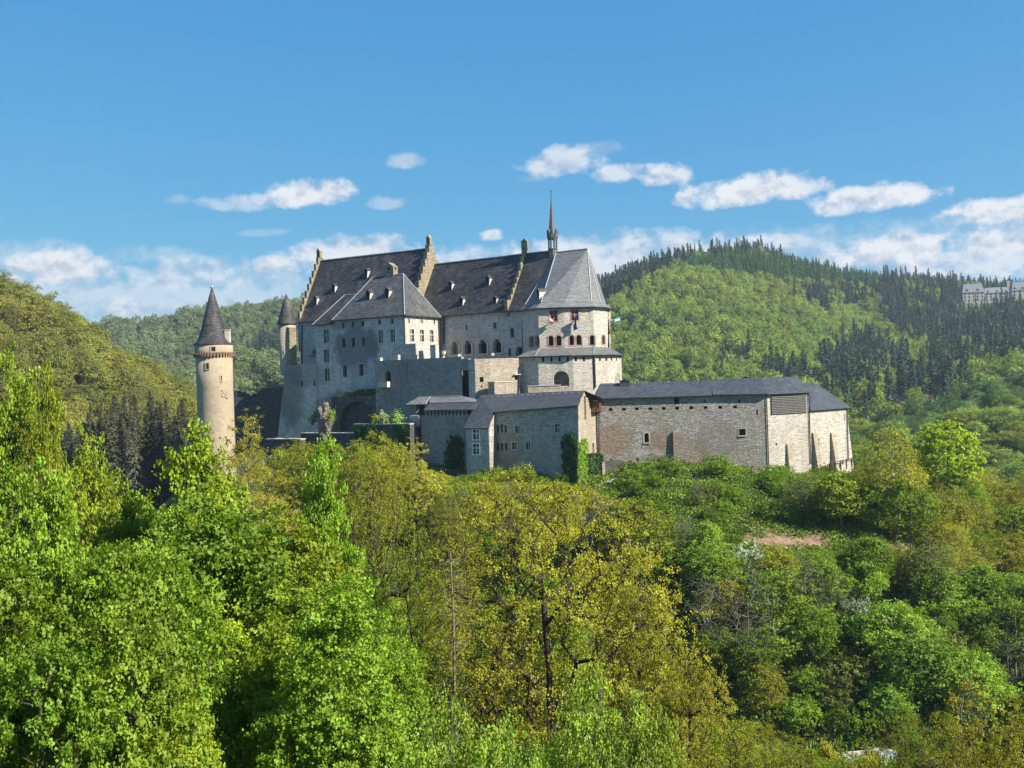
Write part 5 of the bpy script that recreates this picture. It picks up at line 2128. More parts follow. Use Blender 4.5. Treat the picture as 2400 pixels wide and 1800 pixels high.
def foliage(rng, clumps, per, spread, L, W=.8, H=10, zc=5, up=.7, out=.55, rnd=.75, bunch=14, tight=.13):
    """every clump is a handful of tight bunches of leaves, so crowns show bunches and gaps instead of even flecks"""
    C, Nn, T = [], [], []
    base = rng.uniform(0, 1, len(clumps))
    for i, c in enumerate(clumps):
        k = max(3, int(per * rng.uniform(.5, 1.4)))
        nb = max(1, int(round(k / bunch)))
        sc = rng.normal(size=(nb, 3)) * np.array((spread, spread, spread * .6))
        w = rng.integers(0, nb, k)
        p = sc[w] + rng.normal(size=(k, 3)) * tight * np.array((1, 1, .7)) if nb > 1 else rng.normal(size=(k, 3)) * np.array((spread, spread, spread * .55))
        C.append(c + p)
        o = np.array((c[0], c[1], (c[2] - zc) * .6))
        o = o / (np.linalg.norm(o) + 1e-6)
        sn = rng.normal(size=(nb, 3)) * .45
        Nn.append(np.array((0, 0, up)) + o * out + sn[w] + rng.normal(size=(k, 3)) * rnd * .8)
        bt = rng.uniform(0, .35, nb)
        T.append(np.clip(base[i] * .4 + bt[w] + rng.uniform(0, .3, k), 0, 1))
    C, Nn, T = np.concatenate(C), np.concatenate(Nn), np.concatenate(T)
    return leaf_quads(rng, C, Nn, np.full(len(C), L), W)  , T


PROTO = {}


def make_tree(key, seed, H, R, z0, ncl, per, spread, L, leaf, bark, shape='egg', W=.8, bole=None, single=False, seg=1.0, r_twig=.014, hollow=.45, lean=0., power=.5, twig_sides=5, bunch=14, tight=.13):
    rng = np.random.default_rng(seed)
    cl = crown_points(rng, ncl, H * .97, R, z0, shape, hollow)
    Q, T = foliage(rng, cl, per, spread, L, W, H, (z0 + H) / 2, bunch=bunch, tight=tight)
    P0, P1, r0, r1 = skeleton(rng, cl, H, bole if bole is not None else z0 * .8, r_twig, seg, lean, power=power)
    wood = tubes(P0, P1, r0, r1, twig_sides)
    if single:
        PROTO[key] = dict(me=quad_mesh(key, Q, T, [leaf, bark], extra=wood), H=H, R=R, single=True)
    else:
        crown = quad_mesh('crown', Q, T, [leaf])
        me = bpy.data.meshes.new('trunk')
        me.from_pydata(wood[0].tolist(), [], wood[1].tolist())
        me.polygons.foreach_set('use_smooth', [True] * len(me.polygons))
        me.materials.append(bark)
        PROTO[key] = dict(crown=crown, trunk=me, H=H, R=R, single=False)


def make_bare(key, seed, H, R, z0, ncl, bark, leaf=None, single=True):
    rng = np.random.default_rng(seed)
    cl = crown_points(rng, ncl, H, R, z0, 'egg', .2)
    P0, P1, r0, r1 = skeleton(rng, cl, H, z0 * .7, .010, .8)
    # fine twigs on every tip
    k = 3
    tw0 = np.repeat(cl, k, 0)
    tw1 = tw0 + rng.normal(0, .5, (len(tw0), 3)) + np.array((0, 0, .35))
    P0, P1 = np.concatenate([P0, tw0]), np.concatenate([P1, tw1])
    r0, r1 = np.concatenate([r0, np.full(len(tw0), .013)]), np.concatenate([r1, np.full(len(tw0), .006)])
    wood = tubes(P0, P1, r0, r1, 4)
    Q, T = foliage(rng, cl[::2], 10, .5, .16, .7, H, z0)
    PROTO[key] = dict(me=quad_mesh(key, Q, T, [leaf or L_SHRUB2, bark], extra=wood), H=H, R=R, single=True)


def make_conifer(key, seed, H, R, leaf, bark, dz=.5, nb=6, ns=5, sl=.6, bare=.12, gap=.2, single=True):
    rng = np.random.default_rng(seed)
    Cs, Ns, As, Ls, T = [], [], [], [], []
    P0, P1, R0 = [], [], []
    z = H * bare
    while z < H * .985:
        f = (H - z) / (H * (1 - bare))
        ln = R * (f ** .88) * (1 if f < .85 else .85)
        for b in range(nb):
            if rng.uniform() < gap:
                continue
            a = rng.uniform(0, 2 * math.pi)
            l = max(.25, ln * rng.uniform(.65, 1.15))
            dr = rng.uniform(.15, .45)
            dirv = np.array((math.cos(a), math.sin(a), 0))
            P0.append((0, 0, z)); P1.append(dirv * l * .9 + np.array((0, 0, z - dr * l * .6))); R0.append(.02 + .01 * l)
            tb = rng.uniform(0, .6)
            for s in range(ns):
                t = (s + rng.uniform(.3, 1)) / ns
                p = dirv * l * t + np.array((0, 0, z - dr * l * t * t)) + rng.normal(0, .07 * sl / .6, 3)
                Cs.append(p)
                Ns.append(np.array((0, 0, 1.0)) + dirv * rng.uniform(0, .7) + rng.normal(0, .35, 3))
                T.append(min(1, tb + rng.uniform(0, .4)))
                Ls.append(sl * (.36 + .64 * f))
        z += dz * rng.uniform(.75, 1.25) * (.55 + .45 * f)
    Cs, Ns = np.array(Cs), np.array(Ns)
    Q = leaf_quads(rng, Cs, Ns, np.array(Ls), .75, -.08, .1)
    P0, P1, R0 = np.array(P0), np.array(P1), np.array(R0)
    tz = np.linspace(0, H, 7)
    t0 = np.stack([np.zeros(6), np.zeros(6), tz[:-1]], 1)
    t1 = np.stack([np.zeros(6), np.zeros(6), tz[1:]], 1)
    rr = .012 * H * (1 - tz / H) + .02
    if ns < 3:
        P0, P1, R0 = P0[:0].reshape(0, 3), P1[:0].reshape(0, 3), R0[:0]
    wood = tubes(np.concatenate([P0, t0]), np.concatenate([P1, t1]), np.concatenate([R0, rr[:-1]]), np.concatenate([R0 * .4, rr[1:]]), 4)
    if single:
        PROTO[key] = dict(me=quad_mesh(key, Q, T, [leaf, bark], extra=wood), H=H, R=R, single=True)
    else:
        crown = quad_mesh('crown', Q, T, [leaf])
        me = bpy.data.meshes.new('trunk')
        me.from_pydata(wood[0].tolist(), [], wood[1].tolist())
        me.materials.append(bark)
        PROTO[key] = dict(crown=crown, trunk=me, H=H, R=R, single=False)


make_tree('maple_a', 1, 20, 5.0, 4.0, 310, 165, .48, .205, L_MAPLE, BARK, 'egg', bunch=18, tight=.16)
make_tree('maple_b', 2, 20, 5.0, 4.0, 290, 165, .48, .205, L_MAPLE, BARK, 'cone', bunch=18, tight=.16)
make_tree('sycamore', 3, 18, 5.5, 3.0, 270, 150, .46, .225, L_DARK, BARK, 'round', hollow=.62, bunch=26, tight=.19)
make_tree('oak_a', 4, 22, 6.4, 5.0, 950, 76, .38, .125, L_OAK, BARK, 'wide', .65, hollow=.25, r_twig=.017, power=.52)
make_tree('oak_b', 5, 20, 5.0, 5.0, 560, 62, .36, .13, L_OAK, BARK, 'egg', .65, hollow=.2, r_twig=.017)
make_tree('sapling', 6, 9, 3.0, 1.2, 230, 90, .30, .135, L_LIME, BARK_G, 'round', .75, r_twig=.012, seg=.6)
make_tree('thin_oak', 7, 16, 2.4, 6.0, 90, 60, .28, .16, L_OAK, BARK_G, 'egg', .65, hollow=.1, r_twig=.02, seg=.7)
make_tree('lime_tree', 8, 15, 4.6, 4.2, 260, 60, .55, .30, L_MAPLE, BARK, 'egg')
for i in range(3):
    make_tree('shrub_%d' % i, 20 + i, 3.6, 2.4, .4, 90, 48, .42, .20, L_SHRUB, BARK, 'round', single=True, seg=.7, r_twig=.012, twig_sides=4, hollow=.3)
for i in range(3):
    make_tree('mid_%d' % i, 30 + i, 13, 4.2, 3.6, 170, 40, .62, .36, L_OAK2, BARK_G, ('egg', 'round', 'wide')[i], single=True, twig_sides=4, seg=1.3, bunch=8, tight=.26)
make_tree('sparse', 36, 12, 3.6, 4.0, 170, 22, .5, .24, L_OAK2, BARK_G, 'egg', single=True, twig_sides=4, seg=1.2, hollow=.2, r_twig=.016, bunch=6, tight=.2)
for i in range(2):
    make_bare('bare_%d' % i, 40 + i, 10, 2.8, 3.0, 90, BARK_G)
for i in range(3):
    make_tree('hill_%d' % i, 50 + i, 12, 4.6, 1.6, 90, 10, .75, .95, L_HILL, BARK_G, 'round', single=True, twig_sides=3, seg=3, hollow=.6, r_twig=.03, bunch=4, tight=.5)
for i in range(3):
    make_conifer('fir_%d' % i, 60 + i, 20, 4.4, L_CON, BARK, .95, 8, 3, 1.75, .03, .1)
for i in range(3):
    make_conifer('spruce_%d' % i, 70 + i, 27, 4.6, L_CONL, BARK_G, .55, 8, 8, .8, .15, .12)


def override(o, mats):
    for i, m in enumerate(mats):
        if m is not None and i < len(o.material_slots):
            o.material_slots[i].link = 'OBJECT'
            o.material_slots[i].material = m


def plant(key, name, x, y, z, H, R, label, cat, group=None, leaf=None, bark=None, rng=random):
    p = PROTO[key]
    sc = (R / p['R'], R / p['R'], H / p['H'])
    rot = (rng.uniform(-.03, .03), rng.uniform(-.03, .03), rng.uniform(0, 6.28))
    if p['single']:
        o = bpy.data.objects.new(name, p['me'])
        COL.objects.link(o)
        o.location, o.scale, o.rotation_euler = (x, y, z), sc, rot
        override(o, (leaf, bark))
        tag(o, label, cat, group)
        return o
    r = bpy.data.objects.new(name, None)
    COL.objects.link(r)
    r.location, r.scale, r.rotation_euler = (x, y, z), sc, rot
    tag(r, label, cat, group)
    for nm, m in (('trunk', bark), ('crown', leaf)):
        o = bpy.data.objects.new(nm, p[nm])
        COL.objects.link(o)
        o.parent = r
        override(o, (m,))
    return r


def tree_px(key, name, xd, yd, depth, wd, label, cat='tree', group=None, leaf=None, bark=None, rng=random):
    """tree whose top stands at a measured point of the photograph, at a distance, rooted on the terrain"""
    top = at(*zd(xd, yd), depth)
    z = gz(top[0], top[1]) - .3
    H = max(2.0, top[2] - z)
    R = wd / 2151.0 * depth / 2
    return plant(key, name, top[0], top[1], z, H, R, label, cat, group, leaf, bark, rng)


R0_ = random.Random(11)
# ---- foreground wood, each tree placed by the photograph: x, top, distance, crown width
FORE = [
    ('maple_a', 'maple_tree', 15, 758, 52, 250, 'bright yellow green maple cut by the left photo edge, highest of the near trees', L_MAPLE),
    ('maple_b', 'maple_tree', 105, 812, 50, 130, 'small pointed bright green maple tip left of the dark spruces', L_MAPLE),
    ('oak_b', 'oak_tree', 60, 850, 46, 210, 'golden green oak among bright maples at the left photo edge', L_OAK2),
    ('maple_a', 'maple_tree', 175, 930, 47, 190, 'bright maple directly in front of the dark spruce stand', L_MAPLE),
    ('sycamore', 'sycamore_tree', 40, 1000, 27, 300, 'deep green large leaved sycamore in the bottom left corner', L_DARK),
    ('sycamore', 'sycamore_tree', 215, 1190, 25, 320, 'second deep green sycamore, right of the corner sycamore', L_DARK),
    ('sycamore', 'sycamore_tree', 90, 1380, 20, 320, 'lowest deep green sycamore crown at the bottom left photo corner', L_DARK),
    ('maple_b', 'maple_tree', 425, 938, 41, 330, 'tall pointed bright green maple under the round tower', L_MAPLE),
    ('maple_a', 'maple_tree', 285, 1030, 43, 230, 'bright maple between the sycamores and the pointed maple', L_MAPLE),
    ('oak_a', 'oak_tree', 520, 980, 116, 230, 'golden oak spreading below the dark curtain wall', L_OAK),
    ('thin_oak', 'oak_tree', 530, 862, 140, 110, 'thin sparse golden oak rising in front of the dark curtain wall', L_OAK),
    ('maple_b', 'maple_tree', 676, 968, 46, 180, 'slender spire shaped bright maple below the rock arch', L_MAPLE2),
    ('maple_a', 'maple_tree', 600, 1120, 40, 260, 'rounded mid green maple at the foot of the slender maple', L_MAPLE2),
    ('oak_b', 'oak_tree', 640, 935, 128, 190, 'olive oak crown just under the low garden wall', L_OAK2),
    ('oak_b', 'oak_tree', 760, 935, 124, 200, 'olive gold oak left of the tall stone pier', L_OAK2),
    ('oak_a', 'oak_tree', 815, 985, 58, 260, 'dark limbed olive oak left of the big golden oak', L_OAK2),
    ('thin_oak', 'oak_tree', 898, 930, 132, 70, 'thin sapling oak tip standing before the tall stone pier', L_OAK),
    ('maple_b', 'maple_tree', 470, 1330, 31, 330, 'bright maple crown low in the left foreground', L_MAPLE),
    ('maple_a', 'maple_tree', 730, 1290, 36, 250, 'mid green maple under the dark limbed olive oak', L_MAPLE2),
    ('oak_b', 'oak_tree', 960, 1035, 112, 150, 'grey green open crowned oak below the stair turret', L_OAK2),
    ('oak_a', 'oak_tree', 1175, 1030, 52, 470, 'big broad golden oak in the middle foreground with dark limbs showing', L_OAK),
    ('oak_b', 'oak_tree', 1360, 1150, 50, 230, 'golden oak shoulder right of the big golden oak', L_OAK),
    ('oak_b', 'oak_tree', 1480, 1360, 44, 210, 'low golden oak at right of the pale lime saplings', L_OAK),
    ('sapling', 'lime_sapling', 1290, 1425, 20, 230, 'pale green lime sapling with large leaves, tallest at the bottom middle', L_LIME),
    ('sapling', 'lime_sapling', 1400, 1500, 19, 190, 'pale lime sapling right of the tallest sapling', L_LIME),
    ('sapling', 'lime_sapling', 955, 1490, 17, 240, 'pale green lime sapling under the bare pine trunk', L_LIME),
    ('sapling', 'lime_sapling', 1120, 1570, 16, 220, 'lowest pale lime sapling at the bottom middle', L_LIME),
    ('maple_a', 'maple_tree', 620, 1440, 27, 300, 'fine leaved yellow green maple at the bottom left of middle', L_MAPLE),
    ('maple_b', 'maple_tree', 380, 1500, 22, 260, 'lowest bright maple at the bottom edge beside the corner sycamores', L_MAPLE),
    ('maple_a', 'maple_tree', 800, 1500, 24, 240, 'yellow green maple crown at the bottom edge left of the lime saplings', L_MAPLE2),
    ('oak_b', 'oak_tree', 1580, 1530, 30, 240, 'yellow green oak top at the bottom edge right of the saplings', L_OAK2),
    ('oak_b', 'oak_tree', 1730, 1580, 28, 240, 'olive oak top at the bottom edge left of the house roof', L_OAK2),
    ('thin_oak', 'oak_tree', 2095, 1410, 31, 170, 'thin sparse golden oak in the bottom right corner', L_OAK),
    ('oak_b', 'oak_tree', 2200, 1480, 30, 190, 'golden oak cut by the right photo edge near the bottom', L_OAK),
    ('oak_a', 'oak_tree', 2010, 1565, 28, 260, 'low olive oak at the bottom right edge', L_OAK2),
]
for key, nm, x, y, d, w, lab, leaf in FORE:
    tree_px(key, nm, x, y, d, w, lab, nm.split('_')[0] + (' tree' if 'tree' in nm else ' sapling'), 'trees of the near wood', leaf, None, R0_)

# dead pine trunk, pale, with broken side branches
def dead_pine():
    top, bot = at(*zd(974, 1190), 47), at(*zd(978, 1500), 47)
    z = gz(bot[0], bot[1])
    r = thing('dead_pine', (bot[0], bot[1], z), 'pale bare pine trunk standing before the big golden oak', 'dead tree', 'trees of the near wood')
    rng = np.random.default_rng(5)
    zs = np.linspace(z, top[2], 12)
    P = np.stack([top[0] + (zs - top[2]) * .004 + rng.normal(0, .02, 12), np.full(12, 47.0), zs], 1)
    rr = np.linspace(.15, .02, 12)
    V, F = tubes(P[:-1], P[1:], rr[:-1], rr[1:], 7)
    mb = MB()
    mb.v, mb.f = V.tolist(), F.tolist()
    put('trunk', mb, BARK_P, r, True)
    a, b, ra = [], [], []
    for i in range(110):
        t = rng.uniform(.35, .98)
        p = np.array((P[0][0] + (P[-1][0] - P[0][0]) * t, 47, z + (top[2] - z) * t))
        an = rng.uniform(0, 6.28)
        l = rng.uniform(.4, 1.5) * (1.2 - t * .6)
        q = p + np.array((math.cos(an) * l, math.sin(an) * l, rng.uniform(-.25, .2) * l))
        a.append(p); b.append(q); ra.append(.022)
        for k in range(2):
            a.append(p + (q - p) * .6); b.append(q + rng.normal(0, .25, 3)); ra.append(.01)
    tips = np.array(b)[rng.permutation(len(b))[:150]]
    C = np.repeat(tips, 9, 0) + rng.normal(0, .12, (len(tips) * 9, 3))
    Q = leaf_quads(rng, C - np.array(r.location), rng.normal(0, .6, C.shape) + np.array((0, 0, .7)), np.full(len(C), .16), .5)
    link('needles', quad_mesh('needles', Q, rng.uniform(0, 1, len(C)), [L_OAK2]), None, r)
    V, F = tubes(np.array(a), np.array(b), np.array(ra), np.array(ra) * .4, 4)
    mb = MB()
    mb.v, mb.f = V.tolist(), F.tolist()
    put('branches', mb, BARK_G, r)


dead_pine()

# ---- filling trees of the near wood, kept under the skyline of the photograph
SKX = [-200, 0, 200, 330, 450, 600, 760, 900, 1000, 1300, 1400, 1600, 1900, 2212, 2400]
SKY_ = [880, 900, 1050, 1030, 1010, 1010, 1010, 1100, 1120, 1170, 1330, 1470, 1590, 1560, 1540]
fill_rng = random.Random(21)
nf = 0
placed = []
while nf < 110:
    d = fill_rng.uniform(20, 84)
    xd = fill_rng.uniform(-120, 2330)
    sk = np.interp(xd, SKX, SKY_)
    X = (xd - 1106) / 2151 * d
    if any((X - a) ** 2 + (d - b) ** 2 < 3.2 ** 2 for a, b in placed):
        continue
    if xd > 1750 and d > 40:
        continue
    if 820 < xd < 1570 and (d < 58 or xd > 1350):
        sk = max(sk, 1480)
    yd = max(sk + fill_rng.uniform(20, 320), 829 + 1100 * (1 / max(d / 20, .6)) * .35)
    top = at(*zd(xd, yd), d)
    z = gz(top[0], d)
    H = top[2] - z
    if H < 3 or H > 24:
        continue
    placed.append((X, d))
    nf += 1
    if xd < 330 and d < 34:
        key, leaf, lab = 'sycamore', L_DARK, 'deep green sycamore filling the lower left wood'
    elif xd < 860:
        key, leaf, lab = fill_rng.choice([('maple_a', L_MAPLE, 'bright green maple inside the near wood'), ('maple_b', L_MAPLE2, 'mid green maple inside the near wood'), ('maple_a', L_MAPLE2, 'mid green maple inside the near wood')])
    elif d < 28:
        key, leaf, lab = 'sapling', L_LIME, 'pale lime sapling low in the near wood'
    else:
        key, leaf, lab = fill_rng.choice([('oak_b', L_OAK, 'golden oak inside the near wood'), ('oak_a', L_OAK2, 'olive oak inside the near wood'), ('maple_a', L_MAPLE2, 'mid green maple inside the near wood')])
    nm = {'s': 'sycamore_tree', 'm': 'maple_tree', 'o': 'oak_tree'}[key[0]] if key != 'sapling' else 'lime_sapling'
    plant(key, nm, top[0], d, z - .3, H, min(4.2, max(1.6, H * .21)) * fill_rng.uniform(.85, 1.15), lab, nm.replace('_', ' '), lab.split(' inside')[0].split(' filling')[0] + 's of the near wood', leaf, None, fill_rng)


# ---------------------------------------------------------------- woods on the hills
def inside(poly, x, y):
    poly = np.array(poly, float)
    c = np.zeros(np.shape(x), bool)
    for (x0, y0), (x1, y1) in zip(poly, np.roll(poly, -1, 0)):
        cond = ((y0 > y) != (y1 > y))
        xi = (x1 - x0) * (y - y0) / (y1 - y0 + 1e-12) + x0
        c ^= cond & (x < xi)
    return c


def scatter(rng, x0d, x1d, d0, d1, spacing):
    u0, u1 = (x0d - 1106) / 2151, (x1d - 1106) / 2151
    area = (u1 - u0) * (d1 ** 2 - d0 ** 2) / 2
    n = int(area / (spacing ** 2) * 2.2)
    d = np.sqrt(rng.uniform(d0 ** 2, d1 ** 2, n))
    x = rng.uniform(u0, u1, n) * d
    # thin out on a jittered lattice so crowns touch without piling up
    key = np.stack([np.floor(x / spacing), np.floor(d / spacing)], 1)
    _, idx = np.unique(key, axis=0, return_index=True)
    x, d = x[idx], d[idx]
    z = ground_z(x, d)
    return x, d, z


def to_d(x, y, z):
    a, b = x / y, z / y
    return 1106 + 2151 * (a * cR - b * sR), 829.5 - 2151 * (a * sR + b * cR)


K1 = [(1270, 690), (1270, 540), (1400, 520), (1620, 480), (1760, 520), (1745, 562), (1640, 545), (1540, 548), (1450, 575), (1385, 612), (1330, 640)]
K2 = [(1450, 575), (1540, 545), (1640, 540), (1745, 560), (1900, 560), (2000, 580), (1900, 612), (1700, 600), (1600, 592), (1520, 580)]
K3 = [(1700, 622), (1900, 606), (2000, 560), (2320, 570), (2320, 750), (2095, 790), (2080, 860), (2010, 850), (2000, 770), (1985, 740), (1905, 690), (1905, 640), (1840, 650), (1780, 662), (1720, 645)]
K4 = [(1765, 792), (1800, 738), (1860, 722), (1940, 752), (1985, 785), (2005, 815), (2000, 860), (1955, 868), (1900, 840), (1870, 905), (1830, 880), (1780, 830), (1630, 815), (1650, 780)]
FRESH = [(1890, 930), (2000, 860), (2100, 835), (2320, 790), (2320, 850), (2090, 890), (1960, 950)]


def gn_forest(name, P, sc, rz, kinds, protos, label=None, group=None):
    """one mass of wood: points of a mesh carry copies of the tree meshes"""
    me = bpy.data.meshes.new(name)
    me.vertices.add(len(P))
    me.vertices.foreach_set('co', np.asarray(P, np.float32).ravel())
    for nm, typ, arr in (('sc', 'FLOAT_VECTOR', sc), ('rot', 'FLOAT_VECTOR', np.stack([np.zeros(len(P)), np.zeros(len(P)), rz], 1))):
        a = me.attributes.new(nm, typ, 'POINT')
        a.data.foreach_set('vector', np.asarray(arr, np.float32).ravel())
    a = me.attributes.new('pick', 'INT', 'POINT')
    a.data.foreach_set('value', np.asarray(kinds, np.int32))
    o = link(name, me, None)
    g = bpy.data.node_groups.new(name, 'GeometryNodeTree')
    g.interface.new_socket('Geometry', in_out='INPUT', socket_type='NodeSocketGeometry')
    g.interface.new_socket('Geometry', in_out='OUTPUT', socket_type='NodeSocketGeometry')
    gi, go = g.nodes.new('NodeGroupInput'), g.nodes.new('NodeGroupOutput')
    jn = g.nodes.new('GeometryNodeJoinGeometry')

    def named(nm, typ):
        n = g.nodes.new('GeometryNodeInputNamedAttribute')
        n.data_type = typ
        n.inputs['Name'].default_value = nm
        return n.outputs['Attribute']
    scs, rts, pk = named('sc', 'FLOAT_VECTOR'), named('rot', 'FLOAT_VECTOR'), named('pick', 'INT')
    for i, po in enumerate(protos):
        oi = g.nodes.new('GeometryNodeObjectInfo')
        oi.transform_space = 'ORIGINAL'
        oi.inputs['Object'].default_value = po
        oi.inputs['As Instance'].default_value = True
        cmp_ = g.nodes.new('FunctionNodeCompare')
        cmp_.data_type, cmp_.operation = 'INT', 'EQUAL'
        ins = [s for s in cmp_.inputs if s.type == 'INT']
        g.links.new(pk, ins[0])
        ins[1].default_value = i
        ip = g.nodes.new('GeometryNodeInstanceOnPoints')
        g.links.new(gi.outputs[0], ip.inputs['Points'])
        g.links.new(cmp_.outputs[0], ip.inputs['Selection'])
        g.links.new(oi.outputs['Geometry'], ip.inputs['Instance'])
        e2r = g.nodes.new('FunctionNodeEulerToRotation')
        g.links.new(rts, e2r.inputs[0])
        g.links.new(e2r.outputs[0], ip.inputs['Rotation'])
        g.links.new(scs, ip.inputs['Scale'])
        g.links.new(ip.outputs[0], jn.inputs[0])
    g.links.new(jn.outputs[0], go.inputs[0])
    md = o.modifiers.new('trees', 'NODES')
    md.node_group = g
    tag(o, label, None, group, 'stuff')
    return o


def wood(rng, x, d, z, species, things_n, protos_keys, name, cat, label, group, leaf, Hr, Rr, stuff_name, stuff_label):
    """the nearest trees as things of their own, the far rest as one mass"""
    if len(x) == 0:
        return
    o_ = np.argsort(d)
    x, d, z = x[o_], d[o_], z[o_]
    n = len(x)
    H = rng.uniform(Hr[0], Hr[1], n)
    R = rng.uniform(Rr[0], Rr[1], n)
    rz = rng.uniform(0, 6.28, n)
    pk = rng.integers(0, len(protos_keys), n)
    pk[:len(protos_keys)] = np.arange(len(protos_keys))
    first = {}
    m = min(n, things_n)
    for i in range(m):
        key = protos_keys[pk[i]]
        p = PROTO[key]
        o = bpy.data.objects.new(name, p['me'] if not leaf else VAR[(key, leaf.name)])
        COL.objects.link(o)
        o.location = (x[i], d[i], z[i] - .4)
        o.scale = (R[i] / p['R'], R[i] / p['R'], H[i] / p['H'])
        o.rotation_euler = (0, 0, rz[i])
        tag(o, label, cat, group)
        first.setdefault(pk[i], o)
    if n > m:
        protos = [first[i] for i in range(len(protos_keys))]
        p0 = np.array([PROTO[k]['R'] for k in protos_keys])[pk[m:]]
        h0 = np.array([PROTO[k]['H'] for k in protos_keys])[pk[m:]]
        sc = np.stack([R[m:] / p0, R[m:] / p0, H[m:] / h0], 1)
        gn_forest(stuff_name, np.stack([x[m:], d[m:], z[m:] - .4], 1), sc, rz[m:], pk[m:], protos, stuff_label)


VAR = {}


def variant(key, leaf):
    me = PROTO[key]['me'].copy()
    me.materials[0] = leaf
    VAR[(key, leaf.name)] = me


for k in ('hill_0', 'hill_1', 'hill_2', 'mid_0', 'mid_1', 'mid_2', 'sparse'):
    for lf in (L_HILL, L_HILLL, L_FAR, L_FRESH):
        variant(k, lf)
for k in ('fir_0', 'fir_1', 'fir_2'):
    for lf in (L_CON, L_LARCH):
        variant(k, lf)

rg = np.random.default_rng(77)
HB = ('hill_0', 'hill_1', 'hill_2')
FB = ('fir_0', 'fir_1', 'fir_2')
MBK = ('mid_0', 'mid_1', 'mid_2', 'sparse')
HOSP = hit_ground(*zd(2150, 652), d0=500)
HOUSES = [hit_ground(*zd(1946, 884), d0=300), hit_ground(*zd(2003, 880), d0=300)]


def clear_of_houses(x, d, z):
    xq, yq = to_d(x, d, z)
    k = ~((xq > 2070) & (d > HOSP[1] - 62) & (d < HOSP[1] + 22) & (xq < 2300))
    for h in HOUSES:
        k &= ~((np.abs(x - h[0] * d / h[1]) < 5) & (d > h[1] - 62) & (d < h[1] + 9))
    return x[k], d[k], z[k]


# right hill
x, d, z = clear_of_houses(*scatter(rg, 1262, 2480, 400, 1050, 6.2))
xd, yd = to_d(x, d, z + 8)
con = inside(K1, xd, yd) | inside(K3, xd, yd) | inside(K4, xd, yd)
lar = inside(K2, xd, yd) & ~con
fre = inside(FRESH, xd, yd) & ~con
mixd = rg.uniform(0, 1, len(x)) < .05
con |= mixd & (d < 700) & (yd > 760)
con &= (rg.uniform(0, 1, len(x)) > .12) & ((np.sin(x * .09 + d * .05) + np.sin(d * .11 - x * .04)) > -1.45)
brd = ~(con | lar | fre)
wood(rg, x[con], d[con], z[con], 'c', 260, FB, 'conifer_tree', 'conifer', 'dark blue green conifer in a stand on the right hillside', 'conifers on the right hill', L_CON, (10, 23), (3.7, 6.0), 'conifer_forest', 'far dark conifer forest along the ridge of the right hill')
wood(rg, x[lar], d[lar], z[lar], 'l', 40, FB, 'larch_tree', 'conifer', 'mid green young conifer just under the right ridge', 'young conifers on the right hill', L_LARCH, (11, 16), (2.9, 3.8), 'larch_forest', 'band of mid green young conifers under the right ridge')
wood(rg, x[fre], d[fre], z[fre], 'f', 200, HB, 'valley_tree', 'tree', 'fresh bluish green tree on the valley flank beyond the castle', 'fresh green trees beyond the castle', L_FRESH, (8, 12), (3.2, 4.6), 'valley_forest', 'fresh green valley wood beyond the castle')
wood(rg, x[brd], d[brd], z[brd], 'b', 260, HB, 'beech_tree', 'tree', 'light olive green broadleaf tree on the right hillside', 'broadleaf trees on the right hill', L_HILL, (7, 14), (2.5, 4.5), 'beech_forest', 'light olive green broadleaf forest covering the right hill')
# right near flank
x, d, z = clear_of_houses(*scatter(rg, 1835, 2520, 205, 420, 6.4))
xd, yd = to_d(x, d, z + 6)
ok = (d < 420) & ~((np.abs(xd - 1945) < 22) & (yd > 868) & (yd < 900))
fz = ok & inside(FRESH, xd, yd)
wood(rg, x[fz], d[fz], z[fz], 'f', 120, MBK, 'valley_tree', 'tree', 'fresh green tree on the near flank right of the castle', 'fresh green trees on the near flank', L_FRESH, (7, 11), (3.0, 4.4), 'flank_grove', 'fresh green grove on the near flank')
ok &= ~fz
dk = ok & (xd > 2060) & (yd < 800)
wood(rg, x[ok & ~dk], d[ok & ~dk], z[ok & ~dk], 'n', 300, MBK, 'flank_tree', 'tree', 'olive green tree on the flank right of the castle', 'trees on the flank right of the castle', L_HILL, (7, 12), (3.2, 4.8), 'flank_forest', 'olive wood on the flank right of the castle')
# far left hill
x, d, z = scatter(rg, 150, 690, 560, 950, 6.4)
xd, yd = to_d(x, d, z + 6)
con = inside([(535, 762), (560, 725), (600, 712), (640, 715), (640, 762)], xd, yd)
wood(rg, x[~con], d[~con], z[~con], 'b', 60, HB, 'far_tree', 'tree', 'grey green tree of the far left forest', 'trees of the far left forest', L_FAR, (7, 13), (2.6, 4.6), 'far_forest', 'grey green forest covering the far left hill')
wood(rg, x[con], d[con], z[con], 'c', 300, FB, 'conifer_tree', 'conifer', 'dark conifer in the small stand between tower and palace', 'conifers on the far left hill', L_CON, (14, 19), (2.8, 3.6), 'fir_stand', 'dark conifers on the far left hill')
# left hill
x, d, z = scatter(rg, -200, 440, 225, 345, 5.6)
wood(rg, x, d, z, 'b', 300, MBK, 'hillside_tree', 'tree', 'olive green tree on the steep left hillside', 'trees on the left hillside', L_HILLL, (9, 17), (2.7, 5.4), 'hillside_forest', 'olive wood on the left hillside')

# dark spruces left of the round tower
rs = random.Random(5)
for i in range(46):
    dpt = rs.uniform(208, 232)
    xd = rs.uniform(140, 455)
    yd = np.interp(xd, [140, 200, 270, 330, 370, 430, 455], [905, 850, 825, 838, 845, 862, 880]) + rs.uniform(0, 60)
    tree_px('spruce_%d' % (i % 3), 'spruce_tree', xd, yd, dpt, rs.uniform(66, 96), 'dark brownish spruce in the stand left of the round tower', 'spruce', 'spruces left of the round tower', None, None, rs)

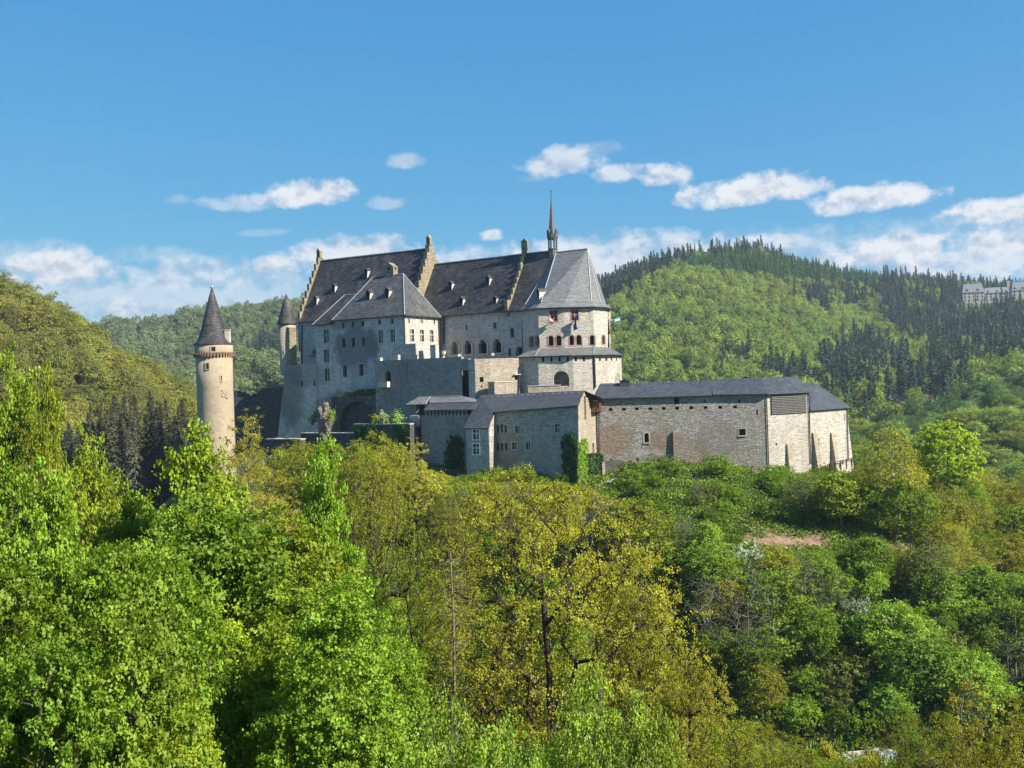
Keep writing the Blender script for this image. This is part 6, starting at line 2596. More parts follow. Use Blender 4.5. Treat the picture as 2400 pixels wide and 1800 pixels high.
# ---------------------------------------------------------------- slope under the castle, right half
def slope_tree(key, name, xd, yd, H, R, label, cat, group=None, leaf=None, bark=None, rng=random, d0=86):
    """rooted where the line of sight through a photograph point meets the terrain"""
    p = hit_ground(*zd(xd, yd), d0=d0)
    return plant(key, name, p[0], p[1], p[2] - .15, H, R, label, cat, group, leaf, bark, rng), p


rp_ = random.Random(33)
SLOPE = [
    ('lime_tree', 'lime_tree', 2048, 1140, 17.0, 5.0, 'round bright lime green tree standing alone right of the castle', L_BRIGHT),
    ('lime_tree', 'maple_tree', 1865, 1010, 7.5, 3.6, 'bright green bushy tree touching the right end of the castle', L_MAPLE2),
    ('sparse', 'slope_tree', 1935, 1180, 15.5, 4.2, 'tall yellow green thin crowned tree left of the round lime tree', L_OAK2),
    ('mid_0', 'slope_tree', 1818, 1150, 8.2, 3.6, 'yellow green tree on the grass bank below the white end wall', L_MAPLE),
    ('sparse', 'slope_tree', 1745, 1135, 6.5, 3.0, 'crooked grey branched tree below the white end wall', L_SHRUB2),
    ('bare_0', 'bare_tree', 1483, 1230, 6.5, 2.4, 'dark crooked bare tree below the middle of the long wall', None),
    ('bare_1', 'bare_tree', 1620, 1520, 13.5, 3.4, 'pale stemmed nearly bare birch on the lower slope', None),
    ('bare_0', 'bare_tree', 1545, 1490, 12.0, 3.0, 'nearly bare twiggy tree left of the pale birch', None),
    ('bare_1', 'bare_tree', 1745, 1400, 9.5, 2.4, 'bare upright tree right of the pale birch', None),
    ('bare_0', 'bare_tree', 1512, 1110, 4.0, 1.3, 'slim bare tree beside the shrubs under the buttress', None),
    ('shrub_0', 'blossom_shrub', 1612, 1265, 5.0, 2.6, 'white flowering shrub below the bare soil patch', L_WHITE),
    ('shrub_1', 'blossom_tree', 1858, 1375, 4.0, 1.6, 'small white flowering tree on the dark lower slope', L_WHITE),
    ('sparse', 'slope_tree', 2020, 1370, 11.0, 3.4, 'grey brown thin tree in the lower right wood', L_SHRUB2),
]
for key, nm, x_, y_, H, R, lab, leaf in SLOPE:
    slope_tree(key, nm, x_, y_, H, R, lab, nm.replace('_', ' '), 'trees on the castle slope', leaf, None, rp_)
REGION = [(1312, 1010), (1660, 1040), (1850, 1012), (2000, 1010), (2230, 1090), (2420, 1130), (2420, 1640), (1760, 1640), (1560, 1500), (1420, 1280), (1325, 1110)]
SUNNY = [hit_ground(*zd(a_, b_), d0=84) for a_, b_ in ((1650, 1166), (1700, 1172), (1760, 1178), (1350, 1108), (1400, 1122))]
cnt = 0
tries = 0
taken = []
while cnt < 340 and tries < 5000:
    tries += 1
    xd, yd = rp_.uniform(1300, 2420), rp_.uniform(1005, 1640)
    if not inside(REGION, np.array([xd]), np.array([yd]))[0]:
        continue
    if ((xd - 1715) / 120) ** 2 + ((yd - 1172) / 24) ** 2 < 1 or ((xd - 1352) / 60) ** 2 + ((yd - 1108) / 26) ** 2 < 1 or ((xd - 1900) / 110) ** 2 + ((yd - 1180) / 12) ** 2 < 1:
        continue
    p = hit_ground(*zd(xd, yd), d0=84)
    if p[1] > 175:
        continue
    q = rp_.random()
    if yd < 1160 and xd < 1700:
        H = rp_.uniform(1.0, 2.6) if yd < 1075 else rp_.uniform(1.4, 3.2)
        key, leaf, lab = 'shrub_%d' % rp_.randrange(3), (L_SHRUB if q < .8 else L_SHRUB2), 'low green shrub under the long outer wall'
        nm, cat, g = 'shrub', 'shrub', 'shrubs under the long outer wall'
    elif xd > 1840 and yd < 1330:
        H = rp_.uniform(6, 10)
        key, leaf, lab = ('sparse' if q < .6 else 'mid_%d' % rp_.randrange(3)), (L_OAK2 if q < .75 else L_SHRUB), 'yellow green young tree on the spur right of the castle'
        nm, cat, g = 'young_tree', 'tree', 'young trees on the spur right of the castle'
        if yd < 1110:
            H *= .55
    elif yd < 1215:
        H = rp_.uniform(1.2, 2.6)
        key, leaf, lab = 'shrub_%d' % rp_.randrange(3), (L_SHRUB if q < .6 else L_GRASS), 'low green bush on the grass bank below the white end wall'
        nm, cat, g = 'shrub', 'shrub', 'bushes on the grass bank'
    elif q < .05:
        H = rp_.uniform(6, 9)
        key, leaf, lab, nm, cat, g = 'bare_%d' % rp_.randrange(2), None, 'grey nearly leafless tree on the lower slope', 'bare_tree', 'tree', 'leafless trees on the lower slope'
    elif q < .5:
        H = rp_.uniform(3, 5.5)
        key, leaf, lab = 'shrub_%d' % rp_.randrange(3), (L_SHRUB if q < .42 else L_SHRUB2), 'green bush in the thicket of the lower slope'
        nm, cat, g = 'bush', 'shrub', 'bushes of the lower slope thicket'
    else:
        H = rp_.uniform(5, 9.5)
        key, leaf = 'mid_%d' % rp_.randrange(3), (L_SHRUB if q < .7 else L_MAPLE2 if xd > 1750 or q > .9 else L_OAK2)
        lab, nm, cat, g = 'leafy green tree in the thicket of the lower slope', 'thicket_tree', 'tree', 'trees of the lower slope thicket'
    cap = 99
    if 1560 < xd < 1860 and 1140 < yd:
        cap = max(1.1, (yd - 1195) / 18)
    elif 1285 < xd < 1440 and 1080 < yd:
        cap = max(1.0, (yd - 1130) / 18)
    if cap < 3:
        H = min(H, cap)
        key = 'shrub_%d' % rp_.randrange(3)
        leaf, lab, nm, cat, g = L_SHRUB, 'knee high bush beside the bare soil and path on the slope', 'shrub', 'shrub', 'knee high bushes beside the bare soil'
    H = min(H, cap)
    if yd < 1150 and xd < 1700:
        if math.sin(xd * .041 + 1) + math.sin(yd * .075 + xd * .017) < .15:
            continue
        H *= 1.35
    if H > 2.2 and any(abs((p[0] - q_[0]) * .41 + (p[1] - q_[1]) * .91) < H * .36 + 2.5 and 0 < (p[0] - q_[0]) * .88 - (p[1] - q_[1]) * .47 < H * 1.4 + 3 for q_ in SUNNY):
        continue
    R = H * {'s': .62, 'm': .36, 'b': .27}[key[0]] if not key.startswith('sparse') else H * .3
    if any((p[0] - a) ** 2 + (p[1] - b) ** 2 < ((R + r) * .52) ** 2 for a, b, r in taken):
        continue
    taken.append((p[0], p[1], R))
    plant(key, nm, p[0], p[1], p[2] - .2, H, R, lab, cat, g, leaf, None, rp_)
    cnt += 1

# trees and bushes on the bank below the palace and the gatehouse
MID = [(545, 965), (1000, 1015), (1250, 1060), (1330, 1105), (1440, 1320), (1000, 1250), (560, 1120)]
cnt = 0
while cnt < 110 and tries < 11000:
    tries += 1
    xd, yd = rp_.uniform(545, 1430), rp_.uniform(965, 1300)
    if not inside(MID, np.array([xd]), np.array([yd]))[0]:
        continue
    if ((xd - 1352) / 70) ** 2 + ((yd - 1108) / 30) ** 2 < 1 or (1215 < xd < 1360 and yd < 1075):
        continue
    p = hit_ground(*zd(xd, yd), d0=86)
    if p[1] > 150:
        continue
    q = rp_.random()
    top = np.interp(xd, [545, 640, 760, 900, 1000, 1060, 1250, 1330], [950, 950, 955, 1000, 1040, 1035, 1045, 1075])
    Hm = max(2.0, at(*zd(xd, top), p[1])[2] - p[2])
    H = min(Hm, rp_.uniform(4, 13) if yd > 1040 or xd < 950 else rp_.uniform(2, 4))
    if H < 4.2:
        key, leaf, lab, nm, cat = 'shrub_%d' % rp_.randrange(3), (L_SHRUB if q < .5 else L_OAK2), 'bush on the bank below the gatehouse and palace', 'bush', 'shrub'
        g = 'bushes on the bank below the gatehouse'
        R = H * .62
    elif q < .12:
        key, leaf, lab, nm, cat, g = 'bare_%d' % rp_.randrange(2), None, 'grey leafless tree on the bank below the gatehouse and palace', 'bare_tree', 'tree', 'leafless trees below the gatehouse'
        R = H * .27
    else:
        key, leaf, lab, nm, cat, g = ('mid_%d' % rp_.randrange(3) if q < .6 else 'sparse'), (L_OAK2 if q < .7 else L_OAK if q < .85 else L_SHRUB), 'olive young tree on the bank below the gatehouse and palace', 'bank_tree', 'tree', 'young trees below the gatehouse and palace'
        R = H * .34
    if any((p[0] - a) ** 2 + (p[1] - b) ** 2 < ((R + r) * .5) ** 2 for a, b, r in taken):
        continue
    taken.append((p[0], p[1], R))
    plant(key, nm, p[0], p[1], p[2] - .2, H, R, lab, cat, g, leaf, None, rp_)
    cnt += 1

# grass and low growth on the open slope
def tuft_mesh(name, seed, leaf, n, r, L):
    rng = np.random.default_rng(seed)
    C = rng.normal(0, r * .5, (n, 3)) * np.array((1, 1, .3)) + np.array((0, 0, .12))
    C[:, 2] = np.abs(C[:, 2])
    Q = leaf_quads(rng, C, rng.normal(0, .6, (n, 3)) + np.array((0, 0, .8)), np.full(n, L), .55)
    return quad_mesh(name, Q, rng.uniform(0, 1, n), [leaf])


def ground_cover():
    rng = np.random.default_rng(9)
    metuft = [tuft_mesh('tuft', 1, L_GRASS, 90, 1.1, .28), tuft_mesh('tuft', 2, L_SHRUB, 90, 1.0, .26)]
    protos = []
    for i, me in enumerate(metuft):
        p = hit_ground(*zd(1690 + 60 * i, 1075 + 12 * i))
        o = link('weed_tuft', me, None)
        o.location = tuple(p)
        tag(o, ('pale green' if i == 0 else 'darker green') + ' weed tuft on the bank under the white end wall', kind='stuff')
        protos.append(o)
    u = rng.uniform((520 - 1106) / 2151, (2520 - 1106) / 2151, 17000)
    d = rng.uniform(86, 190, 17000)
    x = u * d
    z = ground_z(x, d)
    xd, yd = to_d(x, d, z)
    dirt = (((xd - 1700) / 92) ** 2 + ((yd - 1170) / (13 + 4 * np.sin(xd * .13))) ** 2 < 1) | (((xd - 1352) / 52) ** 2 + ((yd - 1108) / 14) ** 2 < 1) | (((xd - 1900) / 90) ** 2 + ((yd - 1182) / 9) ** 2 < 1)
    keep = ~dirt & ((xd > 1240) | (d < 150))
    x, d, z = x[keep], d[keep], z[keep]
    n = len(x)
    s = rng.uniform(.6, 1.5, n)
    gn_forest('grass_cover', np.stack([x, d, z], 1), np.stack([s, s, s * rng.uniform(.7, 1.3, n)], 1), rng.uniform(0, 6.28, n), (rng.uniform(0, 1, n) < .38 + .3 * np.sin(x * .31 + d * .2)).astype(int), protos, 'rough grass and low weeds covering the castle slope')


ground_cover()

# ================================================================ climbing plants, people, flags, lamps, far houses
def leaf_patch(name, label, cat, pts, nrm, L, leaf, seed, loc, group=None):
    rng = np.random.default_rng(seed)
    n = len(pts)
    Q = leaf_quads(rng, pts - np.array(loc), nrm + rng.normal(0, .45, (n, 3)), np.full(n, L), .8)
    me = quad_mesh(name, Q, rng.uniform(0, 1, n), [leaf])
    o = link(name, me, None)
    o.location = tuple(loc)
    return tag(o, label, cat, group)


def ivy_on(w, poly_px, zf, n, name, label, thick, L, leaf, seed, offs=0.0):
    rng = np.random.default_rng(seed)
    P = np.array([w.pt(zf(*p)) for p in poly_px])
    lo, hi = P.min(0), P.max(0)
    s, z = rng.uniform(lo[0], hi[0], n * 4), rng.uniform(lo[1], hi[1], n * 4)
    wob = .35 * np.sin(s * 5.1) * np.cos(z * 4.3 + s)
    k = inside(P, s + wob, z + .3 * np.sin(s * 7 + z * 3))
    s, z = s[k][:n], z[k][:n]
    bulge = (.5 + .5 * np.sin(s * 2.7 + 1) * np.sin(z * 2.1)) * thick
    o = rng.uniform(.03, 1, len(s)) * bulge + .04 + offs
    pts = np.stack([w.a[0] + w.d[0] * s + w.n[0] * o, w.a[1] + w.d[1] * s + w.n[1] * o, z], 1)
    nr = np.tile(np.array((w.n[0], w.n[1], .35)), (len(s), 1))
    return leaf_patch(name, label, 'climbing plant', pts, nr, L, leaf, seed, pts.min(axis=0))


GE = Wall(GP.b, np.array(((1395 - 1200) / FOC * 157.0, 157.0)), raw=True)
ivy_on(GP, [(1745, 800), (1830, 795), (1858, 830), (1858, 1270), (1720, 1270), (1735, 1000)], z4, 2600, 'ivy', 'dark ivy climbing the right corner of the gatehouse', .7, .3, L_IVY, 1, .3)
ivy_on(GE, [(1855, 900), (1900, 850), (1935, 880), (1945, 1010), (1920, 1270), (1855, 1270)], z4, 1500, 'ivy', 'sunlit ivy on the end wall of the gatehouse', .8, .3, L_SHRUB, 2)
PWK = Wall((984, 160.5), (1097, 155.3))
ivy_on(PWK, [(650, 830), (720, 820), (770, 900), (775, 1260), (590, 1260), (600, 950)], z4, 2200, 'ivy', 'dark ivy hanging in the shaded corner beside the stair turret', .8, .3, L_IVY, 3)
RTW = Wall(WP.xyz((-1, 0), 2.6)[:2], WP.xyz((WP.L * .58, 0), 2.6)[:2], raw=True)
ivy_on(RTW, [(520, 1405), (600, 1375), (700, 1350), (860, 1338), (862, 1392), (700, 1400)], z2, 900, 'wall_shrub', 'dark shrubs growing along the ledge under the palace wing windows', 1.2, .28, L_IVY, 4, -.9)
ivy_on(RTW, [(330, 1600), (400, 1500), (500, 1480), (520, 1530), (420, 1580), (350, 1655)], z2, 700, 'wall_shrub', 'dark creeper on the foot of the rampart beside the rock spur', .8, .28, L_IVY, 5, .5)
for (x_, y_, dep, r_, lab, lf, sd) in ((490, 1560, 164.8, .9, 'small light green bush on the pale rock spur', L_LIME, 6), (940, 1600, 162, 1.1, 'light green bush on the small rock outcrop', L_LIME, 7), (1050, 1590, 161.5, 1.2, 'upright light green bush beside the small rock outcrop', L_LIME, 8), (860, 1600, 162.5, .7, 'little bush left of the small rock outcrop', L_OAK2, 9)):
    rng = np.random.default_rng(sd)
    c = at(*z2(x_, y_), dep)
    n = 260
    pts = c + rng.normal(0, 1, (n, 3)) * np.array((r_ * .42, r_ * .42, r_ * .6))
    leaf_patch('rock_bush', lab, 'bush', pts, np.tile(np.array((.2, -.3, .6)), (n, 1)), .3, lf, sd, pts.min(axis=0))

LWW = Wall((705, 171), (960, 158.5))
ivy_on(LWW.back(-.35), [(690, 1640), (760, 1630), (800, 1655), (860, 1640), (900, 1700), (860, 1790), (700, 1790)], z2, 900, 'ivy', 'dark ivy over the left end of the lower terrace wall', .5, .28, L_IVY, 21)
ivy_on(LWW.back(-.35), [(1000, 1642), (1120, 1636), (1150, 1700), (1130, 1790), (1010, 1790), (1040, 1700)], z2, 800, 'ivy', 'dark ivy over the right end of the lower terrace wall', .5, .28, L_IVY, 22)
rb = random.Random(4)
for x_, y_, w_ in ((602, 950, 70), (655, 945, 60), (708, 938, 80), (770, 942, 90), (820, 930, 70), (862, 945, 60)):
    tree_px('mid_%d' % rb.randrange(3), 'bank_tree', x_, y_ + rb.uniform(0, 14), rb.uniform(140, 150), w_, 'olive young tree close under the lower terrace walls', 'tree', 'young trees under the lower terrace walls', L_OAK2 if rb.random() < .65 else L_SHRUB, None, rb)


def box_hedge():
    rng = np.random.default_rng(12)
    w = Wall((1366, 147.8), (1414, 148.6))
    a, b = w.pt(z4(1905, 1255)), w.pt(z4(2105, 1010))
    L_, z0, z1_ = b[0] - a[0], a[1], b[1]
    n = 5200
    s, z, o = rng.uniform(a[0], b[0], n), rng.uniform(z0, z1_, n), rng.uniform(-2.6, 0, n)
    f = rng.integers(0, 4, n)
    s = np.where(f == 0, b[0], np.where(f == 3, a[0], s))
    z = np.where(f == 1, z1_, z)
    o = np.where(f == 2, 0, o)
    nr = np.zeros((n, 3))
    nr[f == 0] = (w.d[0], w.d[1], .2); nr[f == 3] = (-w.d[0], -w.d[1], .2); nr[f == 1] = (0, 0, 1); nr[f == 2] = (w.n[0], w.n[1], .3)
    pts = np.stack([w.a[0] + w.d[0] * s + w.n[0] * o, w.a[1] + w.d[1] * s + w.n[1] * o, z], 1) + rng.normal(0, .1, (n, 3))
    leaf_patch('hedge', 'clipped dark green ivy block between gatehouse and long outer wall', 'hedge', pts, nr, .26, L_IVY, 13, (pts[:, 0].mean(), pts[:, 1].mean(), z0))
    for (x0, x1, y0, y1, d0, d1, mat, nm, lab) in (
            (2098, 2120, 1075, 1225, 148.2, 148.2, ST_WHITE, 'gate_pier', 'small white pier at the right end of the clipped ivy block'),
            (2122, 2290, 1062, 1190, 150.5, 151.5, ST_DARK, 'garden_wall', 'low dark rubble wall under the left end of the long outer building'),
            (2035, 2330, 1215, 1380, 143.6, 146.0, ST_GREY, 'path_wall', 'sloping rubble retaining wall beside the path below the clipped ivy block')):
        px0, px1 = z4(x0, 0)[0], z4(x1, 0)[0]
        w2 = Wall((px0, d0), (px1 + (2 if x1 - x0 < 40 else 0), d1))
        a, b = w2.pt(z4(x0, y1)), w2.pt(z4(x1, y0))
        r = thing(nm, w2.xyz((a[0], a[1] - 2)), lab, 'wall')
        mb = MB()
        if nm == 'path_wall':
            zl = w2.pt(z4(x0, 1300))[1]
            mb.hexa([w2.xyz((s_, z_), o_) for z_, zz in ((a[1] - 3, 0), (0, 1)) for s_, o_, z_ in ((a[0], -1, z_ if not zz else zl), (b[0], -1, z_ if not zz else b[1]), (b[0], 0, z_ if not zz else b[1]), (a[0], 0, z_ if not zz else zl))])
        else:
            w2.box(mb, a[0], b[0], a[1] - 3, b[1], -1, 0)
        put('wall', mb, mat, r)


box_hedge()


# ---------------------------------------------------------------- paths and bare soil
def ribbon(name, pts_px, width, mat, lift=.22):
    P = [hit_ground(*zd(x, y), d0=84) for x, y in pts_px]
    Q = []
    for a, b in zip(P[:-1], P[1:]):
        for k in range(6):
            Q.append(a + (b - a) * k / 6)
    Q.append(P[-1])
    Q = np.array(Q)
    t = np.gradient(Q[:, :2], axis=0)
    t /= np.linalg.norm(t, axis=1, keepdims=True)
    nn = np.stack([-t[:, 1], t[:, 0]], 1)
    ks = np.linspace(-1, 1, 5)
    rng = np.random.default_rng(4)
    wv_ = width / 2 * (1 + .25 * rng.normal(size=len(Q))) * np.clip(np.sin(np.linspace(.12, math.pi - .12, len(Q))) * 1.6, .2, 1 if width < 5 else 1.2)
    V = []
    for i in range(len(Q)):
        for k in ks:
            xy = Q[i, :2] + nn[i] * k * wv_[i]
            V.append((xy[0], xy[1], gz(xy[0], xy[1]) + lift - .12 * abs(k) ** 3))
    mb = MB()
    mb.v = V
    n = len(ks)
    for i in range(len(Q) - 1):
        for j in range(n - 1):
            mb.f.append((i * n + j, i * n + j + 1, (i + 1) * n + j + 1, (i + 1) * n + j))
    o = put(name, mb, mat)
    tag(o, kind='structure')


SOIL = plain('bare reddish soil', (.235, .155, .098), .95, .6, .9, .8)
STRAW = plain('trodden straw coloured path', (.27, .215, .135), .95, .3, 1.2, .4)
ribbon('path', [(1300, 1082), (1335, 1098), (1375, 1112), (1420, 1128)], 2.6, STRAW)
ribbon('path', [(1225, 1062), (1270, 1048), (1320, 1030), (1350, 1020)], 1.8, STRAW)
ribbon('bare_soil_path', [(1600, 1156), (1660, 1166), (1740, 1176), (1800, 1180)], 9.0, SOIL)
ribbon('bare_soil_path', [(1845, 1178), (1900, 1184), (1980, 1186)], 4.0, STRAW)


# ---------------------------------------------------------------- flags on the chapel
def flag(px, depth_wall, zf, p_foot, p_tip, width, height, cols, label, stars=False):
    a = depth_wall.at(zf(*p_foot), .05)
    b = depth_wall.at(zf(*p_tip), 1.5)
    r = thing('flag', a, label, 'flag', 'flags on the chapel tower')
    mb = MB()
    mb.tube(a, b, .035, .025, 6)
    put('pole', mb, LEAD, r)
    nx, nz = 12, 9
    u = (a - b) / np.linalg.norm(a - b)
    mb = MB()
    for j in range(nz + 1):
        for i in range(nx + 1):
            s, t = i / nx, j / nz
            p = b + u * s * width + np.array((0, 0, -1)) * t * height
            p = p + np.array((depth_wall.d[0], depth_wall.d[1], 0)) * (.16 * math.sin(s * 9 + t * 3) + .25 * t * math.sin(s * 4)) + np.array((depth_wall.n[0], depth_wall.n[1], 0)) * .1 * math.sin(t * 7 + s * 5)
            mb.v.append(tuple(p))
    for j in range(nz):
        for i in range(nx):
            k = j * (nx + 1) + i
            mb.f.append((k, k + 1, k + nx + 2, k + nx + 1))
    cl = put('cloth', mb, cols[0], r, True)
    for m in cols[1:]:
        cl.data.materials.append(m)
    for k, pl in enumerate(cl.data.polygons):
        pl.material_index = min(len(cols) - 1, int((k // nx) / nz * len(cols)))
    if stars:
        mb = MB()
        for k in range(12):
            t = 2 * math.pi * k / 12
            c = b + u * width * (.5 + .22 * math.cos(t)) + np.array((0, 0, -1)) * height * (.5 + .22 * math.sin(t))
            for o in (-.3, .3):
                q = c + np.array((depth_wall.d[0], depth_wall.d[1], 0)) * o
                mb.box(q, (.05, .012, .05))
        put('stars', mb, plain('flag yellow', (.7, .5, .03), .7, .1), cl)


F_RED = plain('flag red', (.55, .02, .03), .7, .15)
F_WHT = plain('flag white', (.75, .75, .75), .7, .08)
F_BLU = plain('flag deep blue', (.02, .03, .22), .7, .15)
F_SKY = plain('flag light blue', (.1, .5, .75), .7, .1)
CW = poly_walls(CH)
flag(0, CW[1], z3, (1078, 1062), (1045, 1015), 1.5, 1.0, [F_RED, F_WHT, F_RED], 'red and white striped flag under the left upper chapel window')
flag(0, CW[2], z3, (1235, 1062), (1225, 1020), 1.4, 1.9, [F_BLU], 'deep blue flag hanging under the right upper chapel window', True)
flag(0, CW[4], z3, (1492, 1060), (1510, 1036), 1.1, .6, [F_SKY, F_WHT, F_SKY], 'light blue and white flag at the right edge of the chapel')


# ---------------------------------------------------------------- visitors on the terrace
def skinned(name, joints, edges, rad, mat, parent, loc):
    me = bpy.data.meshes.new(name)
    me.from_pydata([tuple(np.array(j)) for j in joints], edges, [])
    o = link(name, me, mat, parent)
    sk = o.modifiers.new('skin', 'SKIN')
    me.skin_vertices.new() if not me.skin_vertices else None
    for i, r in enumerate(rad):
        me.skin_vertices[0].data[i].radius = (r, r)
        me.skin_vertices[0].data[i].use_root = (i == 0)
    sub = o.modifiers.new('smooth', 'SUBSURF')
    sub.levels = sub.render_levels = 2
    return o


SKIN = plain('skin', (.48, .3, .22), .6, .05)
HAIR = plain('dark hair', (.04, .025, .018), .7, .2)
TROUS = plain('dark blue trousers', (.04, .05, .09), .85, .2)


def person(loc, face, shirt, label, lean=.0):
    """standing visitor leaning on the parapet; face is the plan direction looked at"""
    r = thing('person', loc, label, 'person', 'visitors on the terrace')
    r.rotation_euler = (0, 0, math.atan2(face[1], face[0]) + math.pi / 2)      # model looks along -Y
    f = -lean
    J = [(0, 0, .95), (0, f * .5, 1.2), (0, f, 1.42), (0, f * 1.1, 1.5), (0, f * 1.25 - .02, 1.64), (0, f * 1.25 - .02, 1.76),
         (.09, 0, .88), (.1, -.02, .48), (.1, .02, .08), (.1, -.14, .04), (-.09, 0, .88), (-.1, -.02, .48), (-.1, .02, .08), (-.1, -.14, .04),
         (.19, f, 1.39), (.25, f - .05, 1.12), (.18, f - .28, 1.03), (.16, f - .36, 1.03), (-.19, f, 1.39), (-.25, f - .05, 1.12), (-.18, f - .28, 1.03), (-.16, f - .36, 1.03)]
    E = [(0, 1), (1, 2), (2, 3), (3, 4), (4, 5), (0, 6), (6, 7), (7, 8), (8, 9), (0, 10), (10, 11), (11, 12), (12, 13), (2, 14), (14, 15), (15, 16), (16, 17), (2, 18), (18, 19), (19, 20), (20, 21)]
    R = [.13, .13, .13, .055, .095, .07, .085, .06, .045, .035, .085, .06, .045, .035, .055, .042, .033, .04, .055, .042, .033, .04]
    skinned('body', J, E, R, SKIN, r, loc)
    skinned('shirt', [J[i] for i in (0, 1, 2, 14, 15, 18, 19)], [(0, 1), (1, 2), (2, 3), (3, 4), (2, 5), (5, 6)], [.16, .155, .15, .075, .06, .075, .06], shirt, r, loc)
    skinned('trousers', [J[i] for i in (0, 6, 7, 8, 10, 11, 12)], [(0, 1), (1, 2), (2, 3), (0, 4), (4, 5), (5, 6)], [.15, .105, .08, .06, .105, .08, .06], TROUS, r, loc)
    mb = MB()
    c = J[4]
    mb.lathe((c[0], c[1] + .015), [(.09, c[2] + .0), (.105, c[2] + .05), (.09, c[2] + .11), (.02, c[2] + .145)], 12)
    me = bpy.data.meshes.new('hair')
    me.from_pydata(mb.v, [], mb.f)
    link('hair', me, HAIR, r)


ZTERR = (TP.pt(z2(950, 1090))[1] + TP.pt(z4(640, 85))[1]) / 2
fl = ZTERR - .99
for (x_, back, mat, lab, ln) in ((692, .95, F_WHT, 'person in a white top leaning on the terrace parapet before the first trefoil window', .25), (1043, 1.6, plain('grey blue shirt', (.45, .5, .58), .8, .1), 'person in a pale grey blue top standing at the terrace parapet near the chapel', .1)):
    if x_ < 750:
        q = TP.xyz((TP.pt(z4(x_, 60))[0], fl), -back)
    else:
        d_ = ray(*z4(x_, 60))
        t_ = 166.0
        q = np.array((d_[0] * t_, t_, fl))
    person(q, (0.2, -1), mat, lab, ln)


def urn():
    w = TP.back(4.0)
    s, z = w.pt(z3(255, 1338))
    p = w.xyz((s, ZTERR - .95))
    r = thing('stone_urn', p, 'pale carved stone urn on a pedestal beside the wing of the palace', 'urn')
    mb = MB()
    z0 = p[2]
    mb.box((p[0], p[1], z0 + .5), (.35, .35, .5))
    mb.box((p[0], p[1], z0 + 1.06), (.42, .42, .06))
    put('pedestal', mb, SANDST, r)
    mb = MB()
    z0 += 1.12
    mb.lathe((p[0], p[1]), [(.28, z0), (.14, z0 + .12), (.12, z0 + .3), (.34, z0 + .55), (.42, z0 + .85), (.34, z0 + 1.0), (.46, z0 + 1.1), (.4, z0 + 1.15)], 16)
    put('bowl', mb, SANDST, r)


urn()

# ---------------------------------------------------------------- small lanterns, railing and benches before the outer building
for (x_, y_, lab) in ((438, 812, 'small black lantern left of the flat buttress'), (795, 828, 'small black lantern on the flat buttress foot'), (1118, 868, 'small black lantern under the square window of the long wall')):
    w = LP.back(-1.6)
    p = w.at(z5(x_, y_))
    r = thing('lantern', p - (0, 0, .3), lab, 'lantern', 'lanterns along the long outer wall')
    mb = MB()
    mb.tube(p - (0, 0, .5), p + (0, 0, .55), .05, n=6)
    put('post', mb, DARKM, r)
    mb = MB()
    mb.lathe((p[0], p[1]), [(.1, p[2] + .55), (.2, p[2] + .95), (.26, p[2] + .97), (.04, p[2] + 1.2)], 6)
    put('lamp_head', mb, DARKM, r)


def rail_and_benches():
    a, b = at(*z5(1900, 842), 150.5), at(*z5(2070, 800), 155)
    r = thing('railing', a, 'dark timber railing on the grass bank under the right end wall', 'railing')
    n = 5
    for i in range(n):
        p = a + (b - a) * i / (n - 1)
        mb = MB()
        mb.box(p + np.array((0, 0, .1)), (.08, .08, .75))
        put('post', mb, WOOD_D, r)
    mb = MB()
    for h in (.45, .78):
        mb.tube(a + (0, 0, h), b + (0, 0, h), .05, n=5)
    put('rail', mb, WOOD_D, r)
    for x_, y_, lab in ((1945, 822, 'dark bench under the last sloping buttress'), (2035, 795, 'dark bench at the far right corner of the castle')):
        p = at(*z5(x_, y_), 156 if x_ < 2000 else 160)
        q = thing('bench', p, lab, 'bench', 'benches under the right end wall')
        mb = MB()
        mb.box(p + np.array((0, 0, .42)), (.9, .22, .04))
        put('seat', mb, WOOD_D, q)
        for o in (-.7, .7):
            mb = MB()
            mb.box(p + np.array((o, 0, .05)), (.06, .18, .325))
            put('leg', mb, WOOD_D, q)


rail_and_benches()


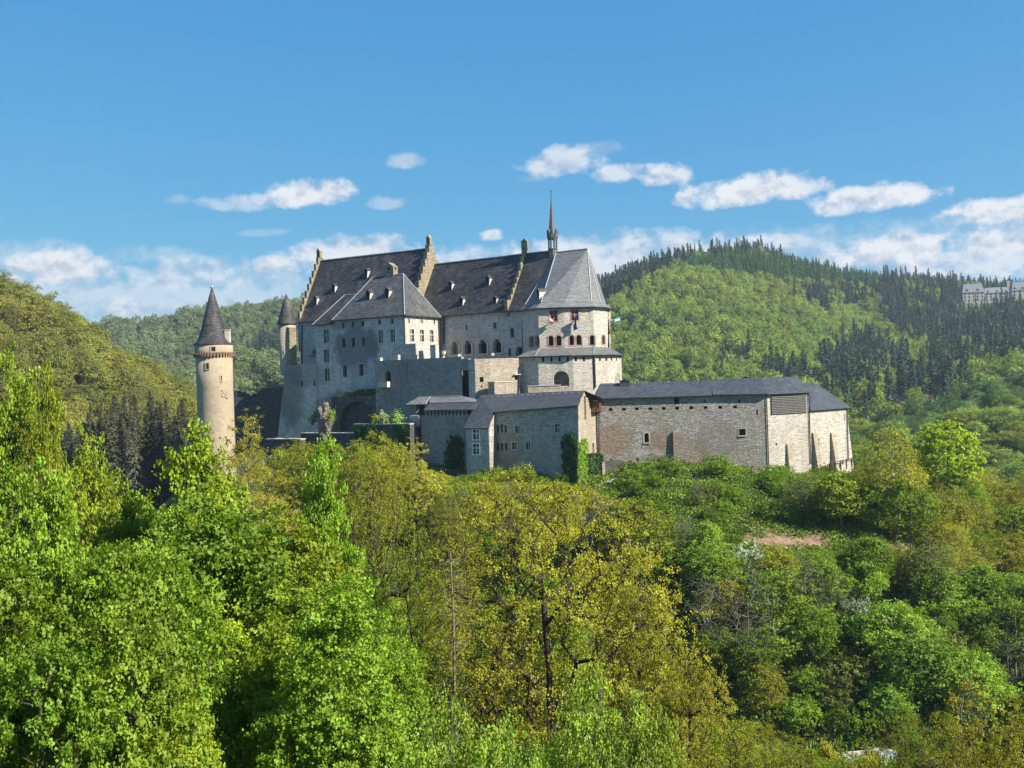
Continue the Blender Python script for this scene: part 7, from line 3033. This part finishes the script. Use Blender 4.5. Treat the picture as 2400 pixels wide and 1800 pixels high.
# ---------------------------------------------------------------- far houses
def gabled_house(name, label, c, ax, L, W_, h, rh, wallm, roofm, wins=2, chimney=False):
    ax = np.array((math.cos(ax), math.sin(ax)))
    ay = np.array((-ax[1], ax[0]))
    r = thing(name, c, label, 'house')
    P = lambda u, v, z: np.array((c[0] + ax[0] * u + ay[0] * v, c[1] + ax[1] * u + ay[1] * v, c[2] + z))
    mb = MB()
    l, w = L / 2, W_ / 2
    for (a, b) in (((-l, -w), (l, -w)), ((l, w), (-l, w))):
        mb.poly([P(*a, -4), P(*b, -4), P(*b, h), P(*a, h)])
    for u in (-l, l):
        mb.poly([P(u, -w, -4), P(u, w, -4), P(u, w, h), P(u, 0, h + rh), P(u, -w, h)])
    put('wall', mb, wallm, r)
    mb = MB()
    for s in (-1, 1):
        slab(mb, [P(-l - .4, s * (w + .5), h - .5 * rh / w), P(l + .4, s * (w + .5), h - .5 * rh / w), P(l + .4, 0, h + rh), P(-l - .4, 0, h + rh)], .2)
    rf = put('roof', mb, roofm, r)
    if chimney:
        mb = MB()
        p = P(l * .4, .3, h + rh)
        mb.box(p, (.4, .4, .9))
        put('chimney', mb, CREAM, rf)
    for u in (-l - .02, l + .02):
        for k in range(wins):
            v = (k - (wins - 1) / 2) * W_ / (wins + .3)
            mb = MB()
            q = P(u, v, h * .55)
            mb.box(q, (.03, .5, .65), [np.append(ax, 0), np.append(ay, 0), (0, 0, 1)])
            put('window', mb, GLASS, r)
    for s in (-1, 1):
        for k in range(3):
            mb = MB()
            mb.box(P((k - 1) * L / 3.4, s * (w + .02), h * .5), (.5, .03, .65), [np.append(ax, 0), np.append(ay, 0), (0, 0, 1)])
            put('window', mb, GLASS, r)


BRTILE = plain('brown roof tiles', (.13, .09, .07), .85, .3, 2, .2)
gabled_house('small_house', 'small cream house with a brown gabled roof among trees beyond the castle', HOUSES[0], -.95, 6.5, 5.4, 3.2, 3.2, CREAM, BRTILE, 1)
gabled_house('small_house', 'second cream house half hidden in trees, right of the small cream house', HOUSES[1], -.8, 6, 5, 3.0, 2.8, CREAM, BRTILE, 1)
hb = at(*zd(1848, 1622), 92.0)
gabled_house('valley_hut', 'small pale walled valley hut glimpsed between trees at the bottom right', np.array((hb[0], hb[1], hb[2] - 3.4)), .15, 3.8, 3.2, 2.2, 1.2, CREAM, plain('pale valley roof', (.34, .29, .25), .8, .2), 1)
hb2 = at(*zd(1922, 1618), 95.0)
gabled_house('valley_hut', 'small valley hut with a pale grey metal roof at the bottom right', np.array((hb2[0], hb2[1], hb2[2] - 3.2)), -.5, 3.6, 3.0, 2.1, 1.1, CREAM, plain('light metal roof', (.36, .38, .41), .5, .1, 2, 0, .5), 1)
rq = random.Random(8)
for x_, y_, d_ in ((1790, 1585, 84), (1812, 1605, 86), (1870, 1612, 84), (1828, 1632, 82), (1890, 1604, 86), (1948, 1608, 86), (1900, 1634, 84), (1978, 1590, 86), (2010, 1600, 84), (1880, 1640, 76), (1930, 1640, 76), (1840, 1645, 74)):
    tree_px('mid_%d' % rq.randrange(3), 'garden_tree', x_, y_, d_, rq.uniform(60, 90), 'olive garden tree before the valley houses at the bottom right', 'tree', 'garden trees before the valley houses', L_OAK2 if rq.random() < .6 else L_SHRUB, None, rq)


def hospital():
    c = HOSP
    k = c[1] / 2151.0                       # metres per pixel at that distance
    r = thing('hillside_institution', c, 'large cream hillside building with grey mansard roofs on the right skyline', 'building')
    ax = np.array((.985, -.17)); ay = np.array((.17, .985))
    P = lambda u, v, z: np.array((c[0] + ax[0] * u + ay[0] * v, c[1] + ax[1] * u + ay[1] * v, c[2] + z))
    GREYR = plain('grey mansard slate', (.2, .2, .21), .6, .15)
    CR = plain('cream limestone facade', (.38, .34, .29), .85, .12)
    blocks = [(-66, -22, 22, 19, 12), (-22, 34, 19, 12, 10), (34, 66, 22, 18, 12), (66, 140, 19, 13, 10)]
    for i, (u0, u1, h, rh_, dp) in enumerate(blocks):
        u0, u1, h, rh_, dp = u0 * k, u1 * k, h * k, rh_ * k, dp * 1.2
        o = -.6 if i % 2 == 0 else 0
        mb = MB()
        mb.hexa([P(u, v, z) for z in (-12, h) for u, v in ((u0, o), (u1, o), (u1, dp), (u0, dp))])
        put('wall', mb, CR, r)
        mb = MB()
        e = .5
        q = .16 * (u1 - u0)
        mb.hexa([P(u, v, z) for z, a, b in ((h + .01, e, e), (h + rh_, -2.2, -3.5)) for u, v in ((u0 - (e if a == e else -1.5), o - a), (u1 + (e if a == e else -1.5), o - a), (u1 + (e if a == e else -1.5), dp + b), (u0 - (e if a == e else -1.5), dp + b))])
        rf = put('roof', mb, GREYR, r)
        n = max(3, int((u1 - u0) / 3.4))
        for fl_ in range(3):
            for j in range(n):
                u = u0 + (u1 - u0) * (j + .5) / n
                z = h * (.86 - .3 * fl_)
                mb = MB()
                mb.box(P(u, o - .02, z), (.6, .05, .85), [np.append(ax, 0), np.append(ay, 0), (0, 0, 1)])
                put('window', mb, GLASS, r)
        for j in range(max(2, n // 2)):
            u = u0 + (u1 - u0) * (j + .5) / max(2, n // 2)
            mb = MB()
            mb.box(P(u, o + .3, h + rh_ * .35), (.7, .8, .8), [np.append(ax, 0), np.append(ay, 0), (0, 0, 1)])
            put('dormer', mb, CR, rf)
    for u in (29, 62):
        mb = MB()
        mb.hexa([P(u * k + a, 3 + b, z) for z in (0, 44 * k) for a, b in ((-1.2, -1.2), (1.2, -1.2), (1.2, 1.2), (-1.2, 1.2))])
        put('chimney', mb, CR, r)


hospital()

# ---------------------------------------------------------------- the air over the valley
def haze():
    mb = MB()
    mb.hexa([(x, y, z) for z in (-60, 162) for x, y in ((-2900, -130), (2900, -130), (2900, 1640), (-2900, 1640))])
    m, nt = new_mat('valley air')
    v = N(nt, 'ShaderNodeVolumePrincipled', i_Density=HAZE_D, i_Anisotropy=.2)
    v.inputs['Color'].default_value = (.72, .85, 1.0, 1)
    o_ = nt.nodes.new('ShaderNodeOutputMaterial')
    nt.links.new(v.outputs[0], o_.inputs['Volume'])
    o = put('haze', mb, m)
    tag(o, kind='stuff')


HAZE_D = .00014
haze()
